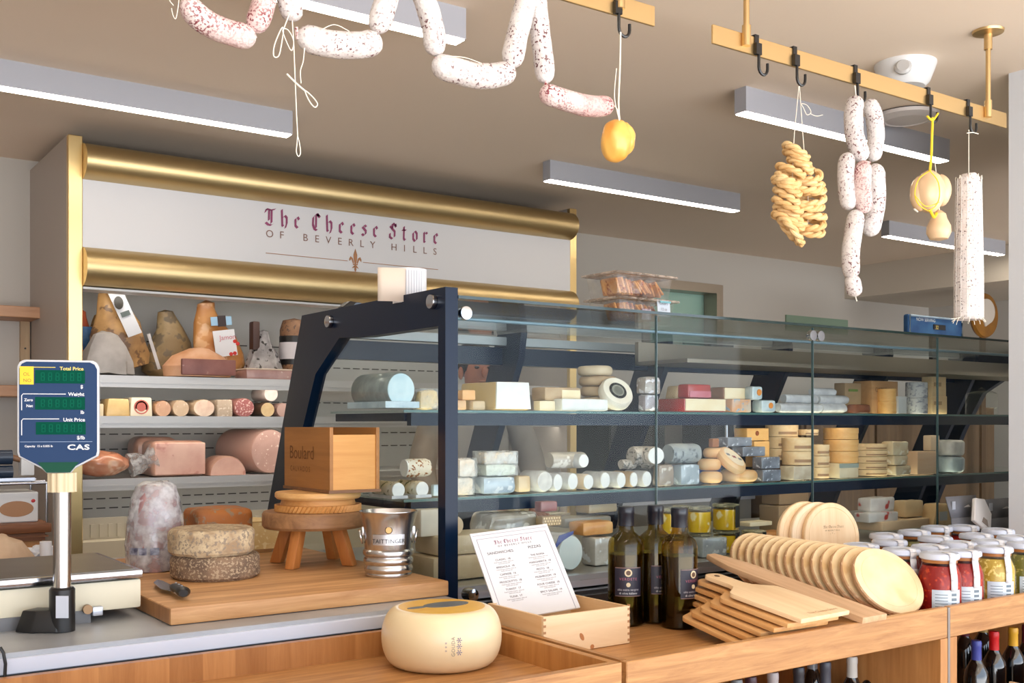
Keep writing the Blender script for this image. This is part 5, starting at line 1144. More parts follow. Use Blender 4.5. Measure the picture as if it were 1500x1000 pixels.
rind2 = spots('rind_pale_speck', (206, 186, 152), (164, 138, 108), (150, 134, 116), vs=110, size=.44, rough=.8, bump=.6, ns=26)
t, h1, r1, ql = rind_wheel(316, 844, 128, 34, rind1, None, 'dark speckled rind wheel underneath, on the butcher block')
t, h2, r2, q2 = rind_wheel(312, 838, 124, 37, rind2, None, 'paler mottled rind wheel lying on the dark speckled one', h1 * 1.012, Vector((ql.x - .01, ql.y + .003, 0)))
q = at(323, 792, Z=ZBT - H)
q = at(323, 780, Y=3.30); k = tof(q) / FPX
t = thing('orange_rind_cheese', 'tall orange-brown rind cheese behind the two stacked wheels', 'cheese', (q.x, 3.30, Zb))
w = 43 * k; ht = at(323, 743, Y=3.30).z - Zb
MB().box((-w, -.05, 0), (w * 1.0, .1, ht)).bevel(.03, 4).rough(.004, 24, 2, 2).build('cheese', spots('rind_orange', (178, 108, 48), (150, 92, 48), (150, 124, 96), vs=44, size=.42, rough=.6, bump=.4, ns=9), t)
q = at(320, 790, Y=3.38)
t = thing('half_hard_cheese', 'large half wheel of hard yellow cheese lying flat at the back of the board', 'cheese', (q.x + .03, 3.41, Zb))
zt_ = at(392, 764, Y=3.4).z - Zb
R_ = .225
MB().lathe([(0, 0), (R_ * .72, 0), (R_ * .9, zt_ * .35), (R_, zt_ * .9), (R_ * .99, zt_), (0, zt_)], seg=40, a0=0, a1=math.pi).build('rind', mat('hard_rind', (196, 146, 84), .55, col2=(168, 118, 64), vs=10, bump=.2), t)
MB().prism([(R_ * .985 * math.cos(a), R_ * .985 * math.sin(a)) for a in [math.pi * i / 30 for i in range(31)]], zt_ - .001, zt_ + .003).build('paste', spots('hard_paste', (236, 206, 146), (226, 192, 128), (244, 222, 170), vs=60, size=.4, bump=.3), t)
MB().box((-R_ * .97, -.002, .01), (R_ * .97, .002, zt_ * .98)).build('cut_face', MATS['hard_paste'], t)
# knife
q = at(262, 875, Z=ZBT - H); q2k = at(224, 853, Z=ZBT - H); kd = math.atan2(q.y - q2k.y, q.x - q2k.x)
t = thing('kitchen_knife', 'black-handled kitchen knife lying half under the scale platter', 'knife', (q.x, q.y, Zb + .003), kd)
MB().tube([(-.05, 0, .016), (-.02, 0, .017), (.015, .001, .016), (.045, .0, .016), (.058, -.003, .015)], [.012, .0155, .0145, .017, .011], 14, flat=.8).build('handle', black_pl, t)
for x in (-.03, 0, .03): MB().lathe([(0, 0), (.0028, 0), (.0028, .001), (0, .001)], T(x, 0, .029), seg=10).build('rivet', steel, t)
MB().prism([(-.045, -.014), (-.045, .012), (-.08, .014), (-.22, .01), (-.25, .002), (-.2, -.018), (-.08, -.026)], .0075, .0095).build('blade', mat('blade_steel', (150, 152, 156), .25, .9), t)
MB().prism([(.0, -.0125), (.048, -.013), (.048, -.012), (0, -.0115)], .008, .0135).build('handle_band', steel, t)
# stool, rope-edged stand, wooden box
q = at(468, 815, Z=ZBT - H)
q = Vector((1.385, 3.035, 0))
ktm = tof(q) / FPX
t = thing('milking_stool', 'small round wooden stool with splayed legs on the butcher block', 'stool', (q.x, q.y, Zb))
hs = H - .268 - Zb; rs = .156
st_w = wood('stool_wood', (122, 84, 52), (166, 120, 78), 'x', 16, .55); leg_w = wood('leg_wood', (176, 104, 46), (202, 130, 66), 'z', 14, .5)
MB().lathe([(0, hs - .05), (rs * .96, hs - .05), (rs, hs - .042), (rs, hs - .008), (rs * .97, hs), (0, hs)], seg=48).build('seat', st_w, t)
for a in (35, 130, 215, 305):
    c, s = math.cos(R(a)), math.sin(R(a)); pts = [(c * .085, s * .085, hs - .045), (c * .125, s * .125, 0.0)]
    b = MB(); ax = Vector((c, s, 0)); b.prism([(-.019, -.016), (.019, -.016), (.019, .016), (-.019, .016)], 0, hs - .045, Matrix(((1, 0, -c * .04 / (hs - .045), c * .125), (0, 1, -s * .04 / (hs - .045), s * .125), (0, 0, 1, 0), (0, 0, 0, 1))) @ RZ(R(a))); b.bevel(.005, 2).build('leg', leg_w, t)
zz = Zb + hs + .001
t = thing('pedestal_stand', 'round wooden stand with rope-twist edges between stool and box', 'stand', (q.x + .01, q.y - .01, zz))
rp = .128
pw = wood('stand_wood', (186, 126, 62), (212, 156, 92), 'x', 14, .5)
def rope(r, z, name):
    b = MB(); n = 60; ring = []
    for i in range(n):
        for j in range(2):
            a = 2 * math.pi * (i + j * .5) / n; rr = r + (.004 if j == 0 else -.002)
            ring.append((rr * math.cos(a), rr * math.sin(a)))
    tw = [(x * math.cos(.09) - y * math.sin(.09), x * math.sin(.09) + y * math.cos(.09)) for x, y in ring]
    b.prism(ring, z, z + .02, None, tw); b.build(name, pw, t, ang=15)
rope(rp, 0, 'rope_edge'); MB().lathe([(0, .019), (rp * .9, .019), (rp * .88, .028), (rp * .86, .04), (0, .04)], seg=40).build('column', pw, t)
MB().lathe([(0, .038), (rp * .98, .038), (rp * 1.02, .044), (rp * 1.02, .054), (rp, .058), (0, .058)], seg=48).build('top_plate', wood('stand_top', (206, 152, 88), (226, 178, 116), 'x', 14, .5), t)
zz += .059
c = at(483, 700, Y=2.9); 
t = thing('wooden_wine_box', 'open-topped honey-coloured wooden box on the rope-edged stand', 'box', (1.37, 2.89, zz))
bw, bd, bh = .165, .335, (H - .012) - zz
hw = wood('honey_wood', (204, 140, 66), (222, 164, 92), 'x', 10, .5); hw2 = wood('honey_wood_shaded', (150, 98, 42), (176, 120, 60), 'y', 10, .5)  # second wood is the same honey, with the sides' shade put into its colour
th = .011
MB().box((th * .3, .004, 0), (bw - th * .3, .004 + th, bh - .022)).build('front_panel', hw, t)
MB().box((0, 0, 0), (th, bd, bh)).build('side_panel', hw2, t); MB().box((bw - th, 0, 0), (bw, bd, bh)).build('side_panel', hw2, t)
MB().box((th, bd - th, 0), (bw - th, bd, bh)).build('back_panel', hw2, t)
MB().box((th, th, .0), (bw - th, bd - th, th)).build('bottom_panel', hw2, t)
sp = [c_ for c_ in t.children if c_.name.startswith('side_panel')][0]
MS = T(-.0008, 0, 0) @ RZ(R(-90)) @ UPRIGHT
write(sp, [('Boulard', -bd * .88, bh * .5, bh * .3, 'LEFT', 1.0), ('CALVADOS', -bd * .86, bh * .3, bh * .12, 'LEFT', 1.35)], mat('burnt_brand', (118, 72, 30), .6), MS, 'branded_lettering')
MB().box((-.004, -.004, -.0), (bw + .004, bd + .002, .009)).build('base_plate', wood('honey_dark', (110, 74, 44), (140, 96, 60), 'x', 10, .5), t)
# ice bucket
q = at(569, 842, Z=ZBT - H); k = tof(q) / FPX
t = thing('champagne_bucket', 'ribbed aluminium champagne bucket with ring handles at the board corner', 'bucket', (q.x, q.y, Zb), R(-28))
rb, rt, hb = 33.5 * k, 43 * k, 94 * k
alu = mat('aluminium', (204, 204, 206), .24, 1.0)
pr = [(0, 0), (rb, 0), (rb * 1.02, .004)]
for i in range(3):
    z0 = hb * (.05 + .125 * i)
    pr += [(rb * (1.0 + .01 * i), z0), (rb * 1.055 + .0015 * i, z0 + hb * .03), (rb * 1.065 + .0015 * i, z0 + hb * .06), (rb * 1.055 + .0015 * i, z0 + hb * .09), (rb * (1.01 + .01 * i), z0 + hb * .115)]
pr += [(rb * 1.04, hb * .43), (rb * 1.07, hb * .6), (rb * 1.1, hb * .75), (rb * 1.17, hb * .87), (rt * .97, hb * .965), (rt, hb * .985), (rt * 1.0, hb), (rt * .975, hb), (rb * 1.12, hb * .86), (rb * 1.03, hb * .6), (rb * .97, hb * .1), (0, hb * .08)]
MB().lathe(pr, seg=64).build('body', alu, t)
for s in (-1, 1):
    MB().box((s * rb * 1.07 - .006, -.011, hb * .62), (s * rb * 1.07 + .006, .011, hb * .76)).bevel(.003, 2).build('handle_lug', alu, t)
    MB().tube([(s * (rb * 1.07 + .008 + .004 * math.cos(a)), .016 * math.sin(a), hb * .6 + .018 * math.cos(a)) for a in [2 * math.pi * i / 20 for i in range(20)]], .0032, 8, closed=True).build('ring_handle', alu, t)
cy = MB()
NB = 'TAITTINGER'
tm = text_mesh(NB, 8.6 * k, 'CENTER', 1.05)
rr = rb * 1.085
def wrapmesh(me, z0, rr, a_mid=-90):
    bm = bmesh.new(); bm.from_mesh(me); bpy.data.meshes.remove(me)
    bmesh.ops.subdivide_edges(bm, edges=[e for e in bm.edges if e.calc_length() > .004], cuts=1)
    for v in bm.verts:
        a = R(a_mid) + v.co.x / rr; v.co = Vector((math.cos(a) * rr, math.sin(a) * rr, z0 + v.co.y))
    b = MB(); b.bm.free(); b.bm = bm; return b
wrapmesh(tm, hb * .53, rr * 1.03).build('maker_lettering', mat('black_ink', (34, 34, 36), .5), t)
MB().lathe([(rr + .0005, hb * .5), (rr * 1.004 + .0002, hb * .5), (rr * 1.0225, hb * .66), (rr * 1.02, hb * .66)], RZ(R(-90)), seg=16, a0=R(-38), a1=R(38)).build('label_plate', mat('label_plate', (200, 200, 204), .35, .8), t)
MB().lathe([(0, 0), (.0105, 0), (.0105, .0015), (0, .0015)], T(0, -rr * 1.02, hb * .73) @ RX(R(82)), seg=22).build('round_emblem', mat('emblem_brown', (64, 46, 34), .7, spec=.1), t)
MB().lathe([(.0065, .0016), (.0085, .0016), (.0085, .0022), (.0065, .0022)], T(0, -rr * 1.02, hb * .73) @ RX(R(82)), seg=22).build('emblem_ring', mat('emblem_gold', (176, 140, 90), .35, .8), t)

# ---------------------------------------------------------------- wooden tray and the big wheel
ZR = H - .52; ZF = H - .577
t = thing('tray_table', 'oak counter with a sunken tray front holding the big pale wheel', 'counter', (-.62, 1.757, 0))
w = 1.525 + .62; dp = 2.372 - 1.757
MB().box((0, 0, ZF - .02), (w, dp, ZF)).build('tray_floor', oak, t)
MB().box((0, 0, .02), (w, .022, ZR)).build('front_board', oak, t)
MB().box((w - .02, .022, ZF), (w, dp, ZR)).build('side_board', wood('oak_side', (176, 118, 60), (204, 148, 86), 'z', 14, .42, stave=0), t)
MB().box((0, dp - .02, ZF), (w - .02, dp, ZR + .003)).build('back_board', oak_z, t)
MB().box((.02, .04, .0), (w, dp, ZF - .02)).build('carcass', oak_z, t)
q = Vector((0, 0, 0)); Yg = 2.19
xg = at(647, 940, Y=Yg).x; tg_ = CA * xg + SA * Yg; k = tg_ / FPX; rg = 88 * k
t = thing('gouda_wheel', 'big smooth pale wheel of cheese with a yellow printed top', 'cheese', (xg, Yg, ZF + .001))
hg = H - (888 - 620) * k - ZF
pr = [(0, 0), (rg * .74, 0)] + [(rg * (.74 + .26 * math.sin(a)), hg * .5 - hg * .5 * math.cos(a)) for a in [math.pi * i / 18 for i in range(1, 18)]] + [(rg * .74, hg), (0, hg * 1.004)]
MB().lathe(pr, seg=72).build('wheel', mat('gouda_wax', (238, 216, 172), .32, col2=(242, 224, 186), vs=5, coat=.15), t)
MB().lathe([(rg * .72, hg * 1.001), (rg * .72, hg * 1.004), (rg * .3, hg * 1.008), (0, hg * 1.008)], seg=60).build('yellow_top', mat('gouda_yellow', (236, 190, 84), .4, col2=(226, 172, 64), vs=6), t)
b = MB(); b.lathe([(0, 0), (rg * .42, 0), (rg * .42, .0012), (0, .0012)], T(rg * .12, rg * .06, hg * 1.007) @ Matrix.Diagonal((1, .55, 1, 1)), seg=40); b.build('grey_print', mat('print_grey', (104, 108, 112), .4), t)
MB().lathe([(0, 0), (rg * .2, 0), (rg * .2, .0012), (0, .0012)], T(-rg * .42, rg * .06, hg * 1.0065) @ Matrix.Diagonal((1, .35, 1, 1)), seg=30).build('grey_print', MATS['print_grey'], t)
fm = mat('print_faint', (146, 140, 132), .5)
vis = math.degrees(math.atan2(-Yg, -xg))
wrapmesh(text_mesh('GOUDA', .016, 'CENTER', 1.1), 0, 1).bm.free()
def side_print(s, size, a, z, m, rot90=True):
    me = text_mesh(s, size, 'CENTER', 1.1)
    if rot90: me.transform(Matrix.Rotation(R(90), 4, 'Z'))
    wrapmesh(me, z, rg * 1.002, a).build('side_print', m, t)
side_print('GOUDA', .0115, vis + 12, hg * .5, fm); side_print('* * *', .011, vis + 6, hg * .5, mat('print_violet', (120, 112, 150), .5))
side_print('***', .03, vis + 22, hg * .5, mat('print_violet', 0), True)

# ---------------------------------------------------------------- far corner: small side table with boxed slicer and papers
q0 = at(76, 778, Y=4.3)
t = thing('side_table', 'dark wooden side table with moulded edge behind the scale', 'table', (q0.x - 1.6, 4.3, 0))
zt_ = at(70, 766, Y=4.3).z
MB().box((0, 0, zt_ - .035), (1.6, .6, zt_)).bevel(.006, 2).build('top', wood('walnut', (112, 66, 38), (146, 92, 56), 'x', 12, .45), t)
MB().box((.02, .02, zt_ - .065), (1.58, .58, zt_ - .035)).box((.01, .01, zt_ - .052), (1.59, .59, zt_ - .046)).build('moulding', MATS['walnut'], t)
MB().box((.03, .03, 0), (1.57, .57, zt_ - .065)).build('body', wood('walnut_light', (170, 116, 66), (196, 142, 88), 'z', 12, .45), t)
def b3(px0, px1, py0, py1, Y): a = at(px0, py0, Y=Y); c = at(px1, py1, Y=Y); return a, c
a, c = b3(-40, 56, 722, 764, 4.38)
t = thing('boxed_appliance', 'white box printed with a brown loaf, under a wire rack', 'box', (a.x, 4.38, zt_ + .001))
w, h = c.x - a.x, .115
MB().box((0, 0, 0), (w, .22, h)).bevel(.004, 1).build('carton', white_pl, t)
MB().lathe([(0, 0), (.06, 0), (.06, .0015), (0, .0015)], T(w * .66, -.0005, h * .45) @ RX(R(90)) @ Matrix.Diagonal((1, .5, 1, 1)), seg=24).build('loaf_print', mat('loaf_brown', (176, 130, 92), .5), t)
MB().ball((w * .92, -.001, h * .7), .008, .001, .007, sub=2).build('red_heart', mat('heart_red', (196, 44, 48), .4), t)
t = thing('wire_rack', 'chrome wire rack standing over the printed white box', 'rack', (a.x, 4.36, zt_ + .001))
b = MB(); z_ = h + .035
for y in (-.03, .1, .27): b.rod((0, y, z_), (w + .04, y, z_), .006)
for x in (.05, w * .5, w - .01):
    b.rod((x, -.03, z_), (x, .27, z_), .004)
b.build('top_wires', chrome, t)
for x in (.0, w + .02):
    for y in (-.03, .27): MB().rod((x, y, 0), (x, y, z_), .005).build('leg', chrome, t)
t = thing('hand_roller', 'dark blue roller device with a white end block on the wire rack', 'device', (a.x, 4.42, zt_ + z_ + .008))
MB().lathe([(0, 0), (.028, 0), (.028, w * .62), (0, w * .62)], T(.0, 0, .09) @ RY(R(90)), seg=24).build('roller', mat('roller_blue', (44, 58, 78), .3), t)
MB().lathe([(0, 0), (.024, 0), (.024, w * .62), (0, w * .62)], T(.0, -.01, .035) @ RY(R(90)), seg=24).build('roller', MATS['roller_blue'], t)
MB().box((w * .74, -.03, .02), (w * .95, .03, .12)).bevel(.005, 2).build('end_block', white_pl, t)
MB().rod((w * .6, 0, .09), (w * .76, 0, .08), .012).build('axle', mat('axle_brown', (140, 100, 70), .4), t)
MB().box((-.0, -.04, 0), (w * .95, .04, .012)).build('base_plate', steel, t)
MB().rod((w * .8, 0, .12), (w * .8, 0, .15), .008).build('pin', black_pl, t)
# papers on the counter by the wall
t = thing('wrapping_paper', 'crumpled tan wrapping paper behind the scale', 'paper', (at(6, 805, Y=3.6).x, 3.62, ZSV + .002))
MB().lathe([(0, 0), (.1, 0), (.085, .05), (.05, .1), (.015, .125), (0, .13)], seg=16, wob=.5, ws=20).rough(.012, 25, 1).build('paper', mat('tan_paper', (206, 178, 150), .6, col2=(186, 156, 128), vs=14, bump=.4, bs=30), t)
t = thing('cloth', 'crumpled white cloth behind the scale platter', 'cloth', (at(63, 808, Y=3.62).x, 3.66, ZSV + .006))
MB().ball((0, 0, .042), .07, .06, .036, sub=4, amp=.5, fr=4).build('cloth', mat('cloth_white', (226, 228, 234), .8, col2=(196, 202, 214), vs=16), t)
t = thing('paper_roll', 'small white upright roll beside the crumpled cloth', 'roll', (at(67, 805, Y=3.6).x, 3.6, ZSV + .002))
MB().lathe([(.006, 0), (.018, 0), (.018, .1), (.006, .1), (.006, 0)], seg=22).build('roll', paper, t)
# ---------------------------------------------------------------- oak counters with wine below
YFc = 1.757; ZRc = H - .52; ZFc = H - .572; DEP = 2.58 - 1.757
X1a, X1b = 1.54, at(1388, 900, Y=YFc).x
X2a, X2b = X1b + .012, 3.92
def counter_unit(x0, x1, label, leftlip=True, rightlip=False):
    t = thing('wine_counter', label, 'counter', (x0, YFc, 0)); w = x1 - x0
    MB().box((.018, .02, ZFc - .02), (w - .001, DEP, ZFc)).build('tray_floor', oak, t)
    MB().box((0, 0, ZRc - .087), (w, .02, ZRc)).bevel(.002, 1).build('front_apron', oak, t)
    MB().box((0, .02, ZFc - .03), (.016, DEP, ZRc if leftlip else ZFc)).build('side_lip', oak_y, t)
    for x in (0, w - .034): MB().box((x, .0, .02), (x + .034, DEP, ZRc - .087 - .0005)).build('side_panel', oak_z, t)
    MB().box((.034, DEP - .02, .02), (w - .034, DEP, ZRc - .09)).build('back_panel', oak_z, t)
    MB().box((.034, .02, ZRc - .087 - .41), (w - .034, DEP - .02, ZRc - .087 - .385)).build('bottle_shelf', oak, t)
    return t
counter_unit(X1a, X1b, 'oak counter unit with sunken top under the chopping boards and olive oil bottles')
counter_unit(X2a, X2b, 'oak counter unit with sunken top under the preserve jars', leftlip=False)
MB_ = thing('corner_strip', 'grey metal strip in the joint between the two oak counters', 'strip', (X1b + .001, YFc - .001, .02))
MB().box((0, 0, 0), (.010, .02, ZRc - .022)).build('strip', mat('strip_grey', (146, 138, 134), .4, .5), MB_)
ZSH = ZRc - .087 - .384
# wine bottles on the shelf
vin = mat('wine_glass_dark', (10, 12, 14), .08, spec=.8, coat=.5)
def wine(px, pytop, label, cap, Y=2.0, capn='capsule', hgt=.302):
    x = at(px, 960, Y=Y).x
    t = thing('wine_bottle', label, 'wine bottle', (x, Y, ZSH), group='wine bottles under the counter')
    MB().lathe([(0, .004), (.034, 0), (.0375, .006), (.0375, .185), (.034, .205), (.022, .228), (.0155, .242), (.0145, .262), (0, .262)], seg=28).build('bottle', vin, t)
    MB().lathe([(.0158, hgt - .062), (.0160, hgt - .06), (.0152, hgt - .022), (.0162, hgt - .02), (.0162, hgt - .006), (.0145, hgt), (0, hgt)], seg=24).build(capn, cap, t)
    return t
cap = lambda n, c, r=.4, m_=0: mat('capsule_' + n, c, r, m_)
wine(1323, 948, 'wine bottle with a crimson capsule, last before the joint of the counters', cap('crimson', (186, 22, 52)))
wine(1278, 955, 'wine bottle with a white capsule, nearer the crimson one', cap('white', (216, 212, 206)))
wine(1248, 962, 'wine bottle with an ivory capsule between the white and the dark ones', cap('ivory', (208, 204, 196)))
wine(1209, 970, 'wine bottle with a slate grey capsule beside the ivory one', cap('slate', (70, 72, 82)))
wine(1170, 976, 'wine bottle with a charcoal capsule, third from the hidden end', cap('charcoal', (52, 52, 58)))
wine(1132, 985, 'wine bottle with a speckled silver capsule', cap('speckled', (176, 166, 164)))
wine(1100, 990, 'wine bottle with a dusky plum capsule', cap('plum', (72, 44, 52)))
wine(1190, 974, 'wine bottle with a silver capsule set back in the second row', cap('silver', (170, 172, 176), .3, .4), Y=2.14)
wine(1079, 994, 'wine bottle with a grey capsule, foremost in the dark corner of the shelf', cap('grey', (120, 124, 124)))
wine(1262, 974, 'wine bottle with a black capsule in the second row between pale ones', cap('black', (22, 22, 26)), Y=2.14)
wine(1430, 933, 'wine bottle with a blue capsule under the jars', cap('blue', (62, 70, 150)), Y=1.92)
wine(1456, 920, 'wine bottle with a bright red capsule under the jars', cap('red', (206, 24, 28)), Y=1.97)
wine(1484, 915, 'wine bottle with an amber yellow capsule under the jars', cap('amber', (226, 168, 44)), Y=1.97)
wine(1440, 930, 'wine bottle with a pale gold capsule behind the blue one', cap('gold', (176, 146, 86)), Y=2.16)
wine(1504, 912, 'wine bottle with a dark maroon capsule past the amber one', cap('maroon', (96, 24, 38)), Y=1.97)
wine(1413, 926, 'wine bottle with a deep maroon capsule close to the counter joint', cap('deepred', (104, 18, 36)), Y=2.16)
a = at(1478, 998, Y=1.86)
t = thing('cork_crate', 'small wooden crate edge in front of the wine bottles under the jars', 'crate', (a.x, 1.80, ZSH))
MB().box((0, 0, 0), (.4, .01, a.z - ZSH + .01)).build('front_slat', pine, t); MB().box((0, .01, 0), (.01, .06, a.z - ZSH)).build('side_slat', pine, t); MB().box((.39, .01, 0), (.4, .06, a.z - ZSH)).build('side_slat', pine, t)

# ---------------------------------------------------------------- wooden crate with the menu
ZK = ZFc + .001
cxa, cxb, cya, cyb = 1.562, 1.842, 2.090, 2.335; chh = .0965
t = thing('pine_crate', 'shallow pale pine crate with finger joints holding the menu', 'crate', (cxa, cya, ZK))
cw, cd, th = cxb - cxa, cyb - cya, .009
MB().box((0, 0, 0), (cw, th, chh)).bevel(.001, 1).build('front_panel', pine, t)
pine_y = wood('pine_cross', (222, 180, 130), (238, 202, 156), 'y', 10, .55)
MB().box((0, th, 0), (th, cd, chh)).build('side_panel', pine_y, t); MB().box((cw - th, th, 0), (cw, cd, chh)).build('side_panel', pine_y, t)
MB().box((th, cd - th, 0), (cw - th, cd, chh)).build('back_panel', pine, t); MB().box((th, th, 0), (cw - th, cd - th, .006)).build('bottom_panel', pine, t)
b = MB()
fp = [c for c in t.children if c.name.startswith('front_panel')][0]
for i in range(6):
    z = .006 + i * .016; b.box((.0005, -.0006, z), (.0075, .0005, z + .006)); b.box((cw - .0075, -.0006, z), (cw - .0005, .0005, z + .006)); b.box((cw - .0005, .0, z + .007), (cw + .0015, th, z + .014))
b.build('finger_joints', mat('joint_end', (176, 128, 86), .6), fp)
MB().lathe([(0, 0), (.009, 0), (.009, .0008), (0, .0008)], T(cw * .43, -.0001, chh * .36) @ RX(R(90)) @ RZ(R(30)) @ Matrix.Diagonal((.6, 1.2, 1, 1)), seg=18).build('knot', mat('pine_knot', (186, 124, 74), .6), fp)
MB().lathe([(0, 0), (.006, 0), (.006, .0008), (0, .0008)], T(cw * .55, -.0001, chh * .06) @ RX(R(90)), seg=14).build('knot', MATS['pine_knot'], fp)
# menu board leaning in the crate: corners found on the card's own leaning plane
def on_plane(px, py, P0, n):
    r = (px - CX) / FPX; d = (HOR - py) / FPX
    v = Vector((SA * r + CA, SA - CA * r, d)); o = Vector((0, 0, H)); s = (P0 - o).dot(n) / v.dot(n)
    return o + v * s
P0 = Vector((1.577, 2.316, H - .49)); lean = R(41); yw = R(-18)
n = RZ(yw) @ RX(-lean) @ Vector((0, -1, 0))
c_tl, c_tr = on_plane(688, 778, P0, n), on_plane(801, 770, P0, n)
c_bl, c_br = on_plane(726, 893, P0, n), on_plane(852, 893, P0, n)
up = ((c_tl - c_bl) + (c_tr - c_br)).normalized(); right = (c_tr - c_tl).normalized(); right = (right - up * right.dot(up)).normalized()
nn = right.cross(up)
mw = ((c_tr - c_tl).length + (c_br - c_bl).length) / 2
mid = (c_tl + c_tr) / 2; MH = (c_tl - c_bl).length * 1.1
org = mid - right * mw / 2 - up * MH
t = thing('menu_card', 'white framed menu card leaning in the pine crate', 'menu', org)
MM = Matrix((( right.x, up.x, nn.x, 0), (right.y, up.y, nn.y, 0), (right.z, up.z, nn.z, 0), (0, 0, 0, 1)))
MB().box((0, 0, -.006), (mw, MH, 0)).bevel(.0008, 1).xf(MM).build('card', paper, t)
MB().box((mw * .4, MH * .3, -.012), (mw * .6, MH * .7, -.006)).xf(MM).build('easel_strut', card, t)
b = MB()
for e in (.035, ):
    e *= mw / .21 * 1.0
    for (x0, y0, x1, y1) in ((mw * .055, 0, mw * .06, MH * .92), (mw * .94, 0, mw * .945, MH * .92), (mw * .055, MH * .917, mw * .945, MH * .92), (mw * .02, MH * .962, mw * .98, MH * .965)): b.box((x0, y0, .0002), (x1, y1, .0006))
b.xf(MM).build('border_rule', mat('rule_violet', (150, 140, 160), .6), t)
xh = mw * .48 / bl_width('The Cheese Store')
b = MB(); blackletter(b, 'The Cheese Store', mw * .26, MH * .838, xh, M=MM @ T(0, 0, .0006)); b.build('shop_name_lettering', plum, t)
items = []
y = MH * .80; items.append(('OF BEVERLY HILLS', mw * .5, y, mw * .036, 'CENTER', 1.5))
items += [('SANDWICHES', mw * .29, MH * .725, mw * .052, 'CENTER', 1), ('PIZZAS', mw * .73, MH * .735, mw * .052, 'CENTER', 1)]
L_ = ['CLASSIC  18', 'BRESAOLA  18', 'CAPRESE  16', 'PROSCIUTTO  18', 'TURKEY  17', 'TUNA  17']; R_ = ['THE ROMA', 'MARGHERITA  18', 'PESTO  18', 'MUSHROOM  18', 'FOUR CHEESE  18', 'SPICY SALAMI  19']
small = []
for i in range(6):
    y = MH * (.645 - .085 * i); items.append((L_[i], mw * .29, y, mw * .036, 'CENTER', 1)); items.append((R_[i], mw * .73, y - (MH * .0 if i else -.0), mw * .036, 'CENTER', 1))
    for xx in (.29, .73): small.append(('fresh bread, cheese, olive oil', mw * xx, y - MH * .024, mw * .021, 'CENTER', 1)); small.append(('herbs and sea salt', mw * xx, y - MH * .042, mw * .02, 'CENTER', 1))
write(t, items, ink, MM @ T(0, 0, .0006), 'menu_lettering'); write(t, small, ink_grey, MM @ T(0, 0, .0006), 'small_lettering')

# ---------------------------------------------------------------- olive oil bottles
ob_glass = pane('olive_bottle_glass', (.64, .52, .2), 1.5, rough=.02)
ob_oil = mat('olive_oil_dark', (34, 24, 6), .15, col2=(48, 34, 9), vs=10, coat=.4)
ob_low = mat('olive_base_dark', (20, 18, 12), .1, coat=.5)
def oil_bottle(px, pyb, ht, label, rzlab):
    q = at(px, pyb, Z=ZFc - H); k = tof(q) / FPX; h = ht * k; r = 26.5 * k
    t = thing('olive_oil_bottle', label, 'bottle', (q.x, q.y, ZK), group='dark olive oil bottles')
    pr = [(0, .004), (r * .85, 0), (r, .006), (r, h * .665), (r * .97, h * .70), (r * .87, h * .735), (r * .64, h * .765), (r * .46, h * .787), (r * .41, h * .81), (r * .39, h * .85), (r * .39, h * .93)]
    MB().lathe(pr, seg=48).build('glass', ob_glass, t)
    MB().lathe([(0, .008), (r * .93, .006), (r * .93, h * .6), (0, h * .6)], seg=36).build('oil', ob_oil, t)
    MB().lathe([(r * .95, .004), (r * .955, .006), (r * .955, h * .27), (r * .95, h * .272)], seg=36).build('dark_base', ob_low, t)
    MB().lathe([(r * .45, h * .838), (r * .455, h * .842), (r * .44, h * .93), (r * .47, h * .94), (r * .47, h * .985), (r * .43, h * 1.0), (0, h * 1.0)], seg=32).build('cap', mat('cap_black_blue', (22, 26, 38), .28), t)
    W = 41 / 26.5
    M = RZ(R(rzlab))
    a0, a1 = -W / 2, W / 2
    zl0, zl1 = h * .255, h * .5
    lb = MB().lathe([(r * 1.003, zl0), (r * 1.006, zl0), (r * 1.006, zl1), (r * 1.003, zl1)], M, seg=20, a0=a0, a1=a1).build('label', mat('oil_label_navy', (34, 32, 48), .45), t)
    def wr(me, z, m, nm, rr=1.008):
        bb = wrapmesh(me, z, r * rr, 0); bb.xf(M); bb.build(nm, m, lb)
    wr(text_mesh('VERDETE', r * .2, 'CENTER', 1.3), h * .392, mat('label_rose', (170, 90, 110), .5), 'label_lettering')
    wr(text_mesh('olio extra vergine', r * .17, 'CENTER', 1), h * .305, mat('label_pale', (190, 186, 190), .5), 'label_lettering')
    wr(text_mesh('di oliva italiano', r * .17, 'CENTER', 1), h * .275, mat('label_white', (216, 216, 216), .5), 'label_lettering')
    b = MB()
    for zc, rad, mt in ((h * .455, r * .21, 'seal_cream'), (h * .355, r * .12, 'seal_cream')):
        b.lathe([(0, 0), (rad, 0), (rad, .001), (0, .001)], M @ T(r * 1.006, 0, zc) @ RY(R(90)), seg=20)
    b.build('round_seal', mat('seal_cream', (214, 196, 160), .5), lb)
    MB().lathe([(0, 0), (r * .13, 0), (r * .13, .0006), (0, .0006)], M @ T(r * 1.006 + .001, 0, h * .455) @ RY(R(90)), seg=16).build('seal_emblem', mat('seal_dark', (96, 70, 50), .5), lb)
    for zc in (zl0 + .0015, zl1 - .0015):
     b = MB(); b.lathe([(r * 1.0065, zc - .0008), (r * 1.008, zc - .0008), (r * 1.008, zc + .0008), (r * 1.0065, zc + .0008)], M, seg=20, a0=a0 * .96, a1=a1 * .96)
     b.build('label_rule', mat('rule_copper', (150, 118, 104), .45), lb)
oil_bottle(917, 914, 172, 'olive oil bottle beside the pine crate, label toward the viewer', 236)
oil_bottle(960, 910, 170, 'olive oil bottle at the back, between the other two', 258)
oil_bottle(995, 918, 174, 'olive oil bottle nearest the chopping boards, label turned away', 274)

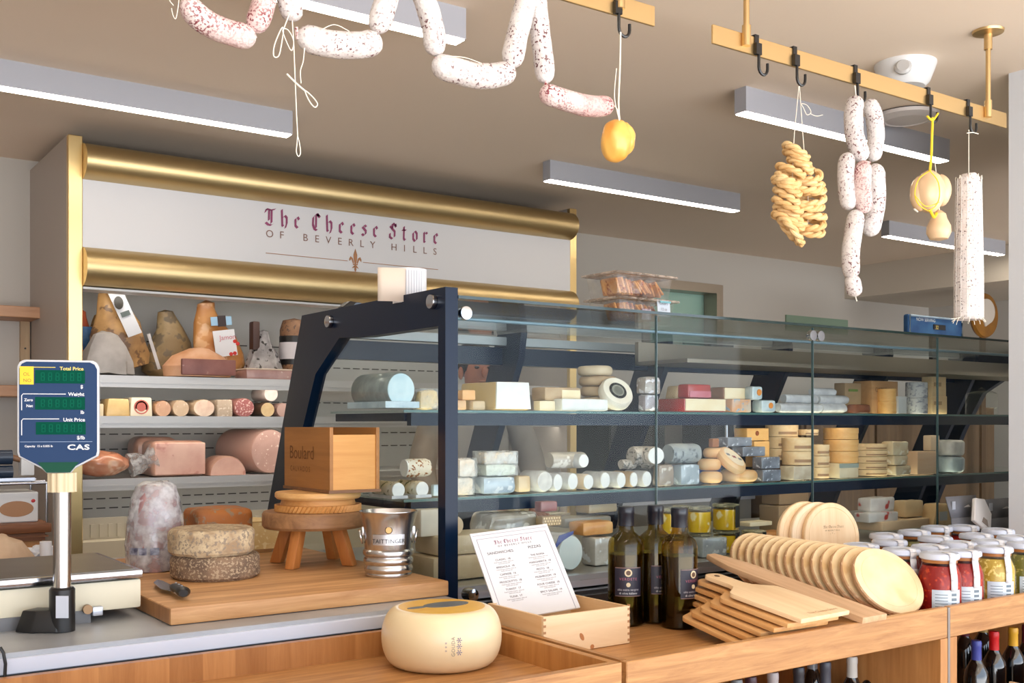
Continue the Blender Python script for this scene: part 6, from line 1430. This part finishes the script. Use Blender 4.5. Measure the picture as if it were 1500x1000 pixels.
# ---------------------------------------------------------------- chopping boards
def paddle_poly(w, l, hl, hw):
    P = [(-w / 2, 0), (w / 2, 0), (w / 2, l * .86)]
    P += [(w / 2 - .03 + .03 * math.cos(a), l * .86 + .03 * math.sin(a)) for a in (.4, .8, 1.2)]
    P += [(hw / 2 + .03, l + .005), (hw / 2 + .008, l + .02), (hw / 2, l + .04), (hw / 2, l + hl - .02)]
    P += [(hw / 2 * math.cos(a), l + hl - .02 + .02 * math.sin(a)) for a in (.5, 1.0, 1.57, 2.14, 2.64)]
    P += [(-hw / 2, l + hl - .02), (-hw / 2, l + .04), (-hw / 2 - .008, l + .02), (-hw / 2 - .03, l + .005)]
    P += [(-w / 2 + .03 - .03 * math.cos(a), l * .86 + .03 * math.sin(a)) for a in (1.2, .8, .4)] + [(-w / 2, l * .86)]
    return P
brd = [wood('beech_board_%s' % k, c1, c2, 'y', 12, .5) for k, c1, c2 in (('light', (232, 194, 146), (244, 214, 172)), ('mid', (206, 152, 92), (226, 178, 120)), ('warm', (196, 140, 78), (218, 166, 106)))]
lb = ['lowest paddle board, fanned out farthest toward the bottles', 'second paddle board from below in the fanned stack', 'third paddle board from below in the fanned stack', 'fourth paddle board from below in the fanned stack', 'fifth paddle board, just under the pale top one', 'pale paddle board on top of the fanned stack']
fl = at(1170, 922, Y=1.725); fr = at(1250, 907, Y=1.725)
wb = (fr.x - fl.x)
for i in range(6):
    j = 5 - i
    x = (fl.x + fr.x) / 2 - .017 * j; y = 1.728 + .024 * j
    z = ZRc + .030 - .0138 * j
    t = thing('paddle_board', lb[i], 'chopping board', (x, y, z), 0, group='fanned paddle boards')
    o = t; o.rotation_euler = (R(9.0 - j * .5), 0, R(3 - 2.4 * j))
    MB().prism(paddle_poly(wb * .95, .25, .14, .062), 0, .0125).bevel(.0035, 2).build('board', brd[0] if j == 0 else brd[1 + i % 2], t)
    if j == 0:
        MB().lathe([(0, 0), (.008, 0), (.008, .0006), (0, .0006)], T(0, .36, .0125), seg=16).build('hang_hole', mat('hole_dark', (96, 66, 40), .7), t)
        write(t, [('The Cheese Store', -.04, .02, .016)], mat('burnt_faint', (190, 146, 104), .6), T(0, 0, .0129), 'burnt_lettering')
# long plank lying across
n0 = at(1281, 902, Y=1.74); n1 = at(1040, 811, Y=2.33)
dv = n1 - n0; Lp = dv.length
t = thing('baguette_board', 'long narrow plank resting slantwise beside the fanned paddle boards', 'chopping board', (n0.x, n0.y, n0.z - .016))
t.rotation_euler = (math.asin(dv.z / Lp), 0, math.atan2(dv.y, dv.x) - R(90))
MB().prism([(-.052, 0), (.052, 0), (.054, .06), (.05, Lp * .8), (.03, Lp * .94), (.018, Lp), (-.018, Lp), (-.03, Lp * .94), (-.05, Lp * .8), (-.054, .06)], 0, .018).bevel(.004, 2).build('plank', wood('plank_wood', (194, 152, 112), (224, 184, 144), 'y', 12, .5), t)
# row of round bark-edged boards
disc_f = [spots('disc_face_a', (242, 220, 178), (236, 208, 160), (230, 196, 144), vs=8, size=.36, rough=.5, bump=.06), spots('disc_face_b', (240, 214, 168), (232, 200, 150), (222, 184, 130), vs=9, size=.38, rough=.5, bump=.06)]
bark = spots('disc_bark', (212, 170, 128), (190, 146, 106), (228, 194, 156), vs=60, size=.4, rough=.7, bump=.4)
N = 15
ordn = ['first', 'second', 'third', 'fourth', 'fifth', 'sixth', 'seventh', 'eighth', 'ninth', 'tenth', 'eleventh', 'twelfth', 'thirteenth', 'fourteenth']
pa = at(1300, 852, Y=1.90); pb = at(1112, 822, Y=2.41)
for i in range(N):
    f = i / (N - 1)
    f = f ** .92
    c = pa.lerp(pb, f); Rr = .112 - .008 * f
    lab = 'round wooden board standing foremost, its whole pale face showing' if i == 0 else ('round wooden board, last of the leaning row, by the oil jars' if i == N - 1 else 'round wooden board, %s behind the foremost of the leaning row' % ordn[i - 1])
    t = thing('round_board', lab, 'chopping board', (c.x, c.y, c.z), group='leaning row of round boards')
    t.rotation_euler = (R(50 + 6 * f), R(-4), R(-10 - 2 * f))
    MB().lathe([(0, -.009), (Rr * .96, -.009), (Rr, -.005), (Rr, .005), (Rr * .975, .008)], seg=44).build('rim', bark, t)
    MB().lathe([(0, .0079), (Rr * .975, .0079), (Rr * .975, .009), (Rr * .8, .009), (Rr * .795, .0082), (Rr * .785, .0082), (Rr * .78, .009), (0, .009)], seg=44).build('face', disc_f[i % 2], t)
# upright trivets on a riser
tc_ = at(1217, 786, Y=2.36)
t = thing('wooden_riser', 'low wooden riser under the upright round trivets', 'riser', (tc_.x - .06, 2.30, ZK))
rz_ = tc_.z - .118 - ZK
MB().box((-.1, -.03, 0), (.16, .16, rz_)).build('riser', oak, t)
for i, lab in enumerate(('round trivet in front, burnt with the shop name', 'round trivet in the middle of the upright three', 'round trivet rearmost of the upright three')):
    t = thing('round_trivet', lab, 'trivet', (tc_.x - .033 * i, 2.36 + .027 * i, tc_.z + .002 * i), group='upright round trivets')
    t.rotation_euler = (R(84), 0, R(-12))
    w_ = brd[0] if i != 1 else wood('trivet_pale', (236, 206, 166), (246, 222, 188), 'y', 10, .5)
    MB().lathe([(0, -.009), (.114, -.009), (.117, -.006), (.117, .006), (.114, .009), (.101, .009), (.0995, .0078), (.098, .009), (0, .009)], seg=60).build('disc', w_, t)
    if i == 0:
        xh = .085 / bl_width('The Cheese Store'); b = MB(); blackletter(b, 'The Cheese Store', -.035, .03, xh, M=T(0, 0, .0094)); b.build('burnt_lettering', mat('burnt_brown', (120, 84, 56), .6), t)
        write(t, [('OF BEVERLY HILLS', -.03, .02, .0065, 'LEFT', 1.2), ('- * -', -.01, .008, .01, 'LEFT', 1.2)], mat('burnt_brown', 0), T(0, 0, .0094), 'burnt_lettering')

# ---------------------------------------------------------------- preserve jars
red_c = spots('peppers_red', (160, 12, 5), (140, 6, 4), (200, 60, 20), vs=90, size=.4, rough=.55, bump=.4)
dred_c = spots('tomato_dark_red', (130, 10, 12), (104, 6, 10), (166, 28, 22), vs=40, size=.36, rough=.5, bump=.25)
yel_c = spots('pickle_yellow', (204, 172, 72), (184, 150, 52), (232, 206, 120), vs=70, size=.42, rough=.4, bump=.5)
grn_c = spots('pickle_green', (136, 128, 56), (110, 106, 44), (176, 160, 90), vs=60, size=.4, rough=.4, bump=.4)
lidm = mat('jar_lid_white', (206, 214, 232), .32, coat=.2)
jl = mat('jar_label', (214, 226, 234), .5, col2=(196, 208, 220), vs=30)
jink = mat('jar_label_ink', (110, 124, 136), .6)
def jar(px, py, content, label, ang=-35, strip=True):
    q = at(px, py, Z=-.384)
    if q.x < X2a + .082: q.x = X2a + .082
    q.y = max(q.y, 1.8435)
    z0 = ZK; h = H - .378 - z0; r = .0625
    t = thing('preserve_jar', label, 'jar', (q.x, q.y, z0), group=None)
    pr = [(0, .003), (r * .92, 0), (r, .008), (r, h * .62), (r * .96, h * .68), (r * .82, h * .8), (r * .78, h * .85), (r * .8, h * .9)]
    MB().lathe(pr, seg=40).build('glass', jar_glass, t)
    MB().lathe([(0, .006), (r * .94, .006), (r * .955, .012), (r * .955, h * .61), (r * .91, h * .68), (r * .76, h * .8), (0, h * .8)], seg=36).build('contents', content, t)
    MB().lathe([(0, h * .895), (r * .86, h * .895), (r * .9, h * .91), (r * .9, h * .955), (r * .84, h * .985), (r * .55, h), (r * .5, h * .992), (0, h * .992)], seg=40).build('lid', lidm, t)
    MB().lathe([(r * .79, h * .845), (r * .8, h * .85), (r * .8, h * .895), (r * .79, h * .897)], seg=36).build('seal_ring', mat('seal_amber', (170, 110, 60), .4), t)
    a = R(-92)
    if strip:
        b = MB(); M = RZ(R(ang))
        pts = [(r * .35, h * 1.004), (r * .86, h * .995), (r * .93, h * .95), (r * .9, h * .86), (r * .99, h * .7), (r * 1.02, h * .6), (r * 1.02, h * .44)]
        for (p, q_) in zip(pts, pts[1:]): b.quad(*[M @ Vector(v) for v in ((p[0], -.011, p[1]), (p[0], .011, p[1]), (q_[0], .011, q_[1]), (q_[0], -.011, q_[1]))])
        o_ = b.build('paper_seal', paper, t); sm = o_.modifiers.new('thick', 'SOLIDIFY'); sm.thickness = .0008
    l = MB().lathe([(r * 1.006, h * .12), (r * 1.01, h * .12), (r * 1.01, h * .46), (r * 1.006, h * .46)], RZ(R(ang)), seg=16, a0=R(-58), a1=R(20)).build('label', jl, t)
    bb = MB()
    for i in range(4): bb.lathe([(r * 1.011, h * (.16 + .07 * i)), (r * 1.013, h * (.16 + .07 * i)), (r * 1.013, h * (.2 + .07 * i)), (r * 1.011, h * (.2 + .07 * i))], RZ(R(ang)), seg=5, a0=R(-8), a1=R(8))
    for i in range(6): bb.lathe([(r * 1.011, h * (.16 + .045 * i)), (r * 1.013, h * (.16 + .045 * i)), (r * 1.013, h * (.17 + .045 * i)), (r * 1.011, h * (.17 + .045 * i))], RZ(R(ang)), seg=8, a0=R(-50), a1=R(-18))
    bb.build('label_print', jink, l)
    return t
G = 'preserve jars'
J = [(1374, 811.5, red_c, 'white-lidded jar of chopped red peppers, foremost at the joint of the counters'),
 (1410, 807, red_c, 'white-lidded jar of red peppers, front row, just before the yellow relish'),
 (1463, 802, yel_c, 'white-lidded jar of yellow relish in the front row'),
 (1316, 805, dred_c, 'white-lidded jar of dark red tomato behind the foremost round board'),
 (1261, 798, dred_c, 'white-lidded jar of dark red tomato nearest the upright trivets'),
 (1362, 800, dred_c, 'white-lidded dark red jar in the second row behind the foremost red peppers'),
 (1404, 795, red_c, 'white-lidded red jar in the second row, behind the front pair of red jars'),
 (1449, 792, grn_c, 'white-lidded olive jar in the second row behind the yellow relish'),
 (1303, 792, dred_c, 'white-lidded dark red jar in the third row, close to the trivets'),
 (1298, 783, dred_c, 'white-lidded dark red jar in the fourth row, behind the trivets jar'),
 (1370, 787, grn_c, 'white-lidded green jar in the third row, midway'),
 (1339, 778, grn_c, 'white-lidded green jar in the fourth row before the pale board'),
 (1430, 783, red_c, 'white-lidded jar in the third row below the white tags'),
 (1372, 772, grn_c, 'white-lidded green jar in the last row, at the third glass seam'),
 (1411, 771, red_c, 'white-lidded red jar in the last row, under the first grey card'),
 (1462, 776, grn_c, 'white-lidded green jar in the last row, between the two grey cards'),
 (1486, 786, grn_c, 'white-lidded green jar in the third row under the second grey card'),
 (1505, 796, grn_c, 'white-lidded green jar outermost past the yellow relish, its side mostly hidden')]
for (px, py, c, lab) in J: jar(px, py, c, lab, -108)
# two grey tent cards with white tags
for (a, b_, y0, y1, lab) in ((1388, 1432, 728, 776, 'grey folded card with a white paper bag, nearer the display case end'), (1443, 1490, 732, 780, 'grey folded card with a white paper bag, overlapping the pier')):
    Y = 2.46; p = at(a, y0, Y=Y); q = at(b_, y0, Y=Y); w = q.x - p.x; h = p.z - ZK
    t = thing('grey_card', lab, 'card', (p.x, Y, ZK))
    pts = [(0, 0), (-.012, h * .35), (-.008, h * .7), (.012, h)]
    b = MB()
    for (u, v) in zip(pts, pts[1:]): b.quad((0 + (h - u[1]) * .1, u[0], u[1]), (w, u[0], u[1]), (w, v[0], v[1]), (0 + (h - v[1]) * .1, v[0], v[1]))
    o_ = b.build('card', mat('card_grey', (116, 118, 126), .5), t); sm = o_.modifiers.new('thick', 'SOLIDIFY'); sm.thickness = .004
    for zz, s in ((.82, 1), (.62, .9)): MB().box((.022, -.008, h * zz), (.022 + .02 * s, -.004, h * zz + .032)).build('white_mark', mat('mark_white', (190, 196, 208), .5), t)
    MB().prism([(w * .5, h * .84), (w * .72, h * .84), (w * .66, h * .875), (w * .58, h * .86)], 0, .002, T(0, -.003, 0) @ UPRIGHT).build('white_bird', paper, t)
    M = T(w * .62, -.06, h * .80) @ RY(R(28)) @ RX(R(-14))
    bg_ = MB().prism([(-.055, -.07), (.075, -.07), (.075, .02), (.02, .062), (-.055, .03)], -.008, .008, M @ RX(R(90))).bevel(.003, 1).rough(.003, 24, a).build('paper_bag', mat('bag_white', (226, 222, 220), .6), t)
    MB().prism([(-.0, -.05), (.05, -.05), (.04, -.025), (.01, -.025)], .0085, .0095, M @ RX(R(90))).build('brown_stamp', mat('stamp_brown', (150, 136, 126), .6), t)
# ---------------------------------------------------------------- things hanging from the rails
sal_w = spots('salami_bloom', (226, 220, 217), (212, 203, 200), (104, 62, 64), vs=150, size=.40, rough=.75, bump=.6, ns=20, mask=20)
sal_p = spots('salami_bloom_red', (228, 212, 208), (214, 178, 174), (134, 62, 68), vs=190, size=.45, rough=.75, bump=.6, ns=16, mask=14)
def link(pts, rad, m, parent, Y, seg=18, seed=0, taper=.55):
    """a sausage through picture points, at depth Y, in the parent's frame"""
    W = [at(x, y, Y=Y) for x, y in pts]; org = Vector(parent.location)
    k = tof(W[0]) / FPX
    # resample a smooth curve
    out = []
    n = len(W)
    for i in range(n - 1):
        p0, p1, p2, p3 = W[max(i - 1, 0)], W[i], W[i + 1], W[min(i + 2, n - 1)]
        for j in range(6):
            t_ = j / 6
            out.append(.5 * ((2 * p1) + (-p0 + p2) * t_ + (2 * p0 - 5 * p1 + 4 * p2 - p3) * t_ ** 2 + (-p0 + 3 * p1 - 3 * p2 + p3) * t_ ** 3))
    out.append(W[-1])
    # round ends
    L = sum((b - a).length for a, b in zip(out, out[1:])); r = rad * k
    S = [0]
    for a, b in zip(out, out[1:]): S.append(S[-1] + (b - a).length)
    def pos(s):
        s = max(0, min(L, s))
        for i in range(len(S) - 1):
            if S[i + 1] >= s: f = (s - S[i]) / max(1e-9, S[i + 1] - S[i]); return out[i].lerp(out[i + 1], f)
        return out[-1]
    q = min(r * 1.1, L * .3); ss = [0] + [q * (1 - math.cos(a)) for a in (.35, .7, 1.05, 1.57)]
    N = 16; ss += [q + (L - 2 * q) * i / N for i in range(1, N)] + [L - q * (1 - math.cos(a)) for a in (1.57, 1.05, .7, .35)] + [L]
    rs = []
    for s in ss:
        e = min(s, L - s); rs.append(max(.15 * r, r * math.sqrt(max(0, 1 - (1 - min(1, e / q)) ** 2))))
    b = MB().tube([pos(s) - org for s in ss], rs, seg)
    b.rough(r * .07, 34, seed)
    return b.build('salami_link', m, parent)
def strand(pts, r, m, parent, Y, name='string', closed=False):
    org = Vector(parent.location); n = len(pts); V = [Vector(p) for p in pts]; out = []
    for i in range(n if closed else n - 1):
        g_ = (lambda j: V[j % n]) if closed else (lambda j: V[max(0, min(n - 1, j))])
        p0, p1, p2, p3 = g_(i - 1), g_(i), g_(i + 1), g_(i + 2)
        for j in range(5):
            u = j / 5; out.append(.5 * (2 * p1 + (p2 - p0) * u + (2 * p0 - 5 * p1 + 4 * p2 - p3) * u ** 2 + (3 * p1 - p0 - 3 * p2 + p3) * u ** 3))
    if not closed: out.append(V[-1])
    return MB().tube([at(x, y, Y=Y) - org for x, y in out], r, 6, closed=closed).build(name, m, parent)
YH = YR - .02
g = thing('salami_garland', 'garland of white speckled salami links draped over the brass rail', 'salami', at(560, 40, Y=YH))
strand([(268, 6), (262, -20), (270, -60), (300, -125)], .0012, twine, g, YH)
link([(270, -4), (290, 24), (325, 44), (374, 57)], 18.5, sal_p, g, YH, seed=1)
link([(371, 46), (382, 18), (392, -16)], 17, sal_p, g, YH - .01, seed=2)
link([(414, -22), (422, 0), (430, 32)], 17, sal_w, g, YH + .01, seed=3)
link([(436, 50), (470, 62), (515, 66), (558, 62)], 20, sal_w, g, YH, seed=4)
link([(551, 47), (560, 20), (574, -30)], 17.5, sal_w, g, YH - .01, seed=5)
link([(606, -45), (622, 0), (634, 40), (638, 82)], 17, sal_w, g, YH + .01, seed=6)
link([(634, 92), (672, 105), (712, 112), (752, 104)], 19, sal_w, g, YH, seed=7)
link([(748, 98), (758, 50), (768, 10), (778, -40)], 16.5, sal_w, g, YH - .01, seed=8)
link([(782, -40), (788, 20), (794, 70), (800, 122)], 15, sal_w, g, YH + .012, seed=9)
link([(792, 134), (820, 144), (860, 155), (896, 154)], 16, sal_p, g, YH, seed=10)
link([(392, -18), (402, -46), (410, -30)], 14, sal_w, g, YH, seed=11)
link([(574, -34), (590, -50), (606, -48)], 15, sal_w, g, YH, seed=12)
link([(778, -42), (780, -52), (782, -42)], 12, sal_w, g, YH, seed=13)
for pts in ([(434, 40), (436, 58)], [(556, 60), (552, 50)], [(638, 84), (640, 92)], [(752, 104), (748, 98)], [(800, 120), (797, 136)], [(374, 56), (371, 46)]): strand(pts, .004, sal_p, g, YH, 'casing_twist')
for a_, b_ in ((402, -44), (590, -48), (780, -50)): strand([(a_, b_), (a_, -62)], .0015, twine, g, YH - .012)
strand([(254, 8), (247, -4), (250, -30)], .0008, twine, g, YH - .01); strand([(251, 12), (254, 24), (258, 26), (262, 0), (262, -20)], .0008, twine, g, YH - .012)
# loose strings hanging from the garland
strand([(428, 30), (430, 60), (432, 110), (434, 160), (436, 200)], .0012, twine, g, YH - .02)
strand([(436, 200), (439, 212), (440, 224), (437, 229), (434, 222), (435, 210)], .0011, twine, g, YH - .02, 'string_loop', True)
strand([(420, 108), (434, 122), (448, 134)], .0020, twine, g, YH - .024, 'knot_tail'); strand([(447, 133), (458, 142), (465, 152), (461, 157), (453, 148)], .0014, twine, g, YH - .024, 'string_loop', True)
strand([(446, 70), (444, 90), (440, 104), (441, 122)], .0011, twine, g, YH - .024)
strand([(412, 42), (402, 66), (401, 82), (408, 82), (412, 66), (415, 44)], .0013, twine, g, YH - .02, 'string_loop', True)
strand([(414, 44), (420, 62), (427, 74), (430, 60), (422, 44)], .0011, twine, g, YH - .022, 'string_loop', True); strand([(424, 20), (414, 46)], .0013, twine, g, YH - .018)
strand([(470, 44), (490, 36), (512, 46)], .0009, twine, g, YH - .03); strand([(652, 82), (680, 84), (706, 93)], .0009, twine, g, YH - .03)

# smoked yellow cheese
q = at(907, 240, Y=YH)
t = thing('smoked_cheese', 'yellow to orange smoked cheese hung by white string beside the garland', 'cheese', q)
k = tof(q) / FPX
ym = mat('smoked_rind', (240, 186, 92), .4, col2=(226, 140, 40), vs=9, lo=.4, hi=.7, coat=.3, bump=.15, bs=30)
MB().ball((-.01, 0, 32 * k), 23 * k, 22 * k, 31 * k, amp=.12, fr=1.6, sub=4, seed=3).build('cheese_body', ym, t)
MB().ball((9 * k, -.0, 38 * k), 17 * k, 17 * k, 24 * k, amp=.12, fr=2, sub=4, seed=5).build('cheese_lobe', mat('smoked_rind_pale', (242, 196, 104), .4, col2=(236, 168, 66), vs=9, coat=.3), t)
strand([(909, 47), (908, 100), (906, 150), (908, 182)], .0022, twine, t, YH - .012); strand([(903, 100), (900, 140), (905, 168), (910, 186), (916, 205)], .0012, twine, t, YH - .02)
strand([(894, 150), (904, 160), (906, 172)], .0011, twine, t, YH - .014)

# braided pretzel string
q = at(1168, 356, Y=YH)
t = thing('pretzel_string', 'bunch of tan ring-shaped pretzels threaded on a white string', 'pretzels', q)
k = tof(q) / FPX
tar = [mat('pretzel_tan', (232, 194, 136), .6, col2=(216, 172, 112), vs=26, bump=.3, bs=60), mat('pretzel_pale', (238, 204, 150), .6, col2=(224, 184, 124), vs=24, bump=.3, bs=60)]
rg_ = random.Random(3)
def ring(px, py, rmaj, rot, i, Y):
    c = at(px, py, Y=Y) - q; M = T(*c) @ rot
    pts = []
    for s in (0, 1):
        b = MB(); n = 40; pts = []
        for j in range(n):
            a = 2 * math.pi * j / n; tw = a * 4 + s * math.pi
            pts.append(M @ Vector(((rmaj + .0048 * math.cos(tw)) * math.cos(a), (rmaj * .82 + .0048 * math.cos(tw)) * math.sin(a), .0048 * math.sin(tw))))
        if s == 0: keep = MB(); keep.tube(pts, .0068, 8, closed=True)
        else: keep.tube(pts, .0068, 8, closed=True)
    keep.build('pretzel_ring', tar[i % 2], t)
colL = [(1158, 250), (1154, 262), (1152, 274), (1152, 287), (1154, 300), (1153, 312), (1154, 324), (1157, 336), (1163, 344), (1150, 268), (1160, 318)]
colR = [(1166, 222), (1168, 232), (1172, 242), (1186, 256), (1184, 268), (1187, 280), (1186, 292), (1188, 304), (1187, 316), (1185, 328), (1184, 338), (1180, 300), (1182, 274)]
for i, (x, y) in enumerate(colL): ring(x, y, (21 + rg_.uniform(-2, 2)) * k, RY(R(rg_.uniform(6, 22) if y < 330 else 40)) @ RX(R(24 + rg_.uniform(-10, 10))) @ RZ(rg_.uniform(0, 3)), i, YH + rg_.uniform(-.012, .01))
for i, (x, y) in enumerate(colR): ring(x, y, (20 + rg_.uniform(-2, 2)) * k, RY(R(-rg_.uniform(0, 24) if y > 245 else 20)) @ RX(R(22 + rg_.uniform(-10, 10))) @ RZ(rg_.uniform(0, 3)), i + 1, YH + rg_.uniform(-.01, .012))
strand([(1170, 126), (1167, 160), (1163, 205), (1160, 300), (1164, 340), (1180, 340), (1184, 300), (1178, 224), (1174, 170), (1171, 126)], .0011, twine, t, YH)
strand([(1174, 152), (1182, 154), (1188, 164), (1182, 168), (1177, 158)], .0009, twine, t, YH - .005, 'bow', True); strand([(1186, 166), (1196, 170), (1205, 168)], .0009, twine, t, YH - .005, 'bow_tail')

# bunch of white salamis
t = thing('salami_bunch', 'bunch of six white salamis hanging together from one hook', 'salami', at(1262, 300, Y=YH))
link([(1254, 141), (1250, 170), (1253, 205), (1265, 236)], 13.5, sal_w, t, YH - .01, seed=21)
link([(1271, 146), (1280, 170), (1283, 200), (1278, 236)], 12.5, sal_w, t, YH + .02, seed=22)
link([(1242, 224), (1239, 250), (1240, 280), (1245, 308)], 12, sal_w, t, YH - .0, seed=23)
link([(1266, 236), (1263, 262), (1264, 290), (1268, 312)], 13, sal_p, t, YH - .03, seed=24)
link([(1280, 240), (1283, 270), (1282, 305), (1273, 345)], 14, sal_w, t, YH + .0, seed=25)
link([(1256, 308), (1250, 340), (1246, 375), (1248, 408)], 13, sal_w, t, YH - .02, seed=26)
link([(1247, 402), (1250, 418), (1253, 434)], 11.5, sal_w, t, YH - .02, seed=27)
strand([(1252, 125), (1254, 142)], .0018, twine, t, YH); strand([(1253, 434), (1255, 441)], .0018, twine, t, YH - .02); strand([(1262, 236), (1274, 238)], .004, sal_p, t, YH)
strand([(1254, 318), (1258, 340), (1254, 360), (1258, 385), (1250, 404)], .0008, twine, t, YH - .05)

# roped cheeses
q = at(1360, 352, Y=YH); k = tof(q) / FPX
t = thing('roped_cheese', 'pale pear-shaped cheeses in a yellow rope sling with a small one below', 'cheese', q)
pm = mat('pear_rind', (240, 206, 164), .4, col2=(228, 190, 148), vs=10, coat=.25, bump=.1, bs=30)
yel = mat('yellow_rope', (236, 202, 40), .5)
C = lambda x, y, d=0: at(x, y, Y=YH + d) - q
MB().ball(C(1361, 281), 22 * k, 22 * k, 31 * k, amp=.05, fr=2, sub=4).build('cheese_body', pm, t)
MB().ball(C(1347, 284, .02), 14 * k, 14 * k, 26 * k, amp=.05, fr=2, sub=3).build('cheese_lobe', pm, t)
MB().ball(C(1378, 279, .02), 15 * k, 15 * k, 24 * k, amp=.05, fr=2, sub=3).build('cheese_lobe', pm, t)
MB().lathe([(0, 0), (13 * k, 3 * k), (17.5 * k, 12 * k), (17 * k, 22 * k), (12 * k, 32 * k), (10 * k, 40 * k), (4 * k, 45 * k), (0, 46 * k)], T(*C(1375, 353)), seg=32).build('small_cheese', pm, t)
strand([(1366, 172), (1365, 200), (1364, 230), (1362, 250)], .0042, yel, t, YH - .012, 'rope'); strand([(1358, 170), (1366, 176), (1374, 166)], .0035, yel, t, YH - .014, 'rope_knot')
strand([(1362, 250), (1346, 262), (1340, 284), (1346, 300), (1360, 309)], .0018, yel, t, YH - .045, 'rope'); strand([(1362, 250), (1374, 266), (1376, 288), (1370, 302), (1360, 309)], .0018, yel, t, YH - .055, 'rope'); strand([(1340, 286), (1356, 302), (1376, 296)], .0014, yel, t, YH - .05, 'rope')
strand([(1362, 307), (1368, 318), (1372, 312)], .0048, yel, t, YH - .03, 'rope_knot'); strand([(1368, 230), (1371, 252), (1374, 306)], .0014, twine, t, YH + .03)
strand([(1339, 306), (1344, 310)], .003, twine, t, YH); strand([(1375, 300), (1376, 310)], .002, twine, t, YH)

# big netted salami
q = at(1419, 468, Y=YH); k = tof(q) / FPX
t = thing('netted_salami', 'very long thick white speckled salami in a net', 'salami', q)
top = at(1419, 255, Y=YH).z - q.z
fin = spots('finocchiona', (236, 230, 228), (226, 216, 212), (110, 92, 92), vs=150, size=.37, rough=.7, bump=.4, ns=20)
MB().lathe([(0, .002), (17 * k, 0), (20 * k, .008), (20 * k, top * .3), (19 * k, top * .6), (17.5 * k, top * .88), (15.5 * k, top * .97), (10 * k, top), (0, top)], seg=36).rough(.0015, 40, 2).build('salami_body', fin, t)
b = MB()
for i in range(26):
    z = top * (.02 + i * .037); f_ = z / top; r = (20.3 - 2.6 * max(0, f_ - .3) / .7) * k
    b.tube([(r * math.cos(a), r * math.sin(a), z) for a in [2 * math.pi * j / 24 for j in range(24)]], .0008, 4, closed=True)
for j in range(14):
    a = 2 * math.pi * j / 14
    b.tube([((20.3 - 2.6 * max(0, f_ - .3) / .7) * k * math.cos(a), (20.3 - 2.6 * max(0, f_ - .3) / .7) * k * math.sin(a), top * f_) for f_ in (.01, .3, .6, .88, .97)], .0008, 4)
b.build('net', mat('net_white', (240, 236, 232), .7), t)
b = MB(); b2 = MB()
for j in range(16):
    a = 2 * math.pi * j / 16 + .2
    b.tube([(19 * k * math.cos(a), 19 * k * math.sin(a), .004), (22 * k * math.cos(a), 22 * k * math.sin(a), -.004), (23 * k * math.cos(a), 23 * k * math.sin(a), -.013 + .004 * (j % 3))], .0011, 5)
    if j % 2: b2.tube([(14 * k * math.cos(a), 14 * k * math.sin(a), top * .97), (17.5 * k * math.cos(a), 17.5 * k * math.sin(a), top * .985), (18 * k * math.cos(a), 18 * k * math.sin(a), top * .96)], .0016, 5)
b.tube([(-20 * k, 0, .006), (-32 * k, 0, .0), (-44 * k, 0, -.003)], .0011, 5)
b.build('net_fringe', twine, t); b2.build('top_fringe', twine, t)
strand([(1419, 190), (1419, 225), (1419, 256)], .0014, twine, t, YH - .0); strand([(1416, 195), (1425, 194), (1433, 196)], .0016, twine, t, YH - .004, 'knot_tail')

# ---------------------------------------------------------------- camera, daylight, exposure
cd = bpy.data.cameras.new('camera'); co = bpy.data.objects.new('camera', cd); COL.objects.link(co)
co.location = (0, 0, H); co.rotation_euler = (R(90), 0, R(-35.08))
cd.sensor_width = 36; cd.lens = 36 * FPX / 1500; cd.shift_y = (HOR - 500) / 1500; cd.clip_start = .05
SC.camera = co
w = bpy.data.worlds.new('daylight'); SC.world = w; w.use_nodes = True
nt = w.node_tree; bg = nt.nodes['Background']; bg.inputs['Strength'].default_value = 1.0
tc = nt.nodes.new('ShaderNodeTexCoord'); sp = nt.nodes.new('ShaderNodeSeparateXYZ'); nt.links.new(tc.outputs['Generated'], sp.inputs[0])
cr = nt.nodes.new('ShaderNodeValToRGB'); nt.links.new(sp.outputs['Z'], cr.inputs['Fac'])
mr = nt.nodes.new('ShaderNodeMapRange'); mr.inputs[1].default_value = -.12; mr.inputs[2].default_value = .12; nt.links.new(sp.outputs['Z'], mr.inputs[0]); nt.links.new(mr.outputs[0], cr.inputs['Fac'])
cr.color_ramp.elements[0].color = (4.15, 4.2, 4.25, 1)      # glow below the horizon, added to brighten the ceiling
cr.color_ramp.elements[1].color = (1.6, 1.9, 2.3, 1)     # pale blue sky above it
nt.links.new(cr.outputs['Color'], bg.inputs['Color'])
# daylight through the open shop front: a portal guides the sky light in
pl = bpy.data.lights.new('shop_front_daylight', 'AREA'); pl.shape = 'RECTANGLE'; pl.size = XR - XL; pl.size_y = 2.7
po = bpy.data.objects.new('shop_front_daylight', pl); COL.objects.link(po)
po.location = ((XL + XR) / 2, YF, 1.4); po.rotation_euler = (R(90), 0, 0)
pl.cycles.is_portal = True
vs_ = SC.view_settings; SC.display_settings.display_device = 'sRGB'
vs_.view_transform = 'Standard'; vs_.look = 'None'; vs_.gamma = 1; vs_.exposure = 0.68; vs_.use_curve_mapping = False
try:
    SC.cycles.max_bounces = 10; SC.cycles.transparent_max_bounces = 24; SC.cycles.diffuse_bounces = 4; SC.cycles.glossy_bounces = 4; SC.cycles.caustics_reflective = False; SC.cycles.caustics_refractive = False
    SC.cycles.sample_clamp_indirect = 4
except Exception: pass
